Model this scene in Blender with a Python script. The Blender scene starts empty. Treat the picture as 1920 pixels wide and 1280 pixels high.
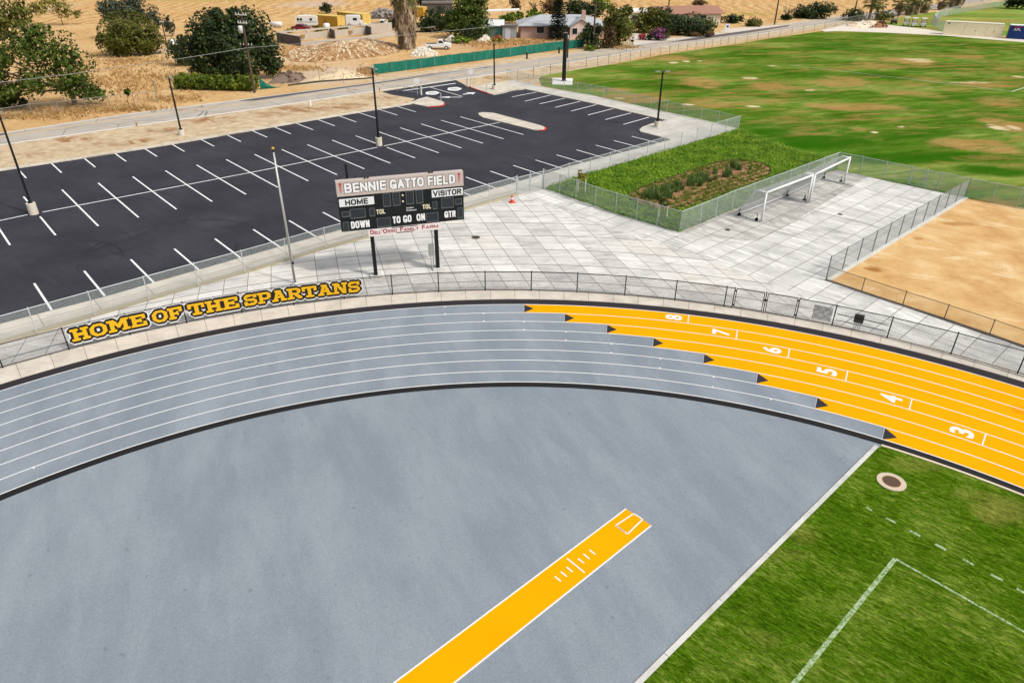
import bpy, bmesh, math, random
import numpy as np
from mathutils import Vector, Matrix
random.seed(7); rng = np.random.default_rng(7)
R_ = math.radians
SC = bpy.context.scene
COL = SC.collection

# ------------------------------------------------------------------ camera, sky, sun, exposure
CAM_H, PITCH, ROLL, FPX = 19.405, 0.525863, -0.00429041, 1318.49
cam = bpy.data.objects.new('Camera', bpy.data.cameras.new('Camera'))
COL.objects.link(cam); SC.camera = cam
cam.data.sensor_fit = 'HORIZONTAL'; cam.data.sensor_width = 36.0
cam.data.lens = 36.0 * FPX / 1920.0
cam.data.clip_end = 6000
_cp, _sp = math.cos(PITCH), math.sin(PITCH)
FW = np.array([0, _cp, -_sp]); _r = np.array([1.0, 0, 0]); _d = np.cross(FW, _r)
RT = math.cos(ROLL) * _r + math.sin(ROLL) * _d
DN = -math.sin(ROLL) * _r + math.cos(ROLL) * _d
cam.matrix_world = Matrix(((RT[0], -DN[0], -FW[0], 0), (RT[1], -DN[1], -FW[1], 0), (RT[2], -DN[2], -FW[2], CAM_H), (0, 0, 0, 1)))

SUN_AZ, SUN_EL = 120.0, 47.5
w = bpy.data.worlds.new('World'); SC.world = w; w.use_nodes = True
nt = w.node_tree; nt.nodes.clear()
sky = nt.nodes.new('ShaderNodeTexSky'); sky.sky_type = 'NISHITA'; sky.sun_disc = False
sky.sun_elevation = R_(SUN_EL); sky.sun_rotation = R_(SUN_AZ); sky.dust_density = 4.0; sky.ozone_density = 1.0
hs = nt.nodes.new('ShaderNodeHueSaturation'); hs.inputs['Saturation'].default_value = 0.3
bg = nt.nodes.new('ShaderNodeBackground'); bg.inputs[1].default_value = 0.13
wo = nt.nodes.new('ShaderNodeOutputWorld')
nt.links.new(sky.outputs[0], hs.inputs['Color']); nt.links.new(hs.outputs[0], bg.inputs[0]); nt.links.new(bg.outputs[0], wo.inputs[0])
sl = bpy.data.lights.new('Sun', 'SUN'); sl.energy = 1.9; sl.angle = R_(3.5); sl.color = (1.0, 0.95, 0.87)
so = bpy.data.objects.new('Sun', sl); COL.objects.link(so)
_sd = Vector((math.sin(R_(SUN_AZ)) * math.cos(R_(SUN_EL)), math.cos(R_(SUN_AZ)) * math.cos(R_(SUN_EL)), math.sin(R_(SUN_EL))))
so.rotation_euler = (-_sd).to_track_quat('-Z', 'Y').to_euler(); so.location = (0, 0, 60)
SC.view_settings.view_transform = 'Standard'; SC.view_settings.look = 'None'
SC.view_settings.exposure = 0.74; SC.view_settings.gamma = 1.0

# ------------------------------------------------------------------ survey helpers: photo pixel (1920x1280) -> place on the ground
def ray(px, py):
    return (px - 960) / FPX * RT + (py - 640) / FPX * DN + FW
def G(px, py, z=0.0):
    v = ray(px, py); t = (CAM_H - z) / -v[2]
    return np.array([v[0] * t, v[1] * t])
def G3(px, py, z=0.0):
    g = G(px, py, z); return np.array([g[0], g[1], z])
def HZ(bx, by, tx, ty):
    P = G(bx, by); d = np.hypot(*P); v = ray(tx, ty)
    return CAM_H + v[2] * d / np.hypot(v[0], v[1])
def MPP(bx, by):
    P = G(bx, by); return math.sqrt(P[0] ** 2 + P[1] ** 2 + CAM_H ** 2) / FPX
def onplane(px, py, A, u):
    v = ray(px, py); n = np.array([-u[1], u[0]]); t = (n @ A) / (v[:2] @ n); X = v * t
    return (X[:2] - A) @ u, X[2] + CAM_H
def lerp(a, b, t): return a + (b - a) * t
CX, CY, RO, LW = 0.54116, -1.14069, 38.972, 1.067
CC = np.array([CX, CY]); RI = RO - 8 * LW
def TP(r, a):
    if a >= 43:
        return CC + r * np.array([math.cos(R_(a)), math.sin(R_(a))])
    t = R_(43 - a) * 35
    return CC + r * np.array([math.cos(R_(43)), math.sin(R_(43))]) + t * np.array([math.sin(R_(43)), -math.cos(R_(43))])
def ang(px, py, z=0.0):
    g = G(px, py, z) - CC; return math.degrees(math.atan2(g[1], g[0]))

# ------------------------------------------------------------------ materials
KX = 1.6
def lin(c):
    c = c / 255.0
    return c / 12.92 if c <= 0.04045 else ((c + 0.055) / 1.055) ** 2.4
def C(r, g, b): return (lin(r) / KX, lin(g) / KX, lin(b) / KX, 1.0)
class NT:
    def __init__(s, name, rough=0.85, metal=0.0, spec=0.3):
        s.m = bpy.data.materials.new(name); s.m.use_nodes = True; s.t = s.m.node_tree
        s.b = s.t.nodes['Principled BSDF']; s.b.inputs['Roughness'].default_value = rough
        s.b.inputs['Metallic'].default_value = metal; s.b.inputs['Specular IOR Level'].default_value = spec
        s._co = None
    def n(s, typ, **kw):
        x = s.t.nodes.new(typ)
        for k, v in kw.items(): setattr(x, k, v)
        return x
    def put(s, sock, v):
        if hasattr(v, 'links') or isinstance(v, bpy.types.NodeSocket): s.t.links.new(v, sock)
        else: sock.default_value = v
    def co(s):
        if s._co is None: s._co = s.n('ShaderNodeTexCoord').outputs['Object']
        return s._co
    def geo(s):
        return s.n('ShaderNodeNewGeometry')
    def mapping(s, vec, scale=(1, 1, 1), rot=0, loc=(0, 0, 0)):
        # rot alone turns the axes; with a scale the stretch is laid along direction rot
        x = s.n('ShaderNodeMapping'); s.put(x.inputs[0], vec); st = tuple(scale) != (1, 1, 1)
        x.inputs['Rotation'].default_value = (0, 0, -rot if st else rot); x.inputs['Location'].default_value = loc
        if not st: return x.outputs[0]
        y = s.n('ShaderNodeMapping'); s.put(y.inputs[0], x.outputs[0]); y.inputs['Scale'].default_value = scale; return y.outputs[0]
    def noise(s, scale, detail=4, rough=0.6, vec=None, dist=0.0):
        x = s.n('ShaderNodeTexNoise'); s.put(x.inputs['Vector'], vec if vec is not None else s.co())
        x.inputs['Scale'].default_value = scale; x.inputs['Detail'].default_value = detail
        x.inputs['Roughness'].default_value = rough; x.inputs['Distortion'].default_value = dist; return x.outputs['Fac']
    def noisec(s, scale, vec=None, detail=3):
        x = s.n('ShaderNodeTexNoise'); s.put(x.inputs['Vector'], vec if vec is not None else s.co())
        x.inputs['Scale'].default_value = scale; x.inputs['Detail'].default_value = detail; return x.outputs['Color']
    def math(s, op, a, b=0.0, c=0.0, clamp=False):
        x = s.n('ShaderNodeMath', operation=op, use_clamp=clamp)
        for i, v in enumerate((a, b, c)): s.put(x.inputs[i], v)
        return x.outputs[0]
    def vmath(s, op, a, b=(0, 0, 0), out=0):
        x = s.n('ShaderNodeVectorMath', operation=op); s.put(x.inputs[0], a); s.put(x.inputs[1], b)
        return x.outputs['Value' if out else 'Vector']
    def step(s, v, lo, hi):
        x = s.n('ShaderNodeMapRange', interpolation_type='SMOOTHSTEP'); s.put(x.inputs[0], v)
        x.inputs[1].default_value = lo; x.inputs[2].default_value = hi; return x.outputs[0]
    def ramp(s, v, stops):
        x = s.n('ShaderNodeValToRGB'); s.put(x.inputs[0], v); e = x.color_ramp.elements
        while len(e) < len(stops): e.new(0.5)
        for i, (p, c) in enumerate(stops): e[i].position = p; e[i].color = c
        return x.outputs[0]
    def mix(s, f, a, b, blend='MIX'):
        x = s.n('ShaderNodeMix', data_type='RGBA', blend_type=blend)
        s.put(x.inputs[0], f); s.put(x.inputs[6], a); s.put(x.inputs[7], b); return x.outputs[2]
    def bump(s, h, strength=0.3, dist=0.05):
        x = s.n('ShaderNodeBump'); s.put(x.inputs['Height'], h); x.inputs['Strength'].default_value = strength
        x.inputs['Distance'].default_value = dist; s.t.links.new(x.outputs[0], s.b.inputs['Normal'])
    def color(s, v): s.put(s.b.inputs['Base Color'], v); return s.m
    def patches(s, lst, wob=0.5, wscale=0.35):
        """mask of worn patches: (px, py, rx, ry, strength) as seen in the photo, turned into metres on the ground"""
        nz = s.vmath('SUBTRACT', s.noisec(wscale, detail=5), (0.5, 0.5, 0.5))
        out = None
        for (px, py, rx, ry, st) in lst:
            c = G(px, py); ax = np.hypot(*(G(px + rx, py) - G(px - rx, py))) / 2; ay = np.hypot(*(G(px, py + ry) - G(px, py - ry))) / 2
            v = s.vmath('SUBTRACT', s.co(), (c[0], c[1], 0)); v = s.vmath('DIVIDE', v, (ax, ay, 1))
            v = s.vmath('MULTIPLY', v, (1, 1, 0)); k = s.n('ShaderNodeVectorMath', operation='MULTIPLY_ADD')
            s.put(k.inputs[0], nz); k.inputs[1].default_value = (wob * 2.2, wob * 2.2, 0); s.put(k.inputs[2], v)
            l = s.vmath('LENGTH', k.outputs[0], out=1); m = s.step(l, 1.15, 0.45); m = s.math('MULTIPLY', m, st)
            out = m if out is None else s.math('MAXIMUM', out, m)
        return out
_mats = {}
def flat(name, rgb, rough=0.7, metal=0.0, var=0.12, scale=3.0, bump=0.0):
    if name in _mats: return _mats[name]
    t = NT(name, rough, metal); c = C(*rgb)
    n = t.noise(scale, 5, 0.65)
    f = t.math('MULTIPLY_ADD', n, 2 * var, 1 - var)
    col = t.vmath('SCALE', c[:3]); x = t.t.nodes[-1]; t.put(x.inputs['Scale'], f)
    if bump: t.bump(t.noise(scale * 6, 3), bump, 0.02)
    _mats[name] = t.color(col); return _mats[name]
def leafmat(name, lo, mid, hi, trans=0.25):
    t = NT(name, 0.6, 0, 0.25)
    r = t.geo().outputs['Random Per Island']
    n = t.noise(0.55, 3, 0.6)
    f = t.math('ADD', t.math('MULTIPLY', r, 0.55), t.math('MULTIPLY', t.step(n, 0.3, 0.7), 0.45))
    col = t.ramp(f, [(0.0, C(*lo)), (0.5, C(*mid)), (1.0, C(*hi))])
    t.color(col)
    tr = t.n('ShaderNodeBsdfTranslucent'); t.put(tr.inputs[0], col)
    mx = t.n('ShaderNodeMixShader'); mx.inputs[0].default_value = trans
    t.t.links.new(t.b.outputs[0], mx.inputs[1]); t.t.links.new(tr.outputs[0], mx.inputs[2])
    t.t.links.new(mx.outputs[0], t.t.nodes['Material Output'].inputs[0]); return t.m

# ------------------------------------------------------------------ mesh helpers
class MB:
    def __init__(s): s.v = []; s.f = []; s.mi = []; s.n = 0
    def add(s, v, f, mi=0):
        v = np.asarray(v, float).reshape(-1, 3); s.v.append(v)
        for q in f: s.f.append(tuple(int(i) + s.n for i in q)); s.mi.append(mi)
        s.n += len(v); return s
    def addq(s, v, mi=0):
        """v: (n,4,3) loose quads"""
        v = np.asarray(v, float); n = len(v); s.v.append(v.reshape(-1, 3))
        for i in range(n): b = s.n + 4 * i; s.f.append((b, b + 1, b + 2, b + 3)); s.mi.append(mi)
        s.n += 4 * n; return s
    def box(s, c, size, rot=0.0, mi=0, taper=1.0):
        x, y, z = [k / 2 for k in size]; cr, sr = math.cos(rot), math.sin(rot); v = []
        for dz in (-1, 1):
            k = taper if dz > 0 else 1
            for dx, dy in ((-1, -1), (1, -1), (1, 1), (-1, 1)):
                a, b = dx * x * k, dy * y * k; v.append((c[0] + a * cr - b * sr, c[1] + a * sr + b * cr, c[2] + dz * z))
        return s.add(v, [(3, 2, 1, 0), (4, 5, 6, 7), (0, 1, 5, 4), (1, 2, 6, 5), (2, 3, 7, 6), (3, 0, 4, 7)], mi)
    def tube(s, pts, r, n=8, mi=0, cap=True):
        pts = [np.asarray(p, float) for p in pts]; m = len(pts)
        rs = r if hasattr(r, '__len__') else [r] * m
        v = []; up = np.array([0.0, 0, 1])
        for i in range(m):
            t = pts[min(i + 1, m - 1)] - pts[max(i - 1, 0)]; t = t / (np.linalg.norm(t) + 1e-9)
            a = np.cross(t, up)
            if np.linalg.norm(a) < 0.05: a = np.cross(t, np.array([1.0, 0, 0]))
            a /= np.linalg.norm(a); b = np.cross(t, a)
            for k in range(n):
                th = 2 * math.pi * k / n; v.append(pts[i] + rs[i] * (math.cos(th) * a + math.sin(th) * b))
        f = []
        for i in range(m - 1):
            for k in range(n):
                k2 = (k + 1) % n; f.append((i * n + k, i * n + k2, (i + 1) * n + k2, (i + 1) * n + k))
        if cap: f += [tuple(range(n - 1, -1, -1)), tuple((m - 1) * n + k for k in range(n))]
        return s.add(v, f, mi)
    def prism(s, poly, z0, z1, mi=0, bottom=False):
        n = len(poly); P = [np.asarray(p, float) for p in poly]
        ar = sum(P[i][0] * P[(i + 1) % n][1] - P[(i + 1) % n][0] * P[i][1] for i in range(n))
        if ar < 0: P = P[::-1]
        v = [(p[0], p[1], z1) for p in P] + [(p[0], p[1], z0) for p in P]
        f = [tuple(range(n))] + [(i, n + i, n + (i + 1) % n, (i + 1) % n) for i in range(n)]
        if bottom: f.append(tuple(range(2 * n - 1, n - 1, -1)))
        return s.add(v, f, mi)
    def extrude(s, poly, O, u, v_, nrm, depth, mi=0):
        """closed outline poly [(a,b)] in plane O + a*u + b*v_, extruded +-depth/2 along nrm"""
        O, u, v_, nrm = [np.asarray(k, float) for k in (O, u, v_, nrm)]; n = len(poly)
        a = [O + p[0] * u + p[1] * v_ + nrm * depth / 2 for p in poly]; b = [O + p[0] * u + p[1] * v_ - nrm * depth / 2 for p in poly]
        f = [tuple(range(n)), tuple(range(2 * n - 1, n - 1, -1))] + [(i, n + i, n + (i + 1) % n, (i + 1) % n) for i in range(n)]
        return s.add(a + b, f, mi)
    def build(s, name, mats, parent=None, smooth=False):
        me = bpy.data.meshes.new(name); off = np.zeros(3); p = parent
        while p is not None: off += np.array(p.location); p = p.parent
        V = (np.concatenate(s.v) if s.v else np.zeros((0, 3))) - off
        me.from_pydata(V.tolist(), [], s.f)
        for m in (mats if isinstance(mats, (list, tuple)) else [mats]): me.materials.append(m)
        if any(s.mi): me.polygons.foreach_set('material_index', s.mi)
        if smooth: me.polygons.foreach_set('use_smooth', [True] * len(s.f))
        me.update(); o = bpy.data.objects.new(name, me); COL.objects.link(o)
        if parent is not None: o.parent = parent
        return o
def tag(o, label, cat, group=None):
    o['label'] = label; o['category'] = cat
    if group: o['group'] = group
    return o
def thing(name, label, cat, loc, group=None, rot=0.0):
    o = bpy.data.objects.new(name, None); COL.objects.link(o); o.location = loc; o.rotation_euler = (0, 0, rot)
    return tag(o, label, cat, group)
def struct(o, kind='structure'): o['kind'] = kind; return o
def dup(root, loc, rot=None, label=None, scale=None):
    r = root.copy(); COL.objects.link(r); r.location = loc
    if rot is not None: r.rotation_euler = (0, 0, rot)
    if scale is not None: r.scale = (scale,) * 3
    if label: r['label'] = label
    for ch in list(root.children):
        c = ch.copy(); COL.objects.link(c); c.parent = r
        for g in list(ch.children):
            d = g.copy(); COL.objects.link(d); d.parent = c
    return r
def poly(px, z=0.0): return [G(x, y, z) for x, y in px]
def sheet(name, pts, z, mat, parent=None, depth=0.12):
    o = MB().prism(pts, z - depth, z).build(name, mat, parent)
    return o if parent is not None else struct(o)
def ringmb(mb, r0, r1, a0, a1, z, step=1.0, depth=0.05, mi=0):
    n = max(2, int(abs(a1 - a0) / step) + 1); A = np.linspace(a0, a1, n)
    return mb.prism([TP(r1, a) for a in A] + [TP(r0, a) for a in A[::-1]], z - depth, z, mi)
def strip(mb, a, b, wd, z, depth=0.01, mi=0):
    a, b = np.asarray(a, float)[:2], np.asarray(b, float)[:2]; d = (b - a) / np.hypot(*(b - a)); n = np.array([-d[1], d[0]]) * wd / 2
    return mb.prism([a + n, b + n, b - n, a - n], z - depth, z, mi)
def polystrip(mb, pts, wd, z, depth=0.01, mi=0):
    P = [np.asarray(p, float)[:2] for p in pts]; L = []; Rr = []
    for i in range(len(P)):
        d = P[min(i + 1, len(P) - 1)] - P[max(i - 1, 0)]; d /= np.hypot(*d); n = np.array([-d[1], d[0]]) * wd / 2
        L.append(P[i] + n); Rr.append(P[i] - n)
    return mb.prism(L + Rr[::-1], z - depth, z, mi)
_tx = {}
def textmesh(body, bold=0.02, spacing=1.0):
    k = (body, bold, spacing)
    if k not in _tx:
        cu = bpy.data.curves.new('t', 'FONT'); cu.body = body; cu.size = 1.0; cu.offset = bold; cu.resolution_u = 4; cu.space_character = spacing
        ob = bpy.data.objects.new('t', cu); COL.objects.link(ob)
        dg = bpy.context.evaluated_depsgraph_get(); me = bpy.data.meshes.new_from_object(ob.evaluated_get(dg))
        v = np.array([tuple(x.co) for x in me.vertices]); f = [tuple(p.vertices) for p in me.polygons]
        bpy.data.objects.remove(ob); bpy.data.curves.remove(cu); bpy.data.meshes.remove(me)
        mn, mx = v.min(0), v.max(0); v = (v - mn); v[:, 0] /= (mx - mn)[0]; v[:, 1] /= (mx - mn)[1]
        _tx[k] = (v[:, :2], f)
    return _tx[k]
def text(mb, body, O, u, v_, wd, h, mi=0, bold=0.02, spacing=1.0):
    """lettering fitted in a wd x h box with lower left corner O"""
    tv, f = textmesh(body, bold, spacing); O, u, v_ = [np.asarray(k, float) for k in (O, u, v_)]
    return mb.add([O + a * wd * u + b * h * v_ for a, b in tv], f, mi)

def _arc(cx, cy, rx, ry, a0, a1, n=10): return [(cx + rx * math.cos(R_(a0 + (a1 - a0) * i / n)), cy + ry * math.sin(R_(a0 + (a1 - a0) * i / n))) for i in range(n + 1)]
_O = [_arc(.5, .68, .5, .32, 0, 180) + _arc(.5, .32, .5, .32, 180, 360) + [(1, .68)]]
GLY = {'A': (.95, [[(0, 0), (.5, 1), (1, 0)], [(.2, .3), (.8, .3)]]), 'B': (.85, [[(0, 0), (0, 1), (.6, 1)] + _arc(.6, .76, .36, .24, 90, -90) + [(0, .52)], [(.6, .52)] + _arc(.62, .26, .38, .26, 90, -90) + [(0, 0)]]),
 'D': (.85, [[(0, 0), (0, 1), (.45, 1)] + _arc(.45, .66, .55, .34, 90, 0) + _arc(.45, .34, .55, .34, 0, -90) + [(0, 0)]]), 'E': (.75, [[(1, 1), (0, 1), (0, 0), (1, 0)], [(0, .52), (.9, .52)]]), 'F': (.72, [[(1, 1), (0, 1), (0, 0)], [(0, .5), (.88, .5)]]),
 'G': (.96, [_arc(.5, .68, .5, .32, 38, 180) + _arc(.5, .32, .5, .32, 180, 300) + [(1, .12), (1, .36), (.62, .36)]]), 'H': (.85, [[(0, 0), (0, 1)], [(1, 0), (1, 1)], [(0, .52), (1, .52)]]), 'I': (.26, [[(.5, 0), (.5, 1)]]),
 'L': (.7, [[(0, 1), (0, 0), (1, 0)]]), 'M': (1.05, [[(0, 0), (0, 1), (.5, .15), (1, 1), (1, 0)]]), 'N': (.85, [[(0, 0), (0, 1), (1, 0), (1, 1)]]), 'O': (.92, _O), 'Q': (.96, _O + [[(.45, .42), (1.0, -.02)]]),
 'R': (.85, [[(0, 0), (0, 1), (.6, 1)] + _arc(.6, .75, .4, .25, 90, -90) + [(0, .5)], [(.5, .5), (1, 0)]]), 'S': (.9, [_arc(.5, .765, .48, .235, 28, 270) + _arc(.5, .265, .5, .265, 90, -152)]), 'T': (.78, [[(0, 1), (1, 1)], [(.5, 0), (.5, 1)]]),
 'V': (.95, [[(0, 1), (.5, 0), (1, 1)]]), 'W': (1.25, [[(0, 1), (.25, 0), (.5, .9), (.75, 0), (1, 1)]]), 'Y': (.9, [[(0, 1), (.5, .45), (1, 1)], [(.5, .45), (.5, 0)]]), "'": (.2, [[(.5, .72), (.5, 1)]]), ' ': (.4, [])}
def heavy(mb, body, O, u, v_, wd, h, wt=.2, grow=0.0, mi=0, ny=40, gap=.12):
    """block capitals drawn with strokes wt*h thick, fitted in wd x h; grow widens them (for a keyline)"""
    O, u, v_ = [np.asarray(k, float) for k in (O, u, v_)]; tot = sum(GLY[c][0] for c in body) + gap * (len(body) - 1); sc = wd / tot; tk = wt * h; st = h / ny; q = []
    nyy = ny + 2 * int(math.ceil(grow / st)); y = (np.arange(nyy) + .5) * st - (nyy - ny) / 2 * st; x = np.arange(-grow, wd + grow, st * .8) + st * .4; X, Y = np.meshgrid(x, y); m = np.zeros(X.shape, bool); x0 = 0
    for c in body:
        gw = GLY[c][0] * sc; tx = min(tk, gw) ; dmin = np.full(X.shape, 9.0)
        for pl in GLY[c][1]:
            P = [(x0 + tx / 2 + a * max(gw - tx, 0), tk / 2 + b * (h - tk)) for a, b in pl]
            for (ax, ay), (bx, by) in zip(P[:-1], P[1:]):
                dx, dy = bx - ax, by - ay; t_ = np.clip(((X - ax) * dx + (Y - ay) * dy) / (dx * dx + dy * dy + 1e-12), -tk * .35 / (math.hypot(dx, dy) + 1e-9), 1 + tk * .35 / (math.hypot(dx, dy) + 1e-9)); dmin = np.minimum(dmin, np.hypot(X - ax - t_ * dx, Y - ay - t_ * dy))
        m |= (dmin < tk / 2 + grow) & (X > x0 - grow) & (X < x0 + gw + grow) & (Y > -grow) & (Y < h + grow); x0 += gw + gap * sc
    for j in range(m.shape[0]):
        r = np.flatnonzero(np.diff(np.concatenate([[0], m[j].astype(int), [0]])))
        for a, b in zip(r[::2], r[1::2]): xa, xb = x[a] - st * .4, x[b - 1] + st * .4; q.append((O + u * xa + v_ * (y[j] - st / 2), O + u * xb + v_ * (y[j] - st / 2), O + u * xb + v_ * (y[j] + st / 2), O + u * xa + v_ * (y[j] + st / 2)))
    if q: mb.addq(q, mi)
    return mb
# ------------------------------------------------------------------ shared materials
M = {}
M['white_paint'] = flat('white_paint', (236, 236, 232), 0.7, 0, 0.06, 6)
t = NT('stall_paint', .75, 0, .2); n = t.noise(4, 6, .8); M['stall_paint'] = t.color(t.mix(t.math('MULTIPLY', t.step(n, .54, .66), .5), C(242, 242, 242), C(150, 150, 154)))
M['black_steel'] = flat('black_steel', (16, 18, 20), 0.45, 0, 0.1)
M['galv'] = flat('galvanised_steel', (198, 204, 203), 0.5, 0.1, 0.06)
M['galv_dull'] = flat('weathered_steel', (150, 148, 138), 0.6, 0.2, 0.15)
M['white_tube'] = flat('white_tube_paint', (245, 245, 245), 0.4, 0, 0.04)
M['rubber'] = flat('black_rubber', (24, 24, 26), 0.8)
M['glass'] = flat('dark_glass', (40, 48, 56), 0.15)
M['red_paint'] = flat('red_kerb_paint', (190, 44, 30), 0.7)
M['bark'] = flat('bark', (104, 86, 66), 0.95, 0, 0.3, 6, 0.5)
M['wood_pole'] = flat('wooden_pole', (88, 72, 58), 0.95, 0, 0.3, 4)
def concrete(name, rgb, var=0.1, stain=0.25, scale=0.8, joints=None, stretch=(1, 1, 1), rot=0.0, streak=0.0):
    t = NT(name, 0.9, 0, 0.2); base = C(*rgb)
    col = t.mix(t.step(t.noise(scale, 6, 0.7), 0.35, 0.75), base, C(*[k * 0.87 for k in rgb]))
    fine = t.math('MULTIPLY_ADD', t.noise(14, 4, 0.7), 2 * var, 1 - var)
    col = t.mix(1.0, col, fine, 'MULTIPLY')
    st = t.noise(1.0, 6, 0.7, t.mapping(t.co(), stretch, rot), 0.6)
    if stain: col = t.mix(t.math('MULTIPLY', t.step(st, 0.52, 0.72), stain), col, C(*[k * 0.62 for k in rgb]))
    if streak: col = t.mix(t.math('MULTIPLY', t.step(t.noise(0.9, 7, 0.75, t.mapping(t.co(), stretch, rot, (7, 3, 0)), 1.0), 0.5, 0.58), streak), col, C(*[min(255, k * 1.12) for k in rgb]))
    if joints: col = joints(t, col)
    return t.color(col)
# ------------------------------------------------------------------ GROUND
# dry terrain
t = NT('dry_terrain', 0.95, 0, 0.1)
n1 = t.noise(0.12, 6, 0.65); n2 = t.noise(1.1, 6, 0.75, t.mapping(t.co(), (1, 2.2, 1), R_(25))); n3 = t.noise(7, 4, 0.7)
col = t.ramp(t.math('ADD', t.math('MULTIPLY', n1, 0.4), t.math('MULTIPLY', n2, 0.6)), [(0.3, C(164, 122, 74)), (0.43, C(212, 168, 110)), (0.56, C(230, 194, 140)), (0.72, C(242, 218, 178))])
clod = t.step(t.noise(1.3, 6, .8, t.mapping(t.co(), (.6, 1.6, 1), R_(15)), .8), .5, .66); col = t.mix(t.math('MULTIPLY', clod, .5), col, C(158, 112, 62))
col = t.mix(1.0, col, t.math('MULTIPLY_ADD', n3, 0.9, 0.55), 'MULTIPLY')
pm = t.patches([(640, 135, 130, 16, 1), (620, 150, 90, 12, 1), (1050, 105, 90, 6, .8), (1210, 78, 60, 8, .9), (590, 110, 130, 12, .6), (100, 22, 70, 12, .6), (310, 95, 20, 8, .8), (1620, 48, 60, 8, 1), (860, 85, 60, 10, .4)], 0.35)
col = t.mix(pm, col, t.mix(n3, C(196, 166, 132), C(240, 216, 186)))
wd = t.patches([(440, 60, 60, 10, .8), (640, 92, 100, 14, .8), (560, 95, 60, 12, .8), (960, 85, 140, 12, .5), (690, 70, 40, 10, .8), (150, 205, 100, 10, .6), (890, 60, 40, 12, .4)], 0.6)
col = t.mix(t.math('MULTIPLY', wd, t.step(n2, 0.4, 0.6)), col, C(168, 98, 44))
gr = t.patches([(880, 72, 60, 9, .8), (940, 50, 60, 10, .7), (1400, 30, 80, 6, .3), (820, 10, 60, 4, .6)], 0.6)
col = t.mix(t.math('MULTIPLY', gr, t.step(n2, 0.42, 0.6)), col, C(120, 130, 50))
t.bump(t.math('ADD', n2, t.math('MULTIPLY', n3, 0.4)), 0.9, 0.25)
M['terrain'] = t.color(col)
struct(MB().prism([(-900, -200), (900, -200), (900, 1500), (-900, 1500)], -0.6, 0).build('ground', M['terrain']))
# ploughed / raked stubble field behind the houses
t = NT('stubble_field', 0.95, 0, 0.1)
d1 = G(130, 25); d2 = G(205, 12); rot = math.atan2(d2[1] - d1[1], d2[0] - d1[0])
mp = t.mapping(t.co(), (1, 1, 1), -rot)
sep = t.n('ShaderNodeSeparateXYZ'); t.put(sep.inputs[0], mp)
wob = t.math('MULTIPLY', t.noise(0.05, 3), 14.0)
row = t.math('SINE', t.math('MULTIPLY', t.math('ADD', sep.outputs[1], wob), 1.7))
n2 = t.noise(0.7, 6, 0.75, t.mapping(t.co(), (0.5, 2.0, 1), -rot)); n3 = t.noise(5, 3, 0.7); n1 = t.noise(0.035, 4)
f = t.math('ADD', t.math('MULTIPLY', row, 0.07), n2)
col = t.ramp(f, [(0.28, C(164, 120, 70)), (0.48, C(208, 166, 108)), (0.62, C(228, 194, 140)), (0.8, C(240, 216, 174))])
clod = t.step(t.noise(1.6, 5, .8, t.mapping(t.co(), (.4, 1.6, 1), rot), .5), .5, .68); col = t.mix(t.math('MULTIPLY', clod, .45), col, C(160, 116, 66))
col = t.mix(t.step(n1, 0.45, 0.65), col, t.mix(0.5, col, C(206, 158, 96)))
pl = t.patches([(590, 8, 70, 8, .8), (60, 20, 60, 14, .5)], 0.3, 0.1); col = t.mix(pl, col, C(206, 182, 158))
gp = t.patches([(870, 8, 50, 3, .8), (1400, 27, 60, 4, .5), (380, 1, 200, 3, .4)], 0.4, 0.2); col = t.mix(gp, col, C(166, 150, 62))
col = t.mix(1.0, col, t.math('MULTIPLY_ADD', n3, 0.7, 0.65), 'MULTIPLY')
t.bump(t.math('ADD', t.math('MULTIPLY', row, 0.35), n2), 1.0, 0.25)
M['stubble'] = t.color(col)
sheet('stubble_field', poly([(-700, 40), (-40, 45), (330, 45), (560, 30), (690, 22), (930, 20), (1200, 14), (1330, 28), (1420, 40), (1452, 44), (1600, 24)]) + [np.array([150., 285.]), np.array([700., 900.]), np.array([-700., 900.])], 0.02, M['stubble'])
# road
ROADN = poly([(0, 274), (237, 240), (480, 206), (705, 172.5), (890, 146), (1080, 117), (1236, 90), (1380, 71), (1587, 40), (1672, 29), (1865, 0)])
ROADF = poly([(0, 250), (100, 235), (250, 212.5), (445, 188), (700, 155), (905, 126), (1080, 101.5), (1211, 82), (1380, 61), (1585, 31), (1672, 19.5), (1815, 0)])
def ext(P, L=90): a = P[0] - (P[1] - P[0]) / np.hypot(*(P[1] - P[0])) * L; b = P[-1] + (P[-1] - P[-2]) / np.hypot(*(P[-1] - P[-2])) * 300; return [a] + P + [b]
ROADN, ROADF = ext(ROADN), ext(ROADF)
t = NT('old_asphalt', 0.9, 0, 0.1)
n = t.noise(0.3, 5); col = t.mix(t.step(n, 0.35, 0.7), C(190, 182, 170), C(174, 167, 157))
sp = t.noise(12, 4, 0.75); col = t.mix(1.0, col, t.math('MULTIPLY_ADD', sp, 0.4, 0.8), 'MULTIPLY')
ck = t.n('ShaderNodeTexVoronoi', feature='DISTANCE_TO_EDGE'); t.put(ck.inputs['Vector'], t.co()); ck.inputs['Scale'].default_value = 0.16
col = t.mix(t.step(ck.outputs['Distance'], 0.012, 0.0), col, C(120, 116, 110))
t.bump(sp, 0.25, 0.02); M['road'] = t.color(col)
sheet('road', ROADN + ROADF[::-1], 0.04, M['road'])
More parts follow.
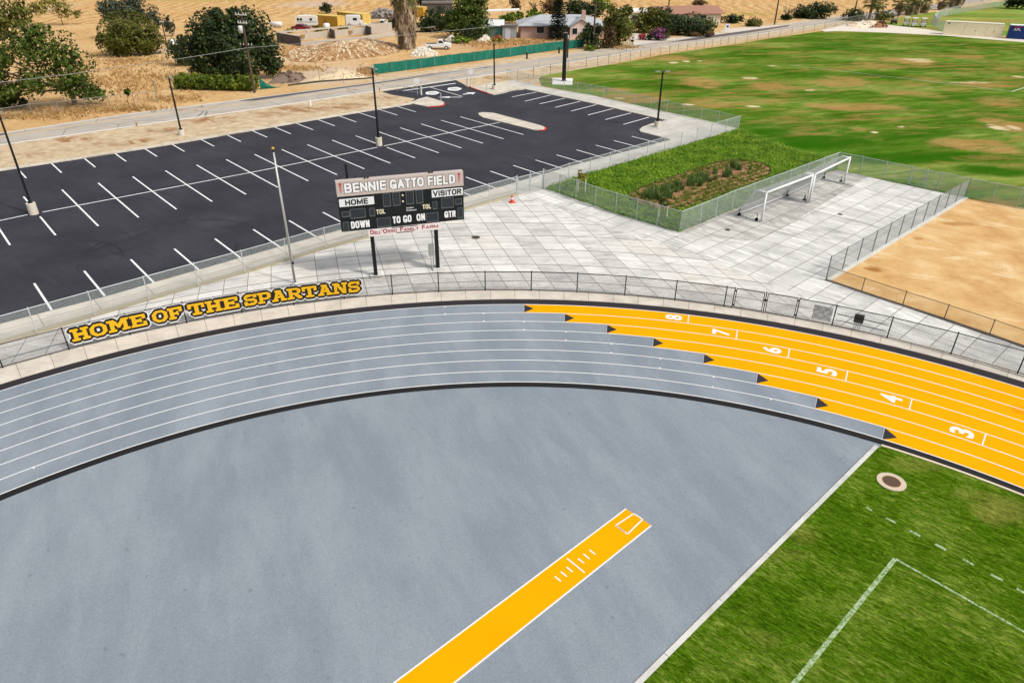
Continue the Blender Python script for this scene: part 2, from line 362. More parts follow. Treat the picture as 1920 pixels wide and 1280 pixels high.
# shoulder: pale strip beyond the road
M['pale_dirt'] = NT('pale_dirt', 0.95, 0, 0.1); t = M['pale_dirt']
n2 = t.noise(0.9, 7, 0.75); n3 = t.noise(9, 4, 0.7); nw = t.noise(0.35, 6, 0.7, t.mapping(t.co(), (1, 2.5, 1), R_(-41)), 0.7)
col = t.ramp(n2, [(0.3, C(172, 146, 114)), (0.5, C(208, 186, 152)), (0.7, C(230, 213, 186))])
pm = t.patches([(140, 262, 45, 5, 1), (260, 265, 30, 6, 1), (400, 225, 60, 8, 1), (310, 245, 40, 5, .9), (120, 280, 20, 4, .8), (560, 205, 70, 6, .9), (640, 200, 60, 7, .8), (700, 183, 50, 5, .8), (500, 215, 50, 6, .6), (200, 272, 60, 5, .5), (60, 290, 40, 5, .5), (930, 147, 30, 5, .7), (1060, 128, 60, 4, .5)], 0.9, 0.4)
col = t.mix(t.math('MULTIPLY', pm, t.step(nw, 0.4, 0.56)), col, t.mix(n3, C(120, 84, 50), C(190, 138, 92)))
col = t.mix(1.0, col, t.math('MULTIPLY_ADD', n3, 0.5, 0.76), 'MULTIPLY'); t.bump(t.math('ADD', n2, n3), 0.7, 0.12); M['pale_dirt'] = t.color(col)
off = lambda P, d: [p + d * np.array([-math.sin(R_(41)), math.cos(R_(41))]) for p in P]
sheet('road_shoulder', ROADF[5:11] + off(ROADF[5:11], 3.2)[::-1], 0.022, M['pale_dirt'])
sheet('driveway', poly([(1195, 90), (1180, 72), (1186, 62), (1215, 66), (1245, 74), (1290, 70), (1330, 64), (1380, 62), (1300, 78)]), 0.03, flat('drive_gravel', (216, 204, 190), 0.95, 0, 0.2, 2))
sheet('driveway', poly([(1380, 63), (1350, 59), (1362, 54), (1430, 50), (1470, 47)]), 0.031, flat('drive_gravel', (216, 204, 190)))
LOTFAR = [(0, 317.5), (150, 295), (317, 269), (480, 241.5), (630, 216), (770, 193.5)]
VERGE = [G(-700, 390)] + poly([(0, 318), (150, 296), (317, 270), (480, 243), (630, 217), (772, 195), (905, 172), (975, 162), (1040, 152), (1100, 131), (1236, 98), (1380, 79), (1500, 60), (1600, 44), (1680, 31)])
sheet('roadside_verge', VERGE + [p for p in ROADN[1:-2]][::-1] + [ROADN[0]], 0.025, M['pale_dirt'])
mb = MB(); 
for a, b in zip(ROADN[:-1], ROADN[1:]):
    n = np.array([-(b - a)[1], (b - a)[0]]) / np.hypot(*(b - a)); strip(mb, a + n * .3, b + n * .3, 0.26, 0.046)
for a, b in zip(ROADF[:6], ROADF[1:7]):
    n = -np.array([-(b - a)[1], (b - a)[0]]) / np.hypot(*(b - a)); strip(mb, a + n * .3, b + n * .3, 0.16, 0.046)
struct(mb.build('road_edge_line', flat('worn_road_paint', (244, 238, 228), 0.8, 0, 0.1, 1.5)))
mb = MB(); YL = poly([(-300, 300), (0, 257), (250, 220.5), (480, 192), (705, 162.5), (905, 134.5), (1080, 109), (1224, 87), (1380, 66), (1587, 35)]); polystrip(mb, YL, 0.22, 0.046)
struct(mb.build('road_centre_line', flat('yellow_road_paint', (226, 186, 110), 0.8, 0, 0.15, 1.5)))
M['patch'] = flat('dark_asphalt_patch', (92, 88, 92), 0.9, 0, 0.2, 1.2)
mb = MB(); mb.prism(poly([(-40, 260), (10, 249), (14, 252), (-40, 264)]), 0.03, 0.045)
mb.prism(poly([(446, 190), (480, 184.5), (600, 168.5), (700, 155.5), (800, 140), (905, 127), (930, 126), (880, 131), (800, 143.5), (700, 158.5), (600, 172), (480, 189.5)]), 0.03, 0.045)
mb.prism(poly([(1162, 91.5), (1213, 84), (1200, 86.5)]), 0.03, 0.045)
mb.prism(poly([(1250, 80.5), (1300, 72), (1380, 61), (1480, 48), (1478, 50.5), (1380, 66), (1300, 76.5)]), 0.03, 0.045)
struct(mb.build('road_patch', M['patch']))

# ------------------------------------------------------------------ PARKING LOT
t = NT('sealed_asphalt', 0.85, 0, 0.12)
n1 = t.noise(0.18, 5, 0.6); sp = t.noise(16, 4, 0.7); ns = t.noise(0.5, 6, 0.7, t.mapping(t.co(), (0.5, 2.5, 1), R_(-41)))
col = t.mix(t.step(n1, 0.3, 0.7), C(50, 50, 57), C(63, 63, 70)); col = t.mix(t.math('MULTIPLY', t.step(ns, 0.5, 0.75), 0.35), col, C(84, 83, 88))
col = t.mix(1.0, col, t.math('MULTIPLY_ADD', sp, 0.5, 0.75), 'MULTIPLY'); t.bump(sp, 0.3, 0.01)
ck = t.n('ShaderNodeTexVoronoi', feature='DISTANCE_TO_EDGE'); t.put(ck.inputs['Vector'], t.vmath('ADD', t.co(), t.vmath('SCALE', t.noisec(.5)))); ck.inputs['Scale'].default_value = 0.09
col = t.mix(t.math('MULTIPLY', t.step(ck.outputs['Distance'], 0.006, 0.0), t.math('MULTIPLY', t.step(n1, .45, .6), .5)), col, C(40, 39, 44))
oil = t.step(t.noise(0.9, 2, .5), .7, .76); col = t.mix(t.math('MULTIPLY', oil, .5), col, C(42, 41, 45))
dust = t.step(t.noise(0.07, 5, .7), .55, .75); col = t.mix(t.math('MULTIPLY', dust, .3), col, C(96, 94, 94))
def tyre(t, col, c, r, wdt, a):
    v = t.vmath('SUBTRACT', t.co(), (c[0], c[1], 0)); v = t.vmath('MULTIPLY', v, (1, 1, 0)); l = t.vmath('LENGTH', v, out=1)
    m = t.step(t.math('ABSOLUTE', t.math('SUBTRACT', l, r)), wdt, 0.0); m = t.math('MULTIPLY', m, t.math('MULTIPLY', t.step(t.noise(0.14, 3), 0.45, 0.62), a)); return t.mix(m, col, C(38, 37, 42))
for (px, py, r) in [(140, 420, 6.5), (140, 420, 8.2), (1040, 235, 5.2), (1040, 235, 7.0), (820, 330, 7.5), (560, 330, 5.8), (320, 300, 9), (1100, 250, 6), (90, 500, 4.5), (820, 345, 9.2), (700, 330, 6.4), (900, 280, 11), (300, 480, 5), (330, 470, 6.1), (1040, 235, 3.4)]: col = tyre(t, col, G(px, py), r, 0.14, 0.8)
M['lot'] = t.color(col)
ZA = 0.035
LOT = poly([(-500, 402)], ZA) + poly(LOTFAR, ZA) + poly([(778, 185), (735, 178), (716, 172), (855, 150.5), (868, 157.5), (880, 165), (921, 176), (940, 174), (984, 167), (1120, 195), (1252, 226), (1222, 232), (1202, 240), (1200, 245), (1258, 261.5), (1125, 296), (1067, 311), (1010, 329), (970, 341), (870, 370), (655, 426), (480, 475), (375, 504), (289, 528), (197, 556), (97, 581), (0, 607)], ZA) + poly([(-500, 760)], ZA)
sheet('parking_lot', LOT, ZA, M['lot'])
# stall paint
mb = MB(); zp = ZA + 0.006
CL = [(-300, 478), (0, 413.5), (52, 402.5)], [(79.4, 397.8), (480, 321.6), (707, 276.5)], [(720, 273.8), (945, 228)]
for seg in CL: polystrip(mb, poly(seg, ZA), 0.13, zp)
pd = np.array([math.cos(R_(41.2)), math.sin(R_(41.2))]); sd = np.array([math.sin(R_(41.2)), -math.cos(R_(41.2))])
A0 = G(148, 387.5, ZA)
for i in range(-5, 16):       # double row
    k = A0 + pd * 2.893 * i
    if i in (-1, 10):
        strip(mb, k - sd * 5.75, k - sd * 0.6, 0.13, zp + 0.001); strip(mb, k + sd * 0.6, k + sd * 5.75, 0.13, zp + 0.001)
    else: strip(mb, k - sd * 5.75, k + sd * 5.75, 0.13, zp + 0.001)
FARST = [(30, 313), (94, 304), (155, 294.5), (211, 284.5), (267, 276), (317, 267.5), (371, 258.5), (420, 250.5), (468, 243), (511.3, 237), (552, 230), (592, 223), (632, 216.5), (670, 210.5), (707.5, 204.5), (741.8, 198.8)]
for p in FARST:
    a = G(*p, ZA); strip(mb, a, a + sd * 4.6, 0.13, zp)
B0 = G(80.5, 556, ZA)
for i in range(-3, 26):       # near row
    k = B0 + pd * 2.893 * i
    if i < 25: strip(mb, k - sd * 2.5, k + sd * 2.35, 0.13, zp)
for a, b in [((985, 184), (1007, 173)), ((960, 182), (1006.5, 173)), ((984.5, 190), (1033, 178.5)), ((1012, 195), (1061, 184)), ((1041, 201.5), (1089.5, 190)), ((1071, 208.5), (1120, 196)), ((1102, 216), (1151, 203.5)), ((1135, 224.5), (1183.5, 212)), ((1169, 233.5), (1217, 220))][1:]:
    strip(mb, G(*a, ZA), G(*b, ZA), 0.15, zp)
strip(mb, G(755, 170.5, ZA), G(854, 156.5, ZA), 0.35, zp); strip(mb, G(807, 164, ZA), G(867, 181, ZA), 0.14, zp)
struct(mb.build('stall_line', M['stall_paint']))
# stencils and arrows by the entrance
def arrow(cx, cy, a, L, W, mat):
    c = G(cx, cy, ZA); u = np.array([math.cos(a), math.sin(a)]); v = np.array([-u[1], u[0]])
    P = [(-.5, .1), (.0, .1), (.0, .42), (.5, 0), (.0, -.42), (.0, -.1), (-.5, -.1)]
    struct(MB().prism([c + u * x * L + v * y * W for x, y in P], zp - .01, zp).build('lane_arrow', mat))
arrow(843, 182.5, R_(182), 3.2, 1.2, M['stall_paint']); arrow(880, 175.5, R_(40), 2.2, 2.0, M['stall_paint'])
def blob(cx, cy, rx, ry, k, z, mat, name, n=26):
    c = G(cx, cy, ZA); ax = np.hypot(*(G(cx + rx, cy) - G(cx, cy))); ay = np.hypot(*(G(cx, cy + ry) - G(cx, cy)))
    P = []
    for i in range(n):
        th = 2 * math.pi * i / n; r = 1 + k * math.sin(5 * th + 1) * (1 if i % 2 else .4) + random.uniform(-k, k) * .6
        P.append(c + np.array([ax * r * math.cos(th), ay * r * math.sin(th)]))
    struct(MB().prism(P, z - .008, z).build(name, mat))
M['faded'] = flat('faded_stencil', (190, 200, 192), 0.8, 0, 0.2, 2.5)
for cx, cy in ((810.5, 174.5), (852, 167)):
    blob(cx, cy, 13, 3.4, 0.07, zp, M['stall_paint'], 'painted_stencil'); blob(cx, cy, 8.5, 2.0, 0.1, zp + .003, M['faded'], 'painted_stencil')
# kerbs, islands, pavements
def walkjoint(sp1, sp2, rot, wdt=0.02, jc=(120, 116, 108), tone=0.14):
    def f(t, col):
        s = t.n('ShaderNodeSeparateXYZ'); t.put(s.inputs[0], t.mapping(t.co(), (1, 1, 1), -rot))
        a = t.math('DIVIDE', s.outputs[0], sp1); b = t.math('DIVIDE', s.outputs[1], sp2)
        wn = t.n('ShaderNodeTexWhiteNoise', noise_dimensions='2D'); cb = t.n('ShaderNodeCombineXYZ'); t.put(cb.inputs[0], t.math('FLOOR', a)); t.put(cb.inputs[1], t.math('FLOOR', b)); t.put(wn.inputs['Vector'], cb.outputs[0])
        col = t.mix(1.0, col, t.math('MULTIPLY_ADD', wn.outputs['Value'], tone, 1 - tone * .6), 'MULTIPLY')
        e = lambda x, s_: t.math('SUBTRACT', 0.5, t.math('ABSOLUTE', t.math('SUBTRACT', t.math('FRACT', x), 0.5)))
        m = t.math('MINIMUM', t.math('MULTIPLY', e(a, sp1), sp1), t.math('MULTIPLY', e(b, sp2), sp2))
        return t.mix(t.step(m, wdt, wdt * .4), col, C(*jc))
    return f
M['cream'] = concrete('cream_concrete', (222, 212, 196), 0.08, 0.2, 0.5, walkjoint(3.0, 1.35, R_(41.2), 0.05, (168, 156, 136), 0.08))
M['walk'] = concrete('grey_walk_concrete', (212, 208, 198), 0.08, 0.2, 0.4, walkjoint(3.0, 1.6, R_(41.2), 0.022, (140, 134, 124), 0.1))
ZK = 0.14
mb = MB(); polystrip(mb, poly([(-500, 402)] + LOTFAR, ZK), 0.6, ZK, 0.2)
struct(mb.build('kerb', M['cream']))
def island(pts, red, name='kerb_island'):
    o = sheet(name, poly(pts, ZK), ZK, M['cream'], None, 0.25)
    if red:
        mb = MB(); polystrip(mb, poly(red, ZK), 0.2, ZK + 0.006, 0.17); struct(mb.build('red_kerb', M['red_paint']))
island([(768, 193), (784, 186), (800, 181.5), (830, 190), (834, 193.5), (831, 197.5), (803, 200)], [(803, 200), (820, 199), (831.5, 197), (834, 193.5)])
island([(897, 212), (905, 210.5), (925, 211.5), (1010, 234), (1022, 238), (1024, 241), (1016, 244), (1000, 243), (906, 220), (898, 215.5)], [(1012, 244), (1020, 243.5), (1024, 240.5), (1020, 237)])
island([(882, 163), (950, 152), (984, 165), (960, 169), (942, 174), (925, 177), (918, 176)], [(879, 162.5), (900, 170), (922, 176.5)])
sheet('pavement', poly([(1258, 262), (1200, 247), (1200, 242), (1210, 236), (1252, 226), (1120, 195), (984, 166), (950, 152), (968, 151), (1014, 162), (1107, 178), (1158, 189), (1250, 210), (1346, 231), (1384, 241.5), (1245, 283), (1066, 336), (1019, 353), (970, 366), (870, 392.5), (695, 443), (602, 467.5), (480, 504), (353, 539), (206, 582), (0, 643), (-500, 790), (-500, 762), (0, 608), (197, 557), (480, 476), (870, 371), (1067, 312)], 0.1), 0.1, M['walk'], None, 0.2)
mb = MB(); polystrip(mb, poly([(1258, 261), (1203, 246.5), (1200, 243.5), (1206, 238), (1222, 232), (1252, 225.5)], ZK), 0.16, ZK, 0.2)
polystrip(mb, poly([(1252, 225.5), (1120, 195), (984, 166.5)], ZK), 0.16, ZK, 0.2)
polystrip(mb, poly([(984, 166.5), (960, 169), (942, 174), (925, 177)], ZK), 0.16, ZK, 0.2)
struct(mb.build('kerb', M['cream']))
# cream strip by the lot fence and the raised kerb wall the fence stands on
LF = poly([(-500, 790), (0, 643), (206, 582), (353, 539), (480, 504), (602, 467), (695, 442.5), (870, 392.5), (970, 364.5)], 0.1)
sheet('pavement', poly([(-500, 760), (0, 607), (197, 556), (480, 475), (655, 426), (870, 370), (940, 349.5), (975, 364), (870, 392.5), (602, 467.5), (353, 539), (206, 582), (0, 643), (-500, 790)], 0.112), 0.112, M['cream'], None, 0.2)
mb = MB(); polystrip(mb, LF, 0.34, 0.22, 0.3); struct(mb.build('kerb', flat('wall_concrete', (186, 174, 146), 0.9, 0, 0.15, 2, 0.2)))

# ------------------------------------------------------------------ PLAZA
def plazajoint(t, col):
    sb = R_(-73.5)
    v = t.vmath('SUBTRACT', t.co(), (CX, CY, 0)); v = t.vmath('MULTIPLY', v, (1, 1, 0)); r = t.vmath('LENGTH', v, out=1)
    s = t.n('ShaderNodeSeparateXYZ'); t.put(s.inputs[0], t.mapping(t.co(), (1, 1, 1), -sb))
    a = t.math('DIVIDE', t.math('ADD', s.outputs[1], 0.35), 1.43); b = t.math('DIVIDE', t.math('SUBTRACT', r, 0.3), 1.31)
    cb = t.n('ShaderNodeCombineXYZ'); t.put(cb.inputs[0], t.math('FLOOR', a)); t.put(cb.inputs[1], t.math('FLOOR', t.math('MULTIPLY', b, 0.5)))
    wn = t.n('ShaderNodeTexWhiteNoise', noise_dimensions='2D'); t.put(wn.inputs['Vector'], cb.outputs[0])
    col = t.mix(1.0, col, t.math('MULTIPLY_ADD', wn.outputs['Value'], 0.28, 0.83), 'MULTIPLY')
    tan = t.math('GREATER_THAN', wn.outputs['Value'], 0.95); col = t.mix(t.math('MULTIPLY', tan, 0.22), col, C(190, 172, 146))
    e = lambda x: t.math('SUBTRACT', 0.5, t.math('ABSOLUTE', t.math('SUBTRACT', t.math('FRACT', x), 0.5)))
    m = t.math('MULTIPLY', e(a), 1.43); col = t.mix(t.step(m, 0.03, 0.012), col, C(132, 128, 120))
    m2 = t.math('MULTIPLY', e(t.math('MULTIPLY', b, 0.5)), 2.62); col = t.mix(t.step(m2, 0.06, 0.02), col, C(142, 138, 130))
    m3 = t.math('MULTIPLY', e(b), 1.31); return t.mix(t.math('MULTIPLY', t.step(m3, 0.06, 0.025), 0.55), col, C(122, 118, 110))
M['plaza'] = concrete('plaza_concrete', (224, 222, 217), 0.12, 0.55, 0.55, plazajoint, (0.35, 1.3, 1), R_(10), 0.35)
ZP = 0.06
sheet('plaza', LF + poly([(1019, 353), (975, 367), (1132, 425), (1290, 471), (1440, 530), (1500, 552)], ZP) + [TP(40.3, a) for a in np.arange(63, 150, 1.5)] , ZP, M['plaza'], None, 0.2)
M['plaza2'] = concrete('yard_concrete', (220, 219, 214), 0.12, 0.65, 0.55, walkjoint(2.9, 1.45, R_(42.9), 0.035, (140, 136, 128), 0.2), (0.3, 1.5, 1), R_(-50), 0.7)
yard = poly([(1019, 352), (975, 367), (1132, 425), (1290, 471), (1440, 530), (1500, 552)], 0.062) + [TP(40.2, a) for a in np.arange(63, 20, -1.5)] + poly([(2200, 740), (1920, 652), (1690, 573), (1548, 525.5), (1809, 370), (1690, 345), (1567, 317.5), (1372, 393), (1273, 435), (1154, 400)], 0.062)
sheet('plaza', yard, 0.062, M['plaza2'], None, 0.2)
# dark stained bay under the goals
st = concrete('stained_yard_concrete', (186, 184, 178), 0.12, 0.9, 0.7, walkjoint(2.9, 1.45, R_(42.9), 0.035, (122, 118, 110), 0.2), (0.25, 1.3, 1), R_(-50), 1.0)
sheet('plaza', poly([(1274, 434), (1372, 393), (1567, 318), (1630, 331), (1560, 372), (1480, 420), (1420, 452), (1330, 445)], 0.066), 0.066, st, None, 0.01)
# drain lids in the plaza
def lid(px, py, r, name, label):
    c = G(px, py, ZP); o = thing(name, label, 'drain', (c[0], c[1], ZP))
    n = 20; MB().prism([c + r * np.array([math.cos(2 * math.pi * i / n), math.sin(2 * math.pi * i / n)]) for i in range(n)], ZP, ZP + .012).build('rim', flat('lid_iron', (110, 92, 74)), o)
    mb = MB()
    for k in range(-2, 3): mb.box((c[0], c[1] + k * r * .33, ZP + .016), (r * 1.3, r * .14, .008))
    mb.build('grille', M['black_steel'], o)
lid(892, 445, 0.33, 'drain_lid', 'round iron drain lid in the pale plaza right of the scoreboard')
lid(1364, 431, 0.22, 'drain_lid', 'small dark drain lid in the wet stained concrete by the fence corner')
lid(1575, 402, 0.2, 'drain_lid', 'rusty drain lid set in the goal yard slabs')
# tan dirt field
t = NT('tan_dirt', 0.95, 0, 0.1); n2 = t.noise(0.35, 7, 0.7); n3 = t.noise(10, 4, 0.7); nl = t.noise(0.25, 6, 0.75, t.mapping(t.co(), (0.6, 1.6, 1), R_(-30)), 0.9)
col = t.ramp(n2, [(0.3, C(194, 148, 90)), (0.5, C(217, 176, 118)), (0.7, C(232, 200, 148))]); col = t.mix(t.math('MULTIPLY', t.step(nl, 0.52, 0.66), 0.8), col, C(238, 212, 168))
pm = t.patches([(1640, 505, 25, 6, 1), (1722, 448, 14, 4, .6), (1800, 420, 40, 4, .6)], 0.8, 1.0); col = t.mix(pm, col, C(170, 116, 56))
col = t.mix(1.0, col, t.math('MULTIPLY_ADD', n3, 0.3, 0.85), 'MULTIPLY'); t.bump(t.math('ADD', n2, n3), 0.5, 0.06); M['tan'] = t.color(col)
DF = poly([(1808, 371), (1552, 526), (1692, 573), (1855, 627), (1920, 651), (2300, 780), (2300, 470), (1920, 391)], 0.03)
sheet('dirt_field', DF, 0.05, M['tan'], None, 0.05)

# ------------------------------------------------------------------ GREEN FIELD
def grass(name, cols, sc=1.0, dry=None, drycol=(178, 152, 92), dark=None, stripes=None, bump=0.6, pale=None):
    t = NT(name, 1.0, 0, 0.0)
    n1 = t.noise(0.07 * sc, 5, 0.6); n2 = t.noise(0.6 * sc, 6, 0.7, t.mapping(t.co(), (0.45, 1.4, 1), R_(18)), 0.5); n3 = t.noise(7 * sc, 5, 0.8, t.mapping(t.co(), (0.6, 1.5, 1), R_(40)))
    f = t.math('ADD', t.math('MULTIPLY', n1, 0.5), t.math('MULTIPLY', n2, 0.5))
    if stripes:
        s = t.n('ShaderNodeSeparateXYZ'); t.put(s.inputs[0], t.mapping(t.co(), (1, 1, 1), -stripes[0]))
        f = t.math('ADD', f, t.math('MULTIPLY', t.math('SINE', t.math('MULTIPLY_ADD', n1, 5.0, t.math('MULTIPLY', s.outputs[1], stripes[1]))), stripes[2]))
    col = t.ramp(f, [(0.32, C(*cols[0])), (0.5, C(*cols[1])), (0.68, C(*cols[2]))])
    n4 = t.noise(0.16 * sc, 7, 0.7, t.mapping(t.co(), (0.3, 1.5, 1), R_(10)), 1.2); col = t.mix(1.0, col, t.ramp(n4, [(.34, (.62, .72, .5, 1)), (.5, (1, 1, 1, 1)), (.66, (1.32, 1.2, 1.25, 1))]), 'MULTIPLY')
    if dark: col = t.mix(t.math('MULTIPLY', t.patches(dark, 1.1, 0.1), 0.9), col, C(*cols[3]))
    if dry:
        nd = t.noise(0.22 * sc, 7, 0.72, t.mapping(t.co(), (0.35, 1.3, 1), R_(12)), 0.8)
        dm = t.math('ADD', t.patches(dry, 1.3, 0.1), t.math('MULTIPLY', t.step(nd, 0.47, 0.64), 0.72), clamp=True)
        vv = t.patches([(1500, 285, 330, 30, 1), (1850, 330, 140, 22, 1), (1430, 245, 70, 20, 1)], .4, .1); dm = t.math('MULTIPLY', dm, t.math('SUBTRACT', 1.0, vv, clamp=True)); col = t.mix(vv, col, C(62, 116, 10)) if False else col
        col = t.mix(t.math('MULTIPLY', dm, t.step(n2, 0.25, 0.55)), col, t.mix(t.step(nd, .4, .6), C(*drycol), C(166, 132, 76)))
    if pale: col = t.mix(t.math('MULTIPLY', t.patches(pale, 0.8, 0.5), t.step(n2, 0.35, 0.5)), col, C(226, 204, 164))
    col = t.mix(1.0, col, t.math('MULTIPLY_ADD', t.step(n3, 0.3, 0.7), 0.5, 0.72), 'MULTIPLY')
    t.bump(t.math('ADD', n2, t.math('MULTIPLY', n3, 1.0)), bump, 0.08); return t.color(col)
M['field'] = grass('playing_field_grass', [(54, 94, 16), (88, 124, 36), (150, 162, 84), (46, 98, 12)], 1.0,
    dry=[(1250, 110, 50, 7, .9), (1320, 158, 45, 10, .9), (1340, 195, 70, 8, .7), (1200, 185, 60, 8, .8), (1150, 172, 40, 6, .8), (1700, 116, 50, 7, 1), (1650, 125, 60, 6, .7), (1560, 152, 70, 10, .8), (1480, 165, 60, 10, .7), (1610, 200, 90, 8, .9), (1540, 200, 40, 7, .8), (1850, 160, 50, 6, .7), (1740, 150, 40, 5, .6), (1880, 190, 50, 10, .6), (1840, 275, 80, 14, 1), (1900, 240, 40, 14, .9), (1780, 270, 40, 8, .8), (1600, 240, 20, 4, .7), (1420, 190, 60, 8, .5), (1790, 105, 60, 4, .6), (1900, 130, 40, 4, .5), (1720, 178, 60, 8, .5)],
    dark=[(1250, 140, 60, 12, 1), (1400, 100, 60, 8, .8), (1480, 135, 50, 8, .5), (1560, 90, 90, 8, .8), (1480, 180, 90, 8, .7), (1700, 250, 130, 9, .8), (1560, 265, 150, 14, 1), (1720, 300, 170, 14, 1), (1850, 325, 120, 10, 1), (1440, 250, 60, 14, .9), (1500, 240, 90, 14, .7), (1800, 300, 120, 9, .8), (1760, 130, 70, 6, .7), (1850, 90, 100, 7, .8), (1870, 215, 60, 8, .5), (1620, 215, 60, 6, .6), (1400, 235, 60, 10, .6)],
    stripes=(R_(-12), 0.42, 0.05), pale=[(1868, 239, 20, 6, 1), (1690, 238, 8, 2, 1), (1640, 249, 8, 2, 1), (1288, 116, 9, 1.6, 1), (1262, 118, 12, 1.8, 1), (1312, 115, 6, 1.2, .8), (1290, 197, 14, 2, 1), (1405, 147, 20, 2.2, 1), (1410, 200, 16, 2.5, 1), (1720, 113, 26, 4, .8), (1900, 240, 12, 4, .8), (1820, 155, 50, 2.5, .7), (1910, 145, 10, 2, .8), (1450, 124, 12, 2, .6), (1520, 170, 12, 2, .6), (1160, 185, 12, 2, .6)])
FLD = poly([(1016, 161), (1010, 150), (1014, 143), (1040, 138), (1108, 127), (1166, 118), (1236, 104), (1304, 94), (1378, 83.5), (1440, 73), (1500, 64.5), (1540, 59), (1575, 57.5), (1650, 60), (1765, 65.5), (1920, 77.5), (2300, 108), (2300, 450), (1920, 390), (1809, 370), (1690, 346), (1567, 318), (1372, 393), (1273, 435), (1154, 400), (1019, 352.5), (1066, 336), (1245, 283), (1384, 242), (1346, 231.5), (1250, 210.5), (1107, 178.5)], 0.03)
sheet('playing_field', FLD, 0.03, M['field'], None, 0.05)
M['field2'] = grass('far_lawn_grass', [(96, 134, 50), (128, 160, 74), (168, 178, 92), (80, 120, 40)], 0.6, dry=[(1700, 40, 80, 5, .8), (1800, 14, 60, 3, .8), (1850, 40, 90, 3, .6)], stripes=(R_(-12), 0.3, 0.06))
sheet('far_lawn', poly([(1640, 52), (1668, 36), (1700, 30.5), (1760, 22), (1880, 2), (1930, -8), (2300, -30), (2500, 60), (1920, 70), (1760, 62)]), 0.012, M['field2'])
sheet('path', poly([(1540, 56), (1587, 46), (1640, 45), (1680, 49), (1740, 56), (1800, 66), (1880, 72), (2300, 104), (2300, 112), (1920, 80), (1765, 67), (1650, 61.5), (1575, 59), (1545, 60)]), 0.045, flat('path_concrete', (226, 216, 200), 0.9, 0, 0.15, 1.0))
mb = MB(); strip(mb, G(1897, 172.5), G(1960, 152), 0.12, 0.036); strip(mb, G(1480, 122), G(1900, 172), 0.07, 0.036); struct(mb.build('field_line', M['white_paint']))

# ------------------------------------------------------------------ BIOSWALE LAWN AND BED
M['lawn'] = grass('swale_lawn', [(56, 92, 10), (92, 134, 24), (140, 172, 50), (60, 96, 20)], 2.2, bump=1.0)
LAWN = poly([(1019, 352.5), (1066, 336), (1245, 283), (1330, 259), (1384, 242), (1420, 256), (1500, 284), (1560, 300), (1569, 317), (1372, 393), (1273, 435), (1154, 400)], 0.05)
sheet('swale_lawn', LAWN, 0.05, M['lawn'], None, 0.05)
t = NT('bed_soil', 0.95, 0, 0.1); n2 = t.noise(1.2, 6, 0.75); n3 = t.noise(9, 4)
col = t.ramp(n2, [(0.3, C(96, 70, 44)), (0.5, C(148, 112, 76)), (0.7, C(190, 156, 116))]); col = t.mix(1.0, col, t.math('MULTIPLY_ADD', n3, .6, .7), 'MULTIPLY'); t.bump(n2, 1, .1); M['soil'] = t.color(col)
BED = poly([(1176, 370), (1178, 362), (1200, 352), (1240, 338), (1300, 318), (1340, 305), (1370, 300), (1402, 301), (1430, 307), (1444, 315), (1445, 323), (1434, 333), (1405, 346), (1360, 362), (1310, 380), (1275, 391), (1250, 394), (1225, 391), (1200, 383)], 0.06)
sheet('planting_bed', BED, 0.06, M['soil'], None, 0.02)
mb = MB(); polystrip(mb, BED + BED[:1], .16, .085, .04); struct(mb.build('bed_edging', flat('dark_mulch', (70, 50, 34), .95, 0, .3, 4)))

# ------------------------------------------------------------------ TRACK
t = NT('grey_track_rubber', 0.9, 0, 0.1)
n1 = t.noise(0.3, 5, 0.65, t.mapping(t.co(), (0.4, 1.2, 1), R_(-75)), 0.4); sp = t.noise(26, 2, 0.9); sp2 = t.noise(10, 4, 0.8)
col = t.mix(t.step(n1, 0.33, 0.7), C(132, 142, 152), C(150, 159, 168)); col = t.mix(1.0, col, t.math('MULTIPLY_ADD', sp, 0.8, 0.6), 'MULTIPLY'); col = t.mix(1.0, col, t.math('MULTIPLY_ADD', sp2, 0.24, 0.88), 'MULTIPLY'); t.bump(sp, 0.4, 0.006)
M['track'] = t.color(col)
t = NT('gold_track_rubber', 0.9, 0, 0.04)
sp = t.noise(24, 2, 0.9); n1 = t.noise(0.3, 5); col = t.mix(t.step(n1, 0.3, 0.7), C(250, 168, 0), C(253, 174, 0)); col = t.mix(1.0, col, t.math('MULTIPLY_ADD', sp, 0.3, 0.86), 'MULTIPLY')
scf = t.noise(.8, 6, .8, t.mapping(t.co(), (.3, 1.6, 1), R_(-25)), 1.2); col = t.mix(t.math('MULTIPLY', t.step(scf, .58, .74), .28), col, C(228, 150, 14))
dk = t.patches([(1912, 770, 22, 9, .35)], .4, 1.0); col = t.mix(dk, col, C(190, 110, 8)); M['gold'] = t.color(col)
M['track_black'] = flat('black_track_rubber', (40, 35, 40), 0.85, 0, 0.15, 20)
M['kerb_black'] = flat('black_inner_kerb', (18, 16, 18), 0.85, 0, 0.15, 20)
STAG = [58.54, 64.03, 69.07, 73.72, 78.21, 82.34, 86.12, 89.73]
ZT = 0.03
trk = MB(); ringmb(trk, RI, RO, -10, 160, ZT); track = struct(trk.build('running_track', M['track']))
g = MB()
for k, a in enumerate(STAG): ringmb(g, RI + k * LW, RI + (k + 1) * LW, -10, a, ZT + .004, 1, .004)
g.build('gold_surface', M['gold'], track)
bl = MB(); ringmb(bl, RO, RO + 0.69, -10, 160, ZT + .003, 1, .05); bl.build('border_strip', M['track_black'], track)
bl = MB(); ringmb(bl, RI - 0.34, RI, -10, 160, ZT + .03, 1, .08); bl.build('inner_kerb', M['kerb_black'], track)
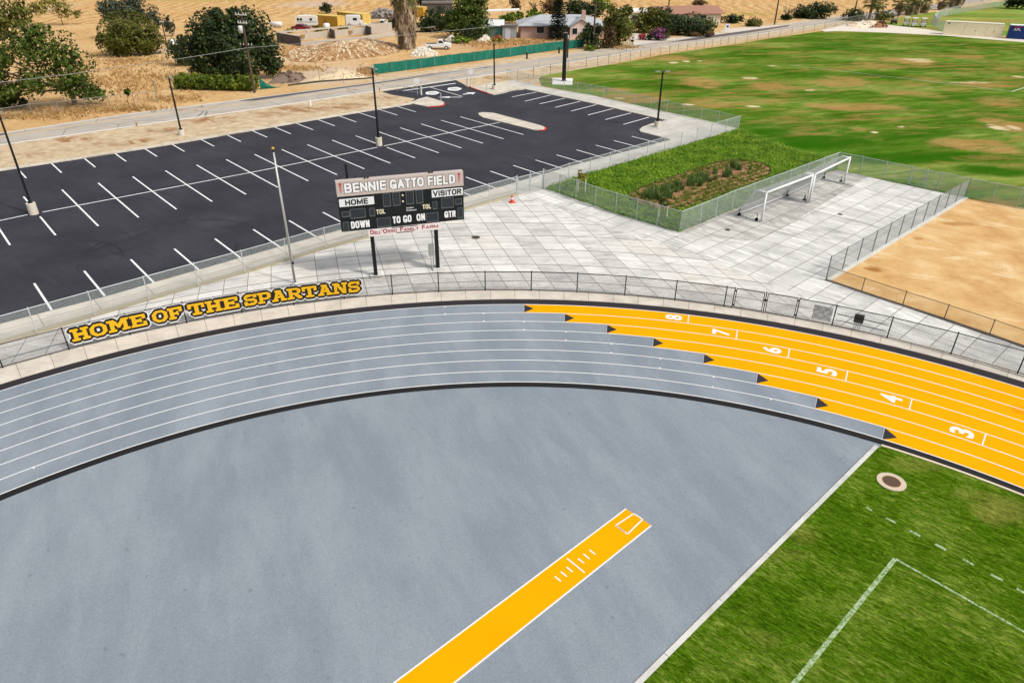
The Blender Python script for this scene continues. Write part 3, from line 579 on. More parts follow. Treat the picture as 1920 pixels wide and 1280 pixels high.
for k in range(9):
    r = RI + k * LW; l = MB()
    if k == 0: r += 0.03
    ringmb(l, r - .028, r + .028, -10, 160, ZT + (.009 if k else .034), .75, .004); l.build('lane_line', M['white_paint'], track)
M['tri'] = flat('dark_triangle_paint', (38, 38, 44), 0.85, 0, 0.15, 20); M['edge'] = flat('pale_edge_paint', (170, 170, 172), .8)
for k, a in enumerate(STAG):
    r0, r1 = RI + k * LW + .04, RI + (k + 1) * LW - .04
    l = MB(); l.prism([TP(r0, a), TP((r0 + r1) / 2, a - 0.56 / (r0 + .5) * 57.3), TP(r1, a)], ZT, ZT + .012); l.build('exchange_mark', M['tri'], track)
    l = MB(); strip(l, TP(r0, a + .03), TP(r1, a + .03), .05, ZT + .014, .004); l.build('exchange_edge', M['edge'], track)
START = {8: 75.37, 7: 71.23, 6: 66.87, 5: 62.18, 4: 57.21, 3: 51.84}
DIGA = {8: 76.61, 7: 72.52, 6: 68.23, 5: 63.7, 4: 58.65, 3: 53.35}
for k, a in START.items():
    r0, r1 = RI + (k - 1) * LW, RI + k * LW
    l = MB(); strip(l, TP(r0, a), TP(r1, a), .06, ZT + .0135, .004); l.build('start_line', M['white_paint'], track)
    b = DIGA[k]; c = TP((r0 + r1) / 2, b); er = (c - CC) / np.hypot(*(c - CC)); et = np.array([-er[1], er[0]])
    wd, hh = 0.62, 0.98; o = c - er * wd / 2 - et * hh / 2
    l = MB(); text(l, str(k), (o[0], o[1], ZT + .013), (er[0], er[1], 0), (et[0], et[1], 0), wd, hh, 0, 0.035)
    q = l.build('lane_number', M['white_paint'], track); q['label'] = 'white painted lane number %d' % k
TICK = [(8, 96.76), (7, 93.38), (6, 89.8), (5, 86.01), (4, 81.88), (3, 77.45), (2, 72.69), (1, 67.67), (1, 130.67)]
for k, a in TICK:
    l = MB()
    for rr, s in ((RI + (k - 1) * LW + .03, 1), (RI + k * LW - .03, -1)):
        e = TP(rr + s * .13, a); l.prism([TP(rr, a - .1), e, TP(rr, a + .1)], ZT, ZT + .0125)
    l.build('zone_tick', M['white_paint'], track)
# concrete apron under the black fence
FPOST = [(6.6, 691.7), (131, 658.5), (245, 628), (351, 607), (454.5, 589.3), (551.5, 573), (646, 561), (736.5, 554), (823, 548.5), (910, 546.5), (996, 546), (1081.5, 550), (1171, 555), (1265, 563.6), (1357, 576), (1372, 578), (1430, 588), (1491, 599), (1559, 613), (1662, 637), (1782, 666), (1906.6, 702.5)]
def FR(a): return 40.3 + 0.95 * (a - 51) / 79 + .02
def apjoint(t, col):
    v = t.vmath('SUBTRACT', t.co(), (CX, CY, 0)); s = t.n('ShaderNodeSeparateXYZ'); t.put(s.inputs[0], v)
    a = t.math('DIVIDE', t.math('MULTIPLY', t.math('ARCTAN2', s.outputs[1], s.outputs[0]), 40.4), 1.52)
    e = t.math('SUBTRACT', 0.5, t.math('ABSOLUTE', t.math('SUBTRACT', t.math('FRACT', a), 0.5)))
    return t.mix(t.step(t.math('MULTIPLY', e, 1.52), .022, .01), col, C(150, 140, 122))
M['apron'] = concrete('apron_concrete', (224, 214, 200), 0.07, 0.18, 0.7, apjoint)
ap = MB(); A = np.arange(20, 160, 1.0); ap.prism([TP(FR(a) + .25, a) for a in A] + [TP(RO + .68, a) for a in A[::-1]], -.05, .07); struct(ap.build('track_apron', M['apron']))
# D zone, runway
D = [TP(RI - .3, a) for a in np.linspace(58.4, 207.4, 100)]
nrm = np.array([-math.sin(R_(42.9)), math.cos(R_(42.9))]); tng = np.array([math.cos(R_(42.9)), math.sin(R_(42.9))])
t = NT('grey_zone_rubber', 0.9, 0, 0.1)
n1 = t.noise(0.28, 6, 0.65, t.mapping(t.co(), (0.4, 1.2, 1), R_(-68)), 0.3); n0 = t.noise(0.9, 4, .6, t.mapping(t.co(), (0.35, 1.3, 1), R_(-68)), .2); sp = t.noise(24, 2, 0.9); sp2 = t.noise(9, 4, 0.8)
col = t.mix(t.step(t.math('ADD', t.math('MULTIPLY', n1, .7), t.math('MULTIPLY', n0, .3)), 0.36, 0.66), C(132, 142, 151), C(148, 157, 165)); col = t.mix(1.0, col, t.math('MULTIPLY_ADD', sp, 0.9, 0.55), 'MULTIPLY'); col = t.mix(1.0, col, t.math('MULTIPLY_ADD', sp2, 0.24, 0.88), 'MULTIPLY'); t.bump(sp, 0.4, 0.006)
sc = t.noise(.55, 7, .8, t.mapping(t.co(), (.25, 1.8, 1), R_(30)), 1.6); col = t.mix(t.math('MULTIPLY', t.step(sc, .62, .72), .22), col, C(182, 186, 188))
spk = t.step(t.noise(3.2, 1, .5), .74, .78); col = t.mix(t.math('MULTIPLY', spk, .35), col, C(92, 98, 106))
sx = t.n('ShaderNodeSeparateXYZ'); t.put(sx.inputs[0], t.mapping(t.co(), (1, 1, 1), R_(-42.9))); fr = t.math('FRACT', t.math('DIVIDE', sx.outputs[1], 1.9)); seam = t.step(t.math('ABSOLUTE', t.math('SUBTRACT', fr, .5)), .496, .5)
col = t.mix(t.math('MULTIPLY', seam, .12), col, C(110, 116, 124)); pas = t.n('ShaderNodeTexWhiteNoise', noise_dimensions='1D'); t.put(pas.inputs['W'], t.math('FLOOR', t.math('DIVIDE', sx.outputs[1], 1.9))); col = t.mix(1.0, col, t.math('MULTIPLY_ADD', pas.outputs['Value'], .035, .982), 'MULTIPLY')
M['dzone'] = t.color(col)
sheet('grey_infield', D, 0.02, M['dzone'])
RW = [np.array([4.49, 20.52]), np.array([5.29, 19.58])]
rw0, rw1 = G(1174, 953, .03), G(1220, 985.5, .03); rwd = np.array([math.cos(R_(42.9)), math.sin(R_(42.9))])
wv = (rw1 - rw0); wv -= rwd * (wv @ rwd); rww = np.hypot(*wv); wv /= rww; e1 = rw0 + wv * rww
rwy = struct(MB().prism([rw0, e1, e1 - rwd * 34, rw0 - rwd * 34], .0, .026).build('vault_runway', M['gold']))
mb = MB(); strip(mb, rw0 + rwd * .0, rw0 - rwd * 34, .055, .032); strip(mb, e1, e1 - rwd * 34, .055, .032); mb.build('edge_line', M['white_paint'], rwy)
def RP(px, py): return G(px, py, .03)
mb = MB()
for a, b in [((1063, 1046), (1096, 1072.5)), ((1040, 1079.5), (1051.5, 1089)), ((1051.5, 1071), (1062.5, 1080)), ((1062.5, 1062.5), (1073.5, 1071.5)), ((1083.5, 1046.5), (1095, 1055)), ((1094, 1038), (1105.5, 1047)), ((1105, 1030), (1116, 1038.5))]: strip(mb, RP(*a), RP(*b), .055, .0325)
mb.build('run_up_mark', M['white_paint'], rwy)
box = [RP(1154.5, 984.5), RP(1188.5, 962), RP(1205, 973), RP(1176.5, 1000.5)]
mb = MB()
for a, b in zip(box, box[1:] + box[:1]): strip(mb, a, b, .055, .0325)
mb.build('vault_box_rim', M['white_paint'], rwy)
q = [lerp(box[i], sum(box) / 4, .12) for i in range(4)]
MB().prism(q, .02, .0295).build('vault_box_lid', M['gold'], rwy)
mb = MB(); strip(mb, lerp(box[0], box[3], .05), lerp(box[0], box[3], .8), .02, .034); mb.build('vault_box_slot', M['black_steel'], rwy)
for i, (x, y) in enumerate([(1573, 863), (1576, 861.5), (1580, 859.5), (1583.5, 857.5), (1577, 866), (1580.5, 868), (1585, 866), (1588, 864)]): struct(MB().box((*G(x, y), .022), (.028, .028, .006)).build('anchor_hole', M['black_steel']))
# kerb between grey zone and grass, infield grass and paint
k0 = CC + nrm * 8.2
M['kerb_white'] = concrete('pale_kerb_concrete', (222, 220, 212), .08, .2, .8)
a = k0 + tng * 28.75; mb = MB()
for i in range(14):
    s0 = 28.7 - i * 3.05; strip(mb, k0 + tng * s0 - nrm * .02, k0 + tng * (s0 - 3.03) - nrm * .02, .17, .06, .1)
struct(mb.build('kerb', M['kerb_white']))
mb = MB(); ringmb(mb, RI - .46, RI - .34, -10, 58.5, .045, 1, .08); struct(mb.build('kerb', flat('cream_kerb', (226, 210, 184), .9)))
t = NT('infield_grass', 1.0, 0, 0.0)
mpp = t.mapping(t.co(), (0.5, 1.7, 1), R_(-40)); n1 = t.noise(.35, 5, .65); n2 = t.noise(3.2, 6, .8, mpp, 1.0); n3 = t.noise(7.5, 4, .9, mpp, 1.0)
f = t.math('ADD', t.math('MULTIPLY', n1, .35), t.math('MULTIPLY', n2, .65)); col = t.ramp(f, [(.36, C(52, 86, 6)), (.5, C(92, 130, 22)), (.62, C(152, 170, 70))])
yl = t.patches([(1880, 960, 60, 30, .7), (1720, 870, 60, 14, .4), (1500, 1000, 40, 20, .4), (1480, 1040, 60, 14, .35), (1820, 930, 50, 12, .4), (1430, 1200, 40, 20, .3)], .8, .7); col = t.mix(t.math('MULTIPLY', yl, n2), col, C(190, 176, 92))
col = t.mix(1.0, col, t.math('MULTIPLY_ADD', t.step(n3, .34, .66), .95, .46), 'MULTIPLY'); t.bump(t.math('ADD', n2, n3), 1.0, .1); M['infield'] = t.color(col)
IF = [TP(RI - .42, a) for a in np.arange(58.4, -20, -1.5)] + [TP(0, -20)] + [k0 - tng * 40, k0 - tng * 40 - nrm * .08, k0 + tng * 28.5 - nrm * .08]
sheet('infield_grass', IF, .028, M['infield'])
def fade(name, rgb, lo, hi):
    t = NT(name, .9); n = t.noise(9, 5, .8); col = t.mix(t.step(n, lo, hi), C(96, 130, 40), C(*rgb)); return t.color(col)
M['chalk'] = fade('faded_field_chalk', (176, 196, 158), .4, .58)
mb = MB(); cn = G(1678, 1048); e1_, e2_ = G(1490, 1280), G(1920, 1185)
dd = (e1_ - cn) / np.hypot(*(e1_ - cn)); strip(mb, cn, cn + dd * 30, .15, .034); dd2 = (e2_ - cn) / np.hypot(*(e2_ - cn)); strip(mb, cn, cn + dd2 * 60, .085, .036)
for x, y in [(1629, 954.5), (1669.5, 976), (1715.5, 1000.5), (1763, 1026), (1815.5, 1054.5), (1868.5, 1083), (1917, 1110)]:
    c = G(x, y); l = .2 if x == 1629 else .34; strip(mb, c - dd2 * l / 2 * 1.1, c + dd2 * l / 2 * 1.1, .11, .035)
struct(mb.build('field_line', M['chalk']))
c = G(1671.5, 902.5, .05); o = thing('manhole', 'round brown manhole cover with a pale concrete collar in the corner of the infield grass', 'manhole', (c[0], c[1], 0))
n = 28; cir = lambda r: [c + r * np.array([math.cos(2 * math.pi * i / n), math.sin(2 * math.pi * i / n)]) for i in range(n)]
MB().prism(cir(.56), -.02, .06).build('collar', flat('collar_concrete', (210, 192, 168), .9, 0, .15, 5), o); MB().prism(cir(.36), .0, .066).build('rim', flat('rust_rim', (176, 132, 88), .9), o); MB().prism(cir(.335), .0, .071).build('cover', flat('brown_cover', (92, 70, 54), .85, 0, .15, 30), o)

# ------------------------------------------------------------------ FENCES
def chain(mb, a, b, z0, z1, cell=.07, r=.0035, mi=0):
    a, b = np.asarray(a, float), np.asarray(b, float); L = np.hypot(*(b - a)); u = (b - a) / L; nr = np.array([-u[1], u[0]]); h = z1 - z0
    segs = []
    for s in (1, -1):
        for c in np.arange(-h, L, cell):
            x0, x1 = max(c, 0), min(c + h, L)
            if x1 - x0 < .01: continue
            y0, y1 = x0 - c, x1 - c
            if s < 0: y0, y1 = h - y0, h - y1
            segs.append((x0, y0, x1, y1, s))
    q = []
    for x0, y0, x1, y1, s in segs:
        d = np.array([x1 - x0, y1 - y0]); d /= np.hypot(*d); px = np.array([-d[1], d[0]]) * r
        P = lambda x, y, o: (a[0] + u[0] * x + nr[0] * o, a[1] + u[1] * x + nr[1] * o, z0 + y)
        A3 = [P(x0 + px[0], y0 + px[1], 0), P(x0 - px[0] * .5, y0 - px[1] * .5, r), P(x0 - px[0] * .5, y0 - px[1] * .5, -r)]
        B3 = [P(x1 + px[0], y1 + px[1], 0), P(x1 - px[0] * .5, y1 - px[1] * .5, r), P(x1 - px[0] * .5, y1 - px[1] * .5, -r)]
        for i in range(3): j = (i + 1) % 3; q.append((A3[i], A3[j], B3[j], B3[i]))
    if q: mb.addq(q, mi)
def fence(name, label, pts, h, mats, zb=0.05, pr=.03, rr=.021, cell=.07, wr=.0035, top=True, bottom=False, mid=False, extra=.05, group=None, skip=(), cat='fence', hs=None):
    P = [np.asarray(p, float) for p in pts]; o = thing(name, label, cat, (P[0][0], P[0][1], zb), group)
    post = None
    for i, p in enumerate(P):
        if post is None:
            mb = MB(); mb.tube([(p[0], p[1], zb - .02), (p[0], p[1], zb + h + extra)], pr, 8); mb.tube([(p[0], p[1], zb + h + extra), (p[0], p[1], zb + h + extra + .03)], [pr * 1.15, pr * .3], 8)
            post = mb.build('post', mats[0], o)
        else:
            q = post.copy(); COL.objects.link(q); q.parent = o; q.location = (p[0] - P[0][0], p[1] - P[0][1], 0)
    tr = MB(); ch = MB(); br = MB(); mr = MB()
    for i, (a, b) in enumerate(zip(P[:-1], P[1:])):
        if i in skip:
            for m_, nm_, k_ in ((tr, 'top_rail', 0), (br, 'bottom_rail', 0), (mr, 'middle_rail', 0), (ch, 'chain_mesh', 1)):
                if m_.n: m_.build(nm_, mats[k_], o)
            tr = MB(); ch = MB(); br = MB(); mr = MB(); continue
        A, B = (a[0], a[1]), (b[0], b[1])
        if top: tr.tube([(*A, zb + h), (*B, zb + h)], rr, 6)
        if bottom: br.tube([(*A, zb + .07), (*B, zb + .07)], rr * .85, 6)
        if mid: mr.tube([(*A, zb + h * .5), (*B, zb + h * .5)], rr * .8, 6)
        if wr: chain(ch, a, b, zb + .04, zb + h, cell, wr)
    if tr.n: tr.build('top_rail', mats[0], o)
    if br.n: br.build('bottom_rail', mats[0], o)
    if mr.n: mr.build('middle_rail', mats[0], o)
    if ch.n: ch.build('chain_mesh', mats[1], o)
    return o
def subdiv(pts, sp):
    P = [np.asarray(p, float) for p in pts]; L = [np.hypot(*(b - a)) for a, b in zip(P[:-1], P[1:])]; T = sum(L); n = max(1, round(T / sp)); out = []
    for k in range(n + 1):
        s = T * k / n
        for i, l in enumerate(L):
            if s <= l + 1e-6 or i == len(L) - 1: out.append(lerp(P[i], P[i + 1], min(1, s / l))); break
            s -= l
    return out
M['black_mesh'] = flat('black_vinyl_mesh', (34, 34, 34), 0.6)
M['galv_mesh'] = flat('galvanised_mesh', (178, 186, 184), 0.5, .1)
ZF = .07
fa = [134.3, ] + [ang(x, y, ZF) for x, y in FPOST] 
fa += [47.2, 43.5]
fpos = [TP(FR(a), a) for a in fa]
ig = [i for i, a in enumerate(fa)]
HB = 1.3
gate_i = 16  # bay index of post 1372
tf = fence('track_fence', 'black curved chain link fence along the outside of the running track carrying gold lettering', fpos, HB, (M['black_steel'], M['black_mesh']), ZF, .032, .024, .064, .003, True, True, skip=(16, 17))
# the two gate leaves
def leaf(parent, a, b, z0, z1, mats, latch=True, cell=.064, wr=.003, r=.024):
    a, b = np.asarray(a), np.asarray(b); u = (b - a) / np.hypot(*(b - a)); a = a + u * .1; b = b - u * .1; mb = MB()
    mb.tube([(*a, z0), (*a, z1)], r, 6); mb.tube([(*b, z0), (*b, z1)], r, 6); mb.tube([(*a, z0), (*b, z0)], r, 6); mb.tube([(*a, z1), (*b, z1)], r, 6)
    g = mb.build('gate', mats[0], parent); ch = MB(); chain(ch, a, b, z0, z1, cell, wr); ch.build('gate_mesh', mats[1], g)
    for zz in (z0 + .15, z1 - .15): MB().box((a[0] - u[0] * .05, a[1] - u[1] * .05, zz), (.09, .06, .09)).build('hinge', mats[0], g)
    if latch: MB().box((b[0] + u[0] * .05, b[1] + u[1] * .05, z0 + (z1 - z0) * .62), (.14, .06, .1)).build('latch', mats[0], g)
leaf(tf, fpos[16], fpos[17], ZF + .08, ZF + HB, (M['black_steel'], M['black_mesh'])); leaf(tf, fpos[18], fpos[17], ZF + .08, ZF + HB, (M['black_steel'], M['black_mesh']))
# cable-tied panel, rails and box right of the gate
mb = MB(); a, b = fpos[18], fpos[19]; a2, b2 = lerp(a, b, .42), lerp(a, b, .93); chain(mb, a2, b2, ZF + .25, ZF + 1.1, .03, .0045); mb.build('doubled_mesh', flat('grey_mesh', (96, 98, 98), .6), tf)
mb = MB(); a, b = fpos[19], fpos[20]
for z in (.42, .8): mb.tube([(*lerp(a, b, .05), ZF + z), (*lerp(a, b, .95), ZF + z)], .02, 6)
mb.build('cross_rail', M['black_steel'], tf)
c = lerp(a, b, .44); u = (b - a) / np.hypot(*(b - a)); rot = math.atan2(u[1], u[0]); cb = c + np.array([-u[1], u[0]]) * .12
o = thing('utility_box', 'grey metal control box strapped inside the black track fence right of the gate', 'utility box', (cb[0], cb[1], ZF))
MB().box((cb[0], cb[1], ZF + .75), (.5, .14, .5), rot).build('cabinet', flat('grey_cabinet', (84, 92, 92), .5, 0, .1), o)
mb = MB()
for k in (-.15, -.05, .05, .15): mb.tube([(cb[0] + u[0] * k, cb[1] + u[1] * k, ZF), (cb[0] + u[0] * k, cb[1] + u[1] * k, ZF + .5)], .016, 6)
mb.build('conduit', M['galv_dull'], o)
# ---- gold cup lettering HOME OF THE SPARTANS pushed into the fence mesh
def rect(x0, y0, x1, y1): return [(x0, y0), (x1, y0), (x1, y1), (x0, y1)]
S = .2; SL = .34; V = .21
SLAB = {  # slab-serif capitals in a 1 x 1 box: filled outlines, then cut-outs
 'H': ([rect(.12, 0, .34, 1), rect(.66, 0, .88, 1), rect(.3, .4, .7, .6), rect(0, 0, .44, .19), rect(0, .81, .44, 1), rect(.56, 0, 1, .19), rect(.56, .81, 1, 1)], []),
 'O': ([[(.28, 0), (.72, 0), (1, .27), (1, .73), (.72, 1), (.28, 1), (0, .73), (0, .27)]], [[(.38, .2), (.62, .2), (.75, .34), (.75, .66), (.62, .8), (.38, .8), (.25, .66), (.25, .34)]]),
 'M': ([rect(.1, 0, .29, 1), rect(.71, 0, .9, 1), rect(0, 0, .38, .19), rect(.62, 0, 1, .19), rect(0, .81, .3, 1), rect(.7, .81, 1, 1), [(.14, 1), (.32, 1), (.5, .62), (.68, 1), (.86, 1), (.56, .3), (.44, .3)]], []),
 'E': ([rect(.12, 0, .36, 1), rect(0, 0, 1, .2), rect(0, .8, .96, 1), rect(.3, .4, .66, .6), rect(.78, 0, 1, .4), rect(.76, .6, .96, 1), rect(.6, .32, .72, .68)], []),
 'F': ([rect(.12, 0, .38, 1), rect(0, 0, .52, .19), rect(0, .8, 1, 1), rect(.3, .38, .68, .58), rect(.78, .58, 1, 1), rect(.62, .3, .74, .66)], []),
 'T': ([rect(.38, 0, .62, 1), rect(.22, 0, .78, .19), rect(0, .8, 1, 1), rect(0, .58, .2, 1), rect(.8, .58, 1, 1)], []),
 'S': ([[(.25, 0), (.75, 0), (1, .2), (1, .42), (.78, .6), (.26, .62), (.26, .76), (.72, .8), (.78, .66), (1, .66), (1, 1), (.84, 1), (.8, .96), (.25, 1), (.02, .82), (.02, .58), (.22, .41), (.76, .39), (.76, .24), (.3, .2), (.22, .36), (0, .36), (0, 0), (.16, 0), (.2, .05)]], []),
 'P': ([rect(.12, 0, .38, 1), rect(0, 0, .52, .19), [(0, .81), (.0, 1), (.76, 1), (1, .84), (1, .5), (.76, .33), (.3, .33), (.3, .81)]], [[(.38, .52), (.66, .52), (.74, .58), (.74, .75), (.66, .81), (.38, .81)]]),
 'A': ([[(.1, .1), (.36, .95), (.64, .95), (.9, .1), (.66, .1), (.5, .7), (.34, .1)], rect(.26, .28, .74, .45), rect(0, 0, .42, .19), rect(.58, 0, 1, .19), rect(.24, .82, .66, 1)], []),
 'R': ([rect(.12, 0, .36, 1), rect(0, 0, .46, .19), [(0, .81), (0, 1), (.72, 1), (.93, .86), (.93, .55), (.74, .4), (.98, .19), (1, .19), (1, 0), (.74, 0), (.46, .38), (.3, .38), (.3, .81)]], [[(.36, .55), (.62, .55), (.7, .6), (.7, .76), (.62, .81), (.36, .81)]]),
 'N': ([rect(.1, 0, .3, 1), rect(.7, 0, .9, 1), rect(0, 0, .4, .19), rect(0, .81, .34, 1), rect(.6, .81, 1, 1), [(.12, 1), (.38, 1), (.9, 0), (.64, 0)]], []),
}
def inpoly(P, x, y):
    ins = np.zeros(x.shape, bool); n = len(P); j = n - 1
    for i in range(n):
        xi, yi = P[i]; xj, yj = P[j]
        if yi != yj: ins ^= ((yi > y) != (yj > y)) & (x < (xj - xi) * (y - yi) / (yj - yi) + xi)
        j = i
    return ins
def dil(m, k):
    for _ in range(k):
        p = np.pad(m, 1); m = p[1:-1, 1:-1] | p[:-2, 1:-1] | p[2:, 1:-1] | p[1:-1, :-2] | p[1:-1, 2:]
        p = np.pad(m, 1) if _ % 2 else p
    return m
M['cup_gold'] = flat('gold_cup', (240, 184, 12), .55, 0, .12, 9); M['cup_black'] = flat('black_cup', (18, 17, 16), .6); M['cup_white'] = flat('white_cup', (236, 236, 234), .6)
def FP(a):
    for i in range(len(fa) - 1):
        if fa[i] >= a >= fa[i + 1]:
            P0, P1 = fpos[i], fpos[i + 1]; d = np.array([math.cos(R_(a)), math.sin(R_(a))]); e = P1 - P0; w0 = P0 - CC
            k = (w0[1] * d[0] - w0[0] * d[1]) / (d[1] * e[0] - d[0] * e[1]); return P0 + e * k - d * .012
    return TP(FR(a), a)
CELL = .034; LH = .72; ZL = ZF + .41
for word, pa, pb, wl in [('HOME', (133, 629), (274, 597), [1, .95, 1.25, .95]), ('OF', (286, 596.5), (341, 581.5), [1, .95]), ('THE', (352, 579), (447, 563), [1, 1, 1]), ('SPARTANS', (457, 561), (674, 535), [.85, .9, 1.02, 1, 1.02, 1.02, 1.05, .82])]:
    a0, a1 = ang(*pa, ZF + .74), ang(*pb, ZF + .74); rm = FR((a0 + a1) / 2); L = R_(a0 - a1) * rm
    gap = .045; tot = sum(wl) + gap * (len(wl) - 1); pad = 6
    W = int(L / CELL) + 2 * pad; Hn = int(LH / CELL) + 2 * pad
    jj, ii = np.mgrid[0:Hn, 0:W]; X = (ii - pad + .5 + .5 * (jj % 2)) * CELL; Y = (jj - pad + .5) * CELL
    masks = []; x = 0
    for ch_, wv_ in zip(word, wl):
        x0, ww = x / tot * L, wv_ / tot * L; u_, v_ = (X - x0) / ww, Y / LH; m = np.zeros(X.shape, bool)
        for Pp in SLAB[ch_][0]: m |= inpoly(Pp, u_, v_)
        for Pp in SLAB[ch_][1]: m &= ~inpoly(Pp, u_, v_)
        masks.append(m); x += wv_ + gap
    allm = np.any(masks, axis=0); blk = dil(allm, 4) & ~allm; wht = dil(allm, 6) & ~blk & ~allm
    def cells(mask, mat, name, parent, dep):
        mb = MB()
        for j, i in zip(*np.nonzero(mask)):
            a = a0 - math.degrees(X[j, i] / rm); p = FP(a); z = ZL + Y[j, i]
            if z > ZF + HB - .02: continue
            mb.box((p[0], p[1], z), (CELL * .98, dep, CELL * .98), R_(a - 90))
        return mb.build(name, mat, parent)
    o = cells(wht, M['cup_white'], 'lettering', tf, .04); o['label'] = 'gold cup letters %s with black and white edges' % word
    cells(blk, M['cup_black'], 'letter_edge', o, .046)
    for m in masks: cells(m, M['cup_gold'], 'letter', o, .052)
# small maker plate beside the last letter
p = TP(FR(104.0), 104.0); MB().box((p[0] , p[1], ZF + 1.12), (.24, .02, .07), R_(14)).build('maker_plate', flat('dark_plate', (60, 60, 62), .5), tf)

# ---- galvanised fences
GV = (M['galv'], M['galv_mesh'])
lotbase = poly([(-330, 741), (0, 643), (206, 582.5), (353, 540), (480, 504), (602, 467.3), (695, 441.5), (870, 391.5), (968, 363.5)], .22)
fence('lot_fence', 'silver chain link fence on the low wall between parking lot and plaza', subdiv(lotbase, 2.95), 1.5, GV, .2, .03, .022, .065, .0036, group=None)
mb = None
gp = [G(969.5, 365.5, .1), G(993.5, 359, .1), G(1018, 352.5, .1)]
gt = thing('gate', 'silver double gate between lot fence and lawn fence at the plaza corner', 'gate', (*gp[0], .1))
for p in gp: MB().tube([(*p, .1), (*p, 1.8)], .04, 8).build('gate_post', M['galv'], gt)
leaf(gt, gp[0], gp[1], .18, 1.6, GV, cell=.07, wr=.0035); leaf(gt, gp[2], gp[1], .18, 1.6, GV, cell=.07, wr=.0035)
fence('lawn_fence', 'silver chain link fence along the pavement between parking lot and green lawn', poly([(1019, 352.5), (1066, 336), (1106, 325), (1143, 314), (1178, 304), (1213, 293), (1245, 283), (1276, 274), (1305.5, 265.5), (1332, 257.5), (1360, 248.5), (1384, 241.5)], .1), 1.42, GV, .1, .032, .022, .075, .0033)
fence('field_fence', 'silver chain link fence between the lot pavement and the playing field', poly([(1384, 241.5), (1346, 231), (1314, 225), (1281, 217.5), (1250, 210), (1219.5, 203), (1189.5, 196), (1158, 189), (1131, 182), (1118, 180), (1107, 178), (1082.5, 174), (1058, 170), (1036, 165.5), (1014, 162), (992, 157.5), (970, 151), (951, 148)], .1), 1.33, (M['galv'], M['galv_mesh']), .1, .03, .02, .09, .0036)
p = G(1137, 181, .1); o = thing('notice_sign', 'small cream notice sign hung on the field fence by the lot', 'sign', (*p, .1)); MB().box((*p, 1.0), (.6, .03, .55), R_(-35)).build('board', flat('notice_cream', (232, 206, 166), .6, 0, .2, 6), o)
fence('swale_fence', 'silver chain link fence on the plaza side of the planted lawn', poly([(1019, 352.5), (1049, 362), (1079.5, 373), (1115.5, 387), (1154, 399.5), (1192.5, 411), (1231, 422.5), (1273, 435.5)], .06), 1.62, GV, .06, .034, .024, .065, .0036)
rb = [G(1273, 435.5, .06), G(1312, 420, .06), G(1341, 407.5, .06), G(1372, 394, .06)]; ce = G(1567.5, 317.5, .06); rb += subdiv([rb[-1], ce], 2.75)[1:]
fence('goal_fence', 'silver chain link fence behind the white soccer goals', rb, 1.62, GV, .06, .034, .024, .065, .0036)
tb = poly([(1567.5, 317.5), (1610.7, 326), (1655.6, 336), (1702, 346)], .06); yb = poly([(1757, 357.5), (1809, 369)], .06)
yf = fence('yard_fence', 'silver chain link fence with double gate at the far end of the goal yard', tb + yb, 1.6, GV, .06, .034, .024, .07, .0036, skip=(3,))
mid_ = lerp(tb[-1], yb[0], .52); MB().tube([(*mid_, .06), (*mid_, 1.75)], .03, 8).build('post', M['galv'], yf)
leaf(yf, tb[-1], mid_, .12, 1.62, GV, cell=.07, wr=.0035); leaf(yf, yb[0], mid_, .12, 1.62, GV, cell=.07, wr=.0035)
mb = MB()
for a, b in ((tb[-1], mid_), (mid_, yb[0])): mb.tube([(*a, .72), (*b, .72)], .02, 6)
mb.build('gate_brace', M['galv'], yf)
fence('far_dirt_fence', 'silver chain link fence between the tan dirt field and the green field', poly([(1809, 369.5), (1858, 379.5), (1905, 388.5), (1955, 398), (2010, 409), (2070, 421)], .06), 1.62, GV, .06, .034, .024, .07, .0036)
db = [G(1809, 369.5, .06)] + subdiv([G(1809, 369.5, .06), G(1548.5, 524.5, .06)], 2.3)[1:]
fence('yard_side_fence', 'chain link fence with grey posts running diagonally between goal yard and tan dirt', db, 1.62, (flat('dark_galv_post', (118, 124, 124), .5, .3), flat('light_mesh', (176, 182, 180), .5)), .06, .036, .018, .07, .003)
mb = MB(); polystrip(mb, [p + np.array([.1, -.1]) for p in db], .3, .1, .15); struct(mb.build('kerb', M['kerb_white']))
nb = poly([(1548.5, 524.5), (1615, 547), (1692, 572.5), (1770, 598), (1855, 627), (1935, 655), (2020, 686)], .06)
fence('near_dirt_fence', 'low grey chain link fence between tan dirt field and the curved walkway', nb, 0.92, (flat('thin_grey_post', (92, 88, 80), .6), flat('dull_mesh', (150, 136, 112), .6)), .06, .026, .018, .075, .0026, bottom=True)
mb = MB(); polystrip(mb, nb, .22, .09, .15); struct(mb.build('kerb', flat('dark_kerb', (112, 104, 94), .9)))
rs = poly([(970, 151), (1000, 146), (1032, 139.5), (1065, 133), (1099, 126.5), (1120, 123.8), (1141, 120.5), (1162, 118), (1181.5, 114), (1200, 111.5), (1219, 108.5), (1237.5, 105.5), (1255, 103), (1271, 100), (1288, 97), (1304, 95), (1319.5, 92.5), (1334.7, 90.3), (1350, 88), (1364.7, 85.5), (1378, 83.6), (1400, 80), (1420, 76.5), (1440, 73.5), (1462, 70), (1484, 66), (1505, 62.5), (1526, 59), (1545, 56)], .03)
fence('roadside_fence', 'weathered wire fence with grey posts between the road and the playing field', rs, 1.5, (M['galv_dull'], M['galv_dull']), .03, .045, .02, .25, .004)
rs2 = poly([(1545, 56), (1566, 51.5), (1587, 47), (1610, 43), (1640, 38), (1672, 33), (1700, 28.5), (1740, 22), (1790, 13), (1840, 5), (1885, -3)], .03)
fence('roadside_fence', 'far wire fence between the road bend and the palm trees', rs2, 1.7, (M['galv_dull'], M['galv_dull']), .03, .05, .03, .3, .006)
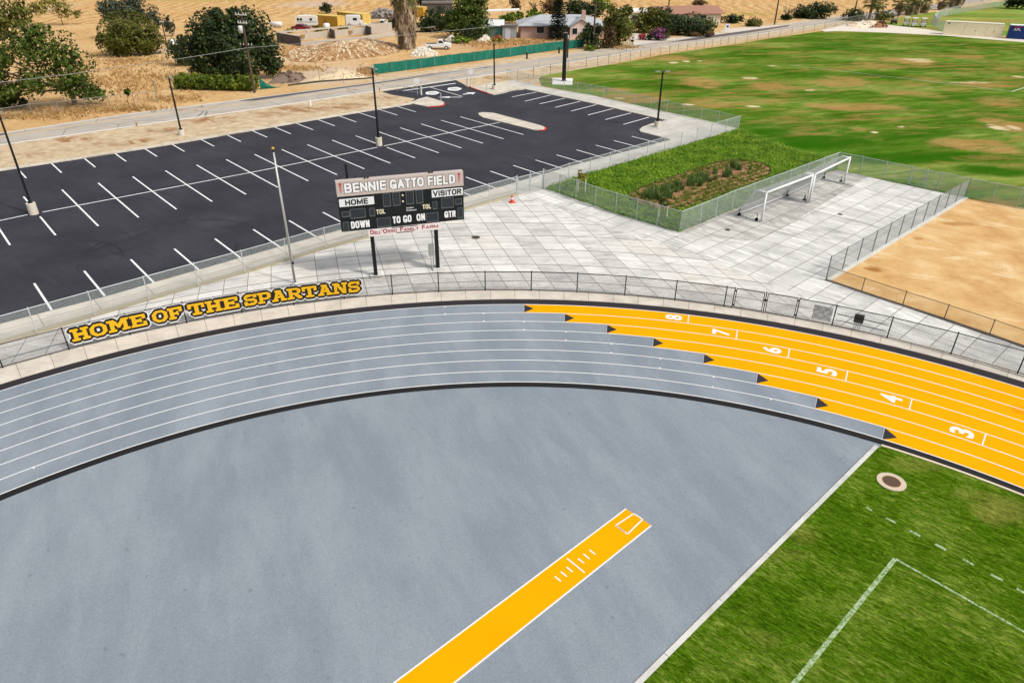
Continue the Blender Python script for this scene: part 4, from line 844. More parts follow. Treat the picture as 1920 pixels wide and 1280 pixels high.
fence('meadow_fence', 'old silver wire fence with a pipe rail below the big leafy tree at the left', poly([(-60, 236), (10, 226), (62, 217), (112, 213), (162, 206.5), (207, 201), (253, 196), (297, 191)], 0), 1.35, (M['galv_dull'], M['galv_dull']), 0, .045, .03, .3, .004)
p = G(297, 192); o = thing('fence_post', 'tall grey steel end post in the dry grass', 'post', (*p, 0)); MB().tube([(*p, 0), (*p, 2.7)], [.06, .05], 8).build('pole', M['galv_dull'], o); MB().tube([(*p, 2.7), (*p, 2.78)], .075, 8).build('cap', M['galv'], o)
fence('lawn_edge_fence', 'pale chain link fence curving across the far lawn behind the tan container', poly([(1771, 62), (1752, 52), (1748, 44), (1756, 36), (1775, 30), (1800, 25), (1840, 18), (1890, 10)], .02), 2.0, (M['galv'], M['galv']), .02, .05, .03, .22, .008)
# green screened fence
gb = poly([(702, 140.5), (735, 136), (762, 132.3), (789, 128.8), (815, 125.3), (840, 121.6), (865, 118.6), (889, 115.6), (912, 112.5), (935, 109.6), (956.5, 107), (976, 104), (996, 101.5), (1017, 98.5), (1038, 95.6), (1060, 93), (1080, 91), (1094, 89.5)])
gf = fence('screened_fence', 'long fence wrapped in green privacy fabric beside the road', gb, 1.62, (M['galv_dull'], M['galv_dull']), 0, .045, .025, .25, 0)
t = NT('green_fabric', .8, 0, .2); n = t.noise(1.3, 5, .7, t.mapping(t.co(), (1, 1, .4))); col = t.mix(t.step(n, .3, .7), C(14, 98, 82), C(30, 124, 104)); M['fabric'] = t.color(col)
for i, (a, b) in enumerate(zip(gb[:-1], gb[1:])):
    n_ = np.array([(b - a)[1], -(b - a)[0]]) / np.hypot(*(b - a)); mb = MB(); nx, nz_ = 7, 4
    vv = []; ff = []
    for s in (0, 1):
        for k in range(nz_ + 1):
            for j in range(nx + 1):
                tt = j / nx; pp = lerp(a, b, .01 + .98 * tt); bul = .05 * math.sin(math.pi * tt) * math.sin(math.pi * k / nz_) * math.sin(i * 2.3 + 1) + .06 + s * .012
                zz = .08 + 1.5 * k / nz_ - (.05 * math.sin(math.pi * tt) if k == nz_ else 0); vv.append((pp[0] + n_[0] * bul, pp[1] + n_[1] * bul, zz))
    for s in (0, 1):
        o_ = s * (nz_ + 1) * (nx + 1)
        for k in range(nz_):
            for j in range(nx): q0 = o_ + k * (nx + 1) + j; ff.append((q0, q0 + 1, q0 + nx + 2, q0 + nx + 1))
    mb.add(vv, ff); mb.build('fabric_panel', M['fabric'], gf, True)
fb = poly([(489, 168), (528, 161.5), (566, 155.5), (606, 150.5), (644, 156)])
ff_ = fence('broken_fence', 'broken wire fence with a torn flap of green fabric and a felled pipe', poly([(489, 168), (528, 162), (560, 158), (600, 153), (645, 157)]), 1.7, (M['galv_dull'], M['galv_dull']), 0, .04, .02, .3, .004, top=False)
a, b = G(489, 168), G(527, 164); mb = MB(); N = 10; vv = []
for j in range(N + 1):
    tt = j / N; p = lerp(a, b, tt); zt = 1.6 * (1 - tt) ** 2.2 + .06; vv += [(p[0], p[1] - .05, .02), (p[0], p[1] - .05 - .2 * math.sin(3 * tt), zt * .5 + .02), (p[0], p[1] - .05, zt)]
mb.add(vv, [(3 * j + k, 3 * j + 3 + k, 3 * j + 4 + k, 3 * j + 1 + k) for j in range(N) for k in (0, 1)]); mb.build('torn_fabric', M['fabric'], ff_)
mb = MB(); mb.tube([G3(540, 160, .12), G3(600, 152.5, .14), G3(700, 146, .1)], .1, 6); mb.build('fallen_pipe', flat('dark_pipe', (50, 54, 46), .8), ff_)

# ------------------------------------------------------------------ SCOREBOARD
SA, SBp = G(705, 517, ZP), G(821, 503, ZP); su = (SBp - SA) / np.hypot(*(SBp - SA)); sn = np.array([su[1], -su[0]])  # sn towards the track
FA = SA + sn * .34
def SBq(px, py): return onplane(px, py, FA, su)
def S3(u, z, d=0): p = FA + su * u + sn * d; return np.array([p[0], p[1], z])
su3 = np.array([su[0], su[1], 0]); zz3 = np.array([0, 0, 1.0]); sn3 = np.array([sn[0], sn[1], 0]); srot = math.atan2(su[1], su[0])
sb = thing('scoreboard', 'black football scoreboard on two steel columns with a tan name panel across its top', 'scoreboard', (*SA, ZP))
M['sb_black'] = flat('scoreboard_black', (20, 23, 26), .45, 0, .15, 1.5); M['sb_tan'] = flat('scoreboard_tan', (196, 182, 174), .6, 0, .04)
M['sb_digit'] = flat('dark_digit_glass', (50, 55, 60), .25, 0, .15, 4); M['sb_frame'] = flat('digit_frame', (104, 110, 112), .5); M['sign_white'] = flat('sign_white', (232, 236, 236), .5, 0, .03)
TLu, TLz = SBq(629.5, 343); TRu, TRz = SBq(867.5, 319.5); BRu, BRz = SBq(870.5, 409.5); BLu, BLz = SBq(641.5, 437); HLz = SBq(632.5, 371)[1]; HRz = SBq(868.5, 346.5)[1]
u0, u1 = (TLu + BLu) / 2, (TRu + BRu) / 2; zb_, zt_, zh_ = (BLz + BRz) / 2, (TLz + TRz) / 2, (HLz + HRz) / 2
def pbox(mb, ua, ub, za, zb2, d0, d1, mi=0): mb.box(S3((ua + ub) / 2, (za + zb2) / 2, (d0 + d1) / 2), (ub - ua, d1 - d0, zb2 - za), srot, mi); return mb
pbox(MB(), u0, u1, zb_, zh_ - .01, -.42, 0).build('cabinet', M['sb_black'], sb)
hp = pbox(MB(), u0 - .02, u1 + .02, zh_, zt_, -.42, .03).build('name_panel', M['sb_tan'], sb)
mb = MB()
for k in range(1, 3): zz_ = lerp(zb_, zh_, k / 3.05); pbox(mb, u0, u1, zz_, zz_ + .018, .0, .012)
mb.build('seam', flat('seam_black', (10, 11, 12), .5), sb)
for uu, p in ((0, SA), (np.hypot(*(SBp - SA)), SBp)):
    q = MB(); q.box((p[0], p[1], 3.1), (.22, .3, 6.2), srot); q.build('column', M['black_steel'], sb)
    q = MB(); q.box((p[0], p[1], ZP + .05), (.75, .75, .1), srot); q.build('footing', M['kerb_white'] if uu else M['kerb_white'], sb)
def lines(mb, body, ul, ur, zlo, zhi, d, mi=0, bold=.02, wt=.19, grow=0.0): return heavy(mb, body.upper().replace('-', ' '), S3(ul, zlo, d), su3, zz3, ur - ul, zhi - zlo, wt, grow, mi)
def sbtext(name, body, pl, pr, hgt_px, mat, bold=.02, parent=None, d=.012, h=None):
    """pl / pr: photo pixels of the lettering's lower left and lower right corner"""
    a, b = SBq(*pl), SBq(*pr); zlo = (a[1] + b[1]) / 2; zhi = zlo + h
    mb = MB(); lines(mb, body, a[0], b[0], zlo, zhi, d, 0, bold); return mb.build(name, mat, parent or sb)
# header lettering: white on a dark keyline
hz0 = zh_ + .2; hh_ = .58; hw0, hw1 = SBq(646.5, 362)[0], SBq(853, 338)[0]
for body, fr0, fr1 in (('BENNIE', 0, .368), ('GATTO', .402, .708), ('FIELD', .746, 1)):
    a_, b_ = lerp(hw0, hw1, fr0), lerp(hw0, hw1, fr1)
    mb = MB(); lines(mb, body, a_, b_, hz0, hz0 + hh_, .036, 0, 0, .21, .035); mb.build('letter_keyline', flat('keyline_grey', (92, 88, 86), .6), hp)
    mb = MB(); lines(mb, body, a_, b_, hz0, hz0 + hh_, .042, 0, 0, .21); mb.build('lettering', M['white_tube'], hp)
for cu in (SBq(638.3, 355)[0], SBq(860.3, 332)[0]):   # red baton marks at both ends
    mb = MB(); zc = zh_ + .84; n = 12
    mb.add([S3(cu + .075 * math.cos(2 * math.pi * i / n), zc - .06 + .075 * math.sin(2 * math.pi * i / n), .036) for i in range(n)], [tuple(range(n))])
    for k in range(6): zz_ = zc - .17 - k * .085; wq = .075 - k * .008; mb.add([S3(cu - wq, zz_, .036), S3(cu + wq, zz_ + .02, .036), S3(cu + wq, zz_ + .07, .036), S3(cu - wq, zz_ + .05, .036)], [(0, 1, 2, 3)])
    mb.build('red_emblem', flat('emblem_red', (196, 40, 40), .6), hp)
def zrow(f): return lerp(zb_, zh_, f)
H = zh_ - zb_
def U(px, py): return SBq(px, py)[0]
def Zp(px, py): return SBq(px, py)[1]
# HOME / VISITOR plates
for body, (xl, yl), (xr, yr), (bxl, byl), (bxr, byr) in (('HOME', (635, 375), (701, 367), (637, 389), (701.5, 382)), ('VISITOR', (808.5, 357.5), (867, 350.5), (810.5, 371), (868, 364.5))):
    ul, ur = (U(xl, yl) + U(bxl, byl)) / 2, (U(xr, yr) + U(bxr, byr)) / 2; zt2 = (Zp(xl, yl) + Zp(xr, yr)) / 2; zb2 = (Zp(bxl, byl) + Zp(bxr, byr)) / 2
    pl = pbox(MB(), ul, ur, zb2, zt2, 0, .02).build('team_plate', M['sign_white'], sb); w_ = ur - ul; h_ = zt2 - zb2; m_ = .17 if body == 'HOME' else .04
    mb = MB(); lines(mb, body, ul + w_ * m_, ur - w_ * (m_ + .01), zb2 + h_ * .13, zt2 - h_ * .13, .026, 0, .03, .215); mb.build('lettering', M['sb_black'], pl)
# digit windows (photo pixel corners: left, top, right, bottom)
for (x0, y0, x1, y1) in [(718.5, 363.5, 732, 386.5), (736.5, 361.5, 750, 384.5), (761.5, 359, 775.5, 382), (780, 357, 793, 380.5), (658, 392, 684.5, 408.5), (641.5, 397, 655.5, 406.5), (693, 390.5, 702.5, 405), (827.5, 371.5, 850.5, 389.5), (853.5, 373, 866, 383), (811.5, 378.5, 819.5, 392), (707.5, 408.5, 732, 425), (799.5, 399, 822, 415.5), (644, 417, 654, 434), (858, 390, 868.5, 408.5)]:
    cxp, cyp = (x0 + x1) / 2, (y0 + y1) / 2; c_, z_ = SBq(cxp, cyp); s_ = .0345; ww, hh2 = (x1 - x0) * s_, (y1 - y0) * s_ * 1.07
    f_ = pbox(MB(), c_ - ww / 2, c_ + ww / 2, z_ - hh2 / 2, z_ + hh2 / 2, 0, .014).build('digit_window', M['sb_frame'], sb)
    pbox(MB(), c_ - ww / 2 + .03, c_ + ww / 2 - .03, z_ - hh2 / 2 + .05, z_ + hh2 / 2 - .02, .014, .02).build('pane', M['sb_digit'], f_)
for p_ in ((755, 366), (755.5, 377.5)):
    c_, z_ = SBq(*p_); mb = MB(); n = 12; mb.add([S3(c_ + .06 * math.cos(2 * math.pi * i / n), z_ + .06 * math.sin(2 * math.pi * i / n), .01) for i in range(n)], [tuple(range(n))]); mb.build('colon_lamp', flat('colon_cream', (238, 226, 196), .5), sb)
for body, a_, b_, h_, mt in (('TOL', (706, 402), (722.5, 400), .3, 'cream'), ('TOL', (792.5, 392.5), (808, 390.5), .3, 'cream'), ('DOWN', (659, 429), (693.5, 425), .46, 'w'), ('TO GO', (737, 419.5), (772, 415.5), .46, 'w'), ('ON', (781.5, 414.5), (797, 412.5), .46, 'w'), ('QTR', (833.5, 408.5), (854.5, 406), .42, 'w')):
    sbtext('lettering', body, a_, b_, 0, M['white_tube'] if mt == 'w' else flat('cream_letter', (232, 222, 190), .6), .03, None, .014, h_)
mb = MB(); a_ = SBq(762, 393)      # maker's script: too small in the photo to read, two slanted runs of strokes
for k in range(11):
    for (z0_, n_) in ((.06, 8), (-.1, 11)):
        if k < n_: u_ = a_[0] + k * .058; hq = .1 if k in (0, 4) else .065; mb.add([S3(u_, a_[1] + z0_, .014), S3(u_ + .032, a_[1] + z0_, .014), S3(u_ + .055, a_[1] + z0_ + hq, .014), S3(u_ + .023, a_[1] + z0_ + hq, .014)], [(0, 1, 2, 3)])
mb.build('maker_script', M['white_tube'], sb)
# sponsor banner below
bu0, bu1 = U(691, 439), U(826, 423); bz1 = zb_ - .0; bz0 = bz1 - .5
bn = pbox(MB(), bu0, bu1, bz0, bz1 - .02, -.05, -.01).build('sponsor_banner', flat('banner_white', (236, 226, 222), .6, 0, .04), sb)
xs = bu0 + .12; tw = bu1 - bu0 - .24; red = flat('banner_red', (150, 14, 34), .6)
mb = MB(); W_ = [('D', .052, 1), ('ELL', .1, .72), ("'", .018, .95), ('O', .062, 1), ('SSO', .14, .72), (None, .035, 0), ('F', .048, 1), ('AMILY', .23, .72), (None, .035, 0), ('F', .048, 1), ('ARM', .2, .72)]
sc_ = tw / sum(k[1] + .008 for k in W_); x_ = xs
for body, wd, hf in W_:
    if body:
        if body == "'": lines(mb, body, x_, x_ + wd * sc_, bz0 + .15, bz0 + .4, -.004, 0, .02)
        else: lines(mb, body, x_, x_ + wd * sc_, bz0 + .13, bz0 + .13 + .29 * hf, -.004, 0, .012, .2)
    x_ += (wd + .008) * sc_
mb.build('lettering', red, bn)
mb = MB(); pbox(mb, lerp(bu0, bu1, .38), lerp(bu0, bu1, .62), bz0 + .045, bz0 + .095, -.01, -.004); mb.build('small_print', M['sb_black'], bn)
mb = MB(); pbox(mb, lerp(bu0, bu1, .32), lerp(bu0, bu1, .68), bz1 - .09, bz1 - .04, -.01, -.004); mb.build('small_print', flat('print_blue', (60, 60, 70), .6), bn)
for px_ in (687, 809):
    c_ = U(px_, 332); mb = MB(); pbox(mb, c_ - .14, c_ - .04, zt_, zt_ + .1, -.3, -.15); pbox(mb, c_ + .04, c_ + .14, zt_, zt_ + .1, -.3, -.15); mb.build('lifting_lug', M['black_steel'], sb)
q = S3(np.hypot(*(SBp - SA)) - .38, 0, -.3); mb = MB(); mb.box((q[0], q[1], 1.45), (.34, .2, .8), srot); mb.build('control_box', flat('grey_box', (150, 152, 148), .5), sb)
mb = MB(); mb.tube([(q[0] + .1, q[1], ZP), (q[0] + .1, q[1], 3.2)], .03, 6); mb.tube([(q[0] - .05, q[1], ZP), (q[0] - .05, q[1], 1.1)], .025, 6); mb.build('conduit', M['galv_dull'], sb)

# flagpole
p = G(553.5, 531, ZP); zt = HZ(553.5, 531, 518, 283); 
o = thing('flagpole', 'bare silver flagpole with a gold ball left of the scoreboard', 'flagpole', (*p, ZP))
MB().tube([(*p, 0), (*p, zt)], [.078, .045], 12).build('pole', flat('brushed_aluminium', (196, 196, 190), .35, .5), o, True)
mb = MB(); n = 10; mb.tube([(*p, zt + .18 - .1 * math.cos(math.pi * i / n)) for i in range(n + 1)], [max(.004, .1 * math.sin(math.pi * i / n)) for i in range(n + 1)], 12); mb.build('ball', flat('gold_ball', (206, 168, 84), .3, .7), o, True)
mb = MB(); mb.tube([(*p, zt), (*p, zt + .1)], .075, 10); mb.build('truck', M['black_steel'], o)
mb = MB(); mb.tube([(*p, ZP), (*p, ZP + .08)], [.2, .14], 12); mb.build('base_collar', M['galv'], o)
mb = MB(); mb.box((p[0] + .1, p[1] - .08, 1.5), (.1, .05, .16)); mb.build('cleat', M['black_steel'], o)
mb = MB(); mb.tube([(p[0] + .11, p[1] - .08, 1.4), (p[0] + .07, p[1] - .05, zt)], .008, 4); mb.build('halyard', M['white_paint'], o)

# ------------------------------------------------------------------ LAMP POSTS
def lamp(bx, by, tx, ty, base_h, label, heads=2, hr=0.0, base_r=.34, zg=0.04):
    p = G(bx, by, zg); zt = HZ(bx, by, tx, ty); o = thing('lamp_post', label, 'lamp post', (*p, zg), 'parking lot lamp posts')
    b = MB(); n = 20; b.tube([(*p, zg - .05), (*p, base_h - .02), (*p, base_h)], [base_r, base_r, base_r * .94], n); b.build('concrete_base', flat('pier_concrete', (214, 206, 190), .9, 0, .12, 4, .2), o)
    mb = MB(); mb.box((*p, base_h + (zt - base_h) / 2), (.17, .17, zt - base_h), R_(41), 0, .75); mb.build('pole', M['black_steel'], o)
    mb = MB(); mb.box((*p, base_h + .05), (.32, .32, .1), R_(41)); mb.build('base_plate', M['black_steel'], o)
    for k in range(heads):
        a = hr + math.pi * k; d = np.array([math.cos(a), math.sin(a)]); q = p + d * .55
        h = MB(); h.box((q[0], q[1], zt + .02), (.62, .34, .07), a, 0, .8); hd = h.build('lamp_head', flat('head_grey', (120, 124, 122), .5), o)
        MB().box((q[0], q[1], zt - .03), (.46, .24, .015), a).build('lens', flat('lens_white', (226, 226, 220), .3), hd)
        m = MB(); m.tube([(p[0], p[1], zt - .02), (p[0] + d[0] * .28, p[1] + d[1] * .28, zt + .01)], .035, 6); m.build('arm', M['black_steel'], o)
lamp(64, 401, 2, 207, .95, 'black lamp post on a pale pier in the stall rows at the left edge', 2, R_(131))
lamp(341, 253, 320, 144, .6, 'black lamp post on a short pier on the verge between road and lot', 1, R_(-49))
lamp(711, 273, 699, 128, .9, 'black lamp post on a pale pier amid the stall rows above the scoreboard', 2, R_(131))
lamp(1232, 238, 1240, 133, .75, 'black lamp post on the rounded pavement corner beside the playing field', 2, R_(185), zg=.1)
lamp(927, 168, 927, 79, .7, 'black lamp post on the far pavement by the lot entrance', 1, R_(-120), zg=.1)
p = G(655, 352); zt = HZ(655, 352, 651, 304)
lamp(657, 386, 650, 306, .3, 'black lamp post half hidden behind the tan end of the scoreboard', 0, 0)
# thick black column on a pale pad
p = G(1057, 152.5, .06); zt = HZ(1057, 156, 1060.5, 64); o = thing('steel_column', 'thick black steel column on a white concrete pad at the corner of the playing field', 'column', (*p, .03))
MB().prism(poly([(1035, 146), (1074, 147), (1073, 159), (1035, 158)], .1), -.05, .1).build('pad', flat('pad_white', (232, 230, 224), .9), o)
MB().tube([(*p, .1), (*p, zt)], [.3, .3], 16).build('shaft', M['black_steel'], o); MB().tube([(*p, zt), (*p, zt + .05)], .33, 16).build('cap', M['galv_dull'], o); mb = MB(); mb.tube([(*p, .1), (*p, .16)], .42, 16); mb.build('flange', M['black_steel'], o)
p = G(1064, 109); o = thing('marker_post', 'thin dark post with a pale top beyond the road behind the thick black column', 'post', (*p, 0)); zt = HZ(1064, 109, 1064, 66); MB().tube([(*p, 0), (*p, zt * .85)], .12, 8).build('shaft', M['black_steel'], o); MB().tube([(*p, zt * .85), (*p, zt)], .13, 8).build('band', M['galv'], o)
for (bx, by, ty, lb) in ((988, 111, 98, 'black bollard on the road verge left of the thick column'), (1048, 101, 88, 'black bollard at the foot of the green fence right of the thick column')):
    p = G(bx, by); h = HZ(bx, by, bx, ty); o = thing('bollard', lb, 'bollard', (*p, 0), 'black bollards by the road'); MB().tube([(*p, 0), (*p, h)], .16, 10).build('shaft', M['black_steel'], o); MB().tube([(*p, h), (*p, h + .06)], [.16, .07], 10).build('cap', M['galv_dull'], o)
p = G(1185, 86); h = HZ(1185, 86, 1185, 75); o = thing('mailbox', 'dark mailbox on a post where the driveway meets the road', 'mailbox', (*p, 0)); MB().box((*p, h * .4), (.14, .14, h * .8)).build('post', M['wood_pole'], o); MB().box((*p, h * .85), (.3, .55, .34), R_(40)).build('box', M['black_steel'], o)
for (cx, cy, by, lb) in ((781, 152, 179, 'white round sign disc on a thin post left of the lot entrance'), (881, 135, 163, 'white round sign disc on a thin post right of the lot entrance')):
    p = G(cx + 2, by); h = HZ(cx + 2, by, cx + 1, cy); o = thing('road_sign', lb, 'sign', (*p, 0), 'round signs at the lot entrance'); MB().tube([(*p, 0), (*p, h + .3)], .04, 6).build('post', M['galv'], o)
    n = 16; r = .4; MB().extrude([(r * math.cos(2 * math.pi * (i + .5) / n), r * math.sin(2 * math.pi * (i + .5) / n)) for i in range(n)], (p[0], p[1] - .06, h), (1, 0, 0), (0, 0, 1), (0, 1, 0), .02).build('disc', M['white_tube'], o)
for (bx, by, ty, lb) in ((790, 179, 163, 'white gate post beside the round sign left of the lot entrance'), (877, 164, 147.5, 'white gate post at the red kerb right of the lot entrance')):
    p = G(bx, by); h = HZ(bx, by, bx, ty); o = thing('gate_post', lb, 'gate post', (*p, 0)); MB().tube([(*p, 0), (*p, h)], .13, 10).build('shaft', flat('post_white', (214, 212, 204), .6), o); MB().tube([(*p, h), (*p, h + .05)], .15, 10).build('cap', M['galv'], o)
a, b = G(745, 173), G(788, 179); o = thing('pipe_gate', 'low grey pipe gate swung open left of the lot entrance', 'gate', (*a, 0)); mb = MB()
for z in (.35, .9): mb.tube([(*a, z), (*b, z)], .03, 6)
for s in (0, .33, .66, 1): q = lerp(a, b, s); mb.tube([(*q, .1 if s else 0), (*q, 1.0)], .03, 6)
mb.build('frame', M['galv'], o)
for (bx, by, ty, lb) in ((827, 190, 175, 'thin grey sign post on the island tip'), (913, 173, 158.5, 'thin grey post behind the red kerb'), (582, 199, 189, 'short white utility marker on the verge above the lot'), (257, 237, 232, 'small orange marker stub at the road edge'), (712, 171, 165, 'small orange marker stub by the lot entrance')):
    p = G(bx, by); h = max(.4, HZ(bx, by, bx, ty)); w_ = .05 if 'thin' in lb else (.08 if 'orange' in lb else .14); o = thing('marker_post', lb, 'post', (*p, 0)); mt = M['galv'] if 'grey' in lb else (M['white_tube'] if 'white' in lb else flat('orange_marker', (196, 120, 60), .7))
    MB().tube([(*p, 0), (*p, h)], w_, 8).build('shaft', mt, o); MB().tube([(*p, h), (*p, h + .04)], w_ * 1.2, 8).build('cap', mt, o)
# traffic cone
p = G(960, 379.5, ZP); o = thing('traffic_cone', 'small red orange traffic cone on the plaza beside the lot fence', 'traffic cone', (*p, ZP)); h = .62
orange = flat('cone_orange', (226, 64, 30), .5); MB().box((p[0], p[1], ZP + .025), (.44, .44, .05), .4).build('base', orange, o); MB().tube([(*p, ZP + .05), (*p, ZP + h)], [.17, .05], 14).build('body', orange, o); MB().tube([(*p, ZP + .3), (*p, ZP + .42)], [.125, .095], 14).build('band', M['white_tube'], o)

# ------------------------------------------------------------------ SOCCER GOALS
M['net'] = flat('white_net', (206, 208, 204), .8)
def goal(a, b, label):
    a, b = np.asarray(a), np.asarray(b); L = np.hypot(*(b - a)); u = (b - a) / L; bk = np.array([-u[1], u[0]]); z0 = .07; H_ = 2.42; dt, db_ = .75, 2.25
    o = thing('soccer_goal', label, 'soccer goal', (*a, z0), 'portable white soccer goals')
    P = lambda s, d, z: np.array([*(a + u * s + bk * d), z])
    MB().tube([P(0, 0, z0), P(0, 0, H_)], .075, 10).build('upright', M['white_tube'], o, True); MB().tube([P(L, 0, z0), P(L, 0, H_)], .075, 10).build('upright', M['white_tube'], o, True)
    MB().tube([P(-.05, 0, H_), P(L + .05, 0, H_)], .08, 10).build('crossbar', M['white_tube'], o, True)
    for s in (0, L):
        MB().tube([P(s, 0, H_), P(s, dt * .85, H_ + .0), P(s, dt + .15, H_ - .12), P(s, db_ - .1, .35), P(s, db_, .18), P(s, db_ - .12, z0 + .05)], .05, 8).build('side_tube', M['white_tube'], o, True)
        MB().tube([P(s, 0, z0 + .04), P(s, db_ - .12, z0 + .05)], .05, 8).build('ground_bar', M['white_tube'], o, True)
        for d in (.35, db_ - .35):
            wq = MB(); c = P(s + (.12 if s else -.12), d, z0 + .13)
            wq.tube([c - np.array([*u, 0]) * .05, c + np.array([*u, 0]) * .05], .13, 12); wq.build('wheel', M['rubber'], o); wq = MB(); wq.tube([c, c + np.array([0, 0, .45])], .025, 6); wq.build('wheel_arm', M['rubber'], o)
    MB().tube([P(0, db_ - .12, z0 + .05), P(L, db_ - .12, z0 + .05)], .05, 8).build('rear_bar', M['white_tube'], o, True)
    nb_ = MB()
    prof = [(0, H_), (dt, H_), (db_ - .05, .2)]
    def grid(fn, nu, nv, r=.006):
        for i in range(nu + 1): nb_.tube([fn(i / nu, j / 8) for j in range(9)], r, 3, cap=False)
        for j in range(nv + 1): nb_.tube([fn(i / 8, j / nv) for i in range(9)], r, 3, cap=False)
    grid(lambda s, q: P(s * L, dt * q, H_ - .05 * math.sin(math.pi * s)), 46, 6); grid(lambda s, q: P(s * L, lerp(dt, db_ - .05, q), lerp(H_, .2, q) - .08 * math.sin(math.pi * s) * math.sin(math.pi * q)), 46, 20)
    for s in (0, L): grid(lambda q, k, s=s: P(s, q * lerp(dt, db_, k), lerp(H_, .15, k)), 12, 18)
    nb_.build('net', M['net'], o)
g0, g1 = G(1427, 416, .07), G(1512.5, 380.5, .07); goal(g0, g1, 'white soccer goal with net nearest the fence corner, front post over the stained slabs')
g2, g3 = G(1517, 378.5, .07), G(1582, 344.5, .07); goal(g2, g3, 'white soccer goal with net at the far end of the yard, beyond the nearer goal')

# ------------------------------------------------------------------ PLANTS
def quads(cent, nrm_, size, asp=1.0):
    n = len(cent); r = rng.normal(size=(n, 3)); a = np.cross(nrm_, r); a /= np.linalg.norm(a, axis=1)[:, None] + 1e-9; b = np.cross(nrm_, a); b /= np.linalg.norm(b, axis=1)[:, None] + 1e-9
    s = (size * rng.uniform(.45, 1.5, n))[:, None]; a = a * s; b = b * s * asp
    return np.stack([cent - a * .5, cent + b * .5 - a * .12, cent + a * .5, cent - b * .5 + a * .12], 1)
def blobleaves(c, r, n, size, clumps=26, shell=.8, up=.25):
    """leaf quads gathered in clumps around the shell of one ellipsoid"""
    c, r = np.asarray(c, float), np.asarray(r, float)
    d = rng.normal(size=(clumps, 3)); d /= np.linalg.norm(d, axis=1)[:, None]; cc = d * rng.uniform(.45, 1.0, clumps)[:, None] ** .5
    k = rng.integers(0, clumps, n); p = cc[k] + rng.normal(size=(n, 3)) * .165 * rng.uniform(.6, 1.4, clumps)[k][:, None]
    l = np.linalg.norm(p, axis=1); out = p / (l[:, None] + 1e-9); p = p * np.minimum(1, 1.06 / np.maximum(l, 1e-3))[:, None]
    ni = n // 4; di = rng.normal(size=(ni, 3)); di /= np.linalg.norm(di, axis=1)[:, None]; pi_ = di * rng.uniform(.2, .72, ni)[:, None]
    p = np.concatenate([p, pi_]); out = np.concatenate([out, di]); n = n + ni; size = np.concatenate([np.full(n - ni, size), np.full(ni, size * 1.9)])
    nr = out + rng.normal(size=(n, 3)) * .7 + np.array([0, 0, up]); nr /= np.linalg.norm(nr, axis=1)[:, None]
    return quads(c + p * r, nr, size)
LF_ = {
 'green': leafmat('leaf_green', (40, 54, 12), (80, 102, 28), (130, 144, 56), .35), 'dark': leafmat('leaf_dark', (22, 36, 16), (46, 64, 26), (88, 108, 46)),
 'olive': leafmat('leaf_olive', (50, 60, 18), (98, 104, 34), (152, 152, 66), .35), 'lime': leafmat('leaf_lime', (66, 86, 20), (110, 134, 34), (160, 178, 60)),
 'yellow': leafmat('leaf_yellowish', (86, 86, 30), (140, 134, 56), (190, 176, 90)), 'rust': leafmat('leaf_rust', (56, 48, 24), (100, 76, 42), (146, 108, 66)),
 'pine': leafmat('leaf_pine', (12, 24, 16), (28, 44, 26), (56, 76, 44)), 'purple': leafmat('flower_purple', (80, 30, 70), (140, 60, 120), (190, 110, 164)), 'red': leafmat('flower_red', (130, 20, 36), (190, 40, 60), (220, 80, 90)),
 'straw': leafmat('dry_straw', (170, 128, 72), (208, 166, 104), (234, 204, 150)), 'frond': leafmat('palm_frond', (50, 58, 20), (96, 104, 38), (150, 146, 66)), 'tuft': leafmat('tuft_grass', (84, 110, 36), (146, 166, 66), (200, 206, 120), .45), 'hedge': leafmat('leaf_hedge', (56, 74, 14), (98, 118, 24), (156, 158, 48)), 'reed': leafmat('reed_green', (64, 90, 44), (114, 142, 72), (166, 182, 116), .45), 'lawn': leafmat('lawn_blade', (62, 108, 8), (126, 170, 26), (190, 214, 76), .4), 'deadfrond': leafmat('dead_frond', (84, 64, 46), (182, 154, 120), (240, 222, 194)), 'greygreen': leafmat('leaf_grey_green', (40, 50, 40), (76, 86, 66), (120, 126, 100)),
}
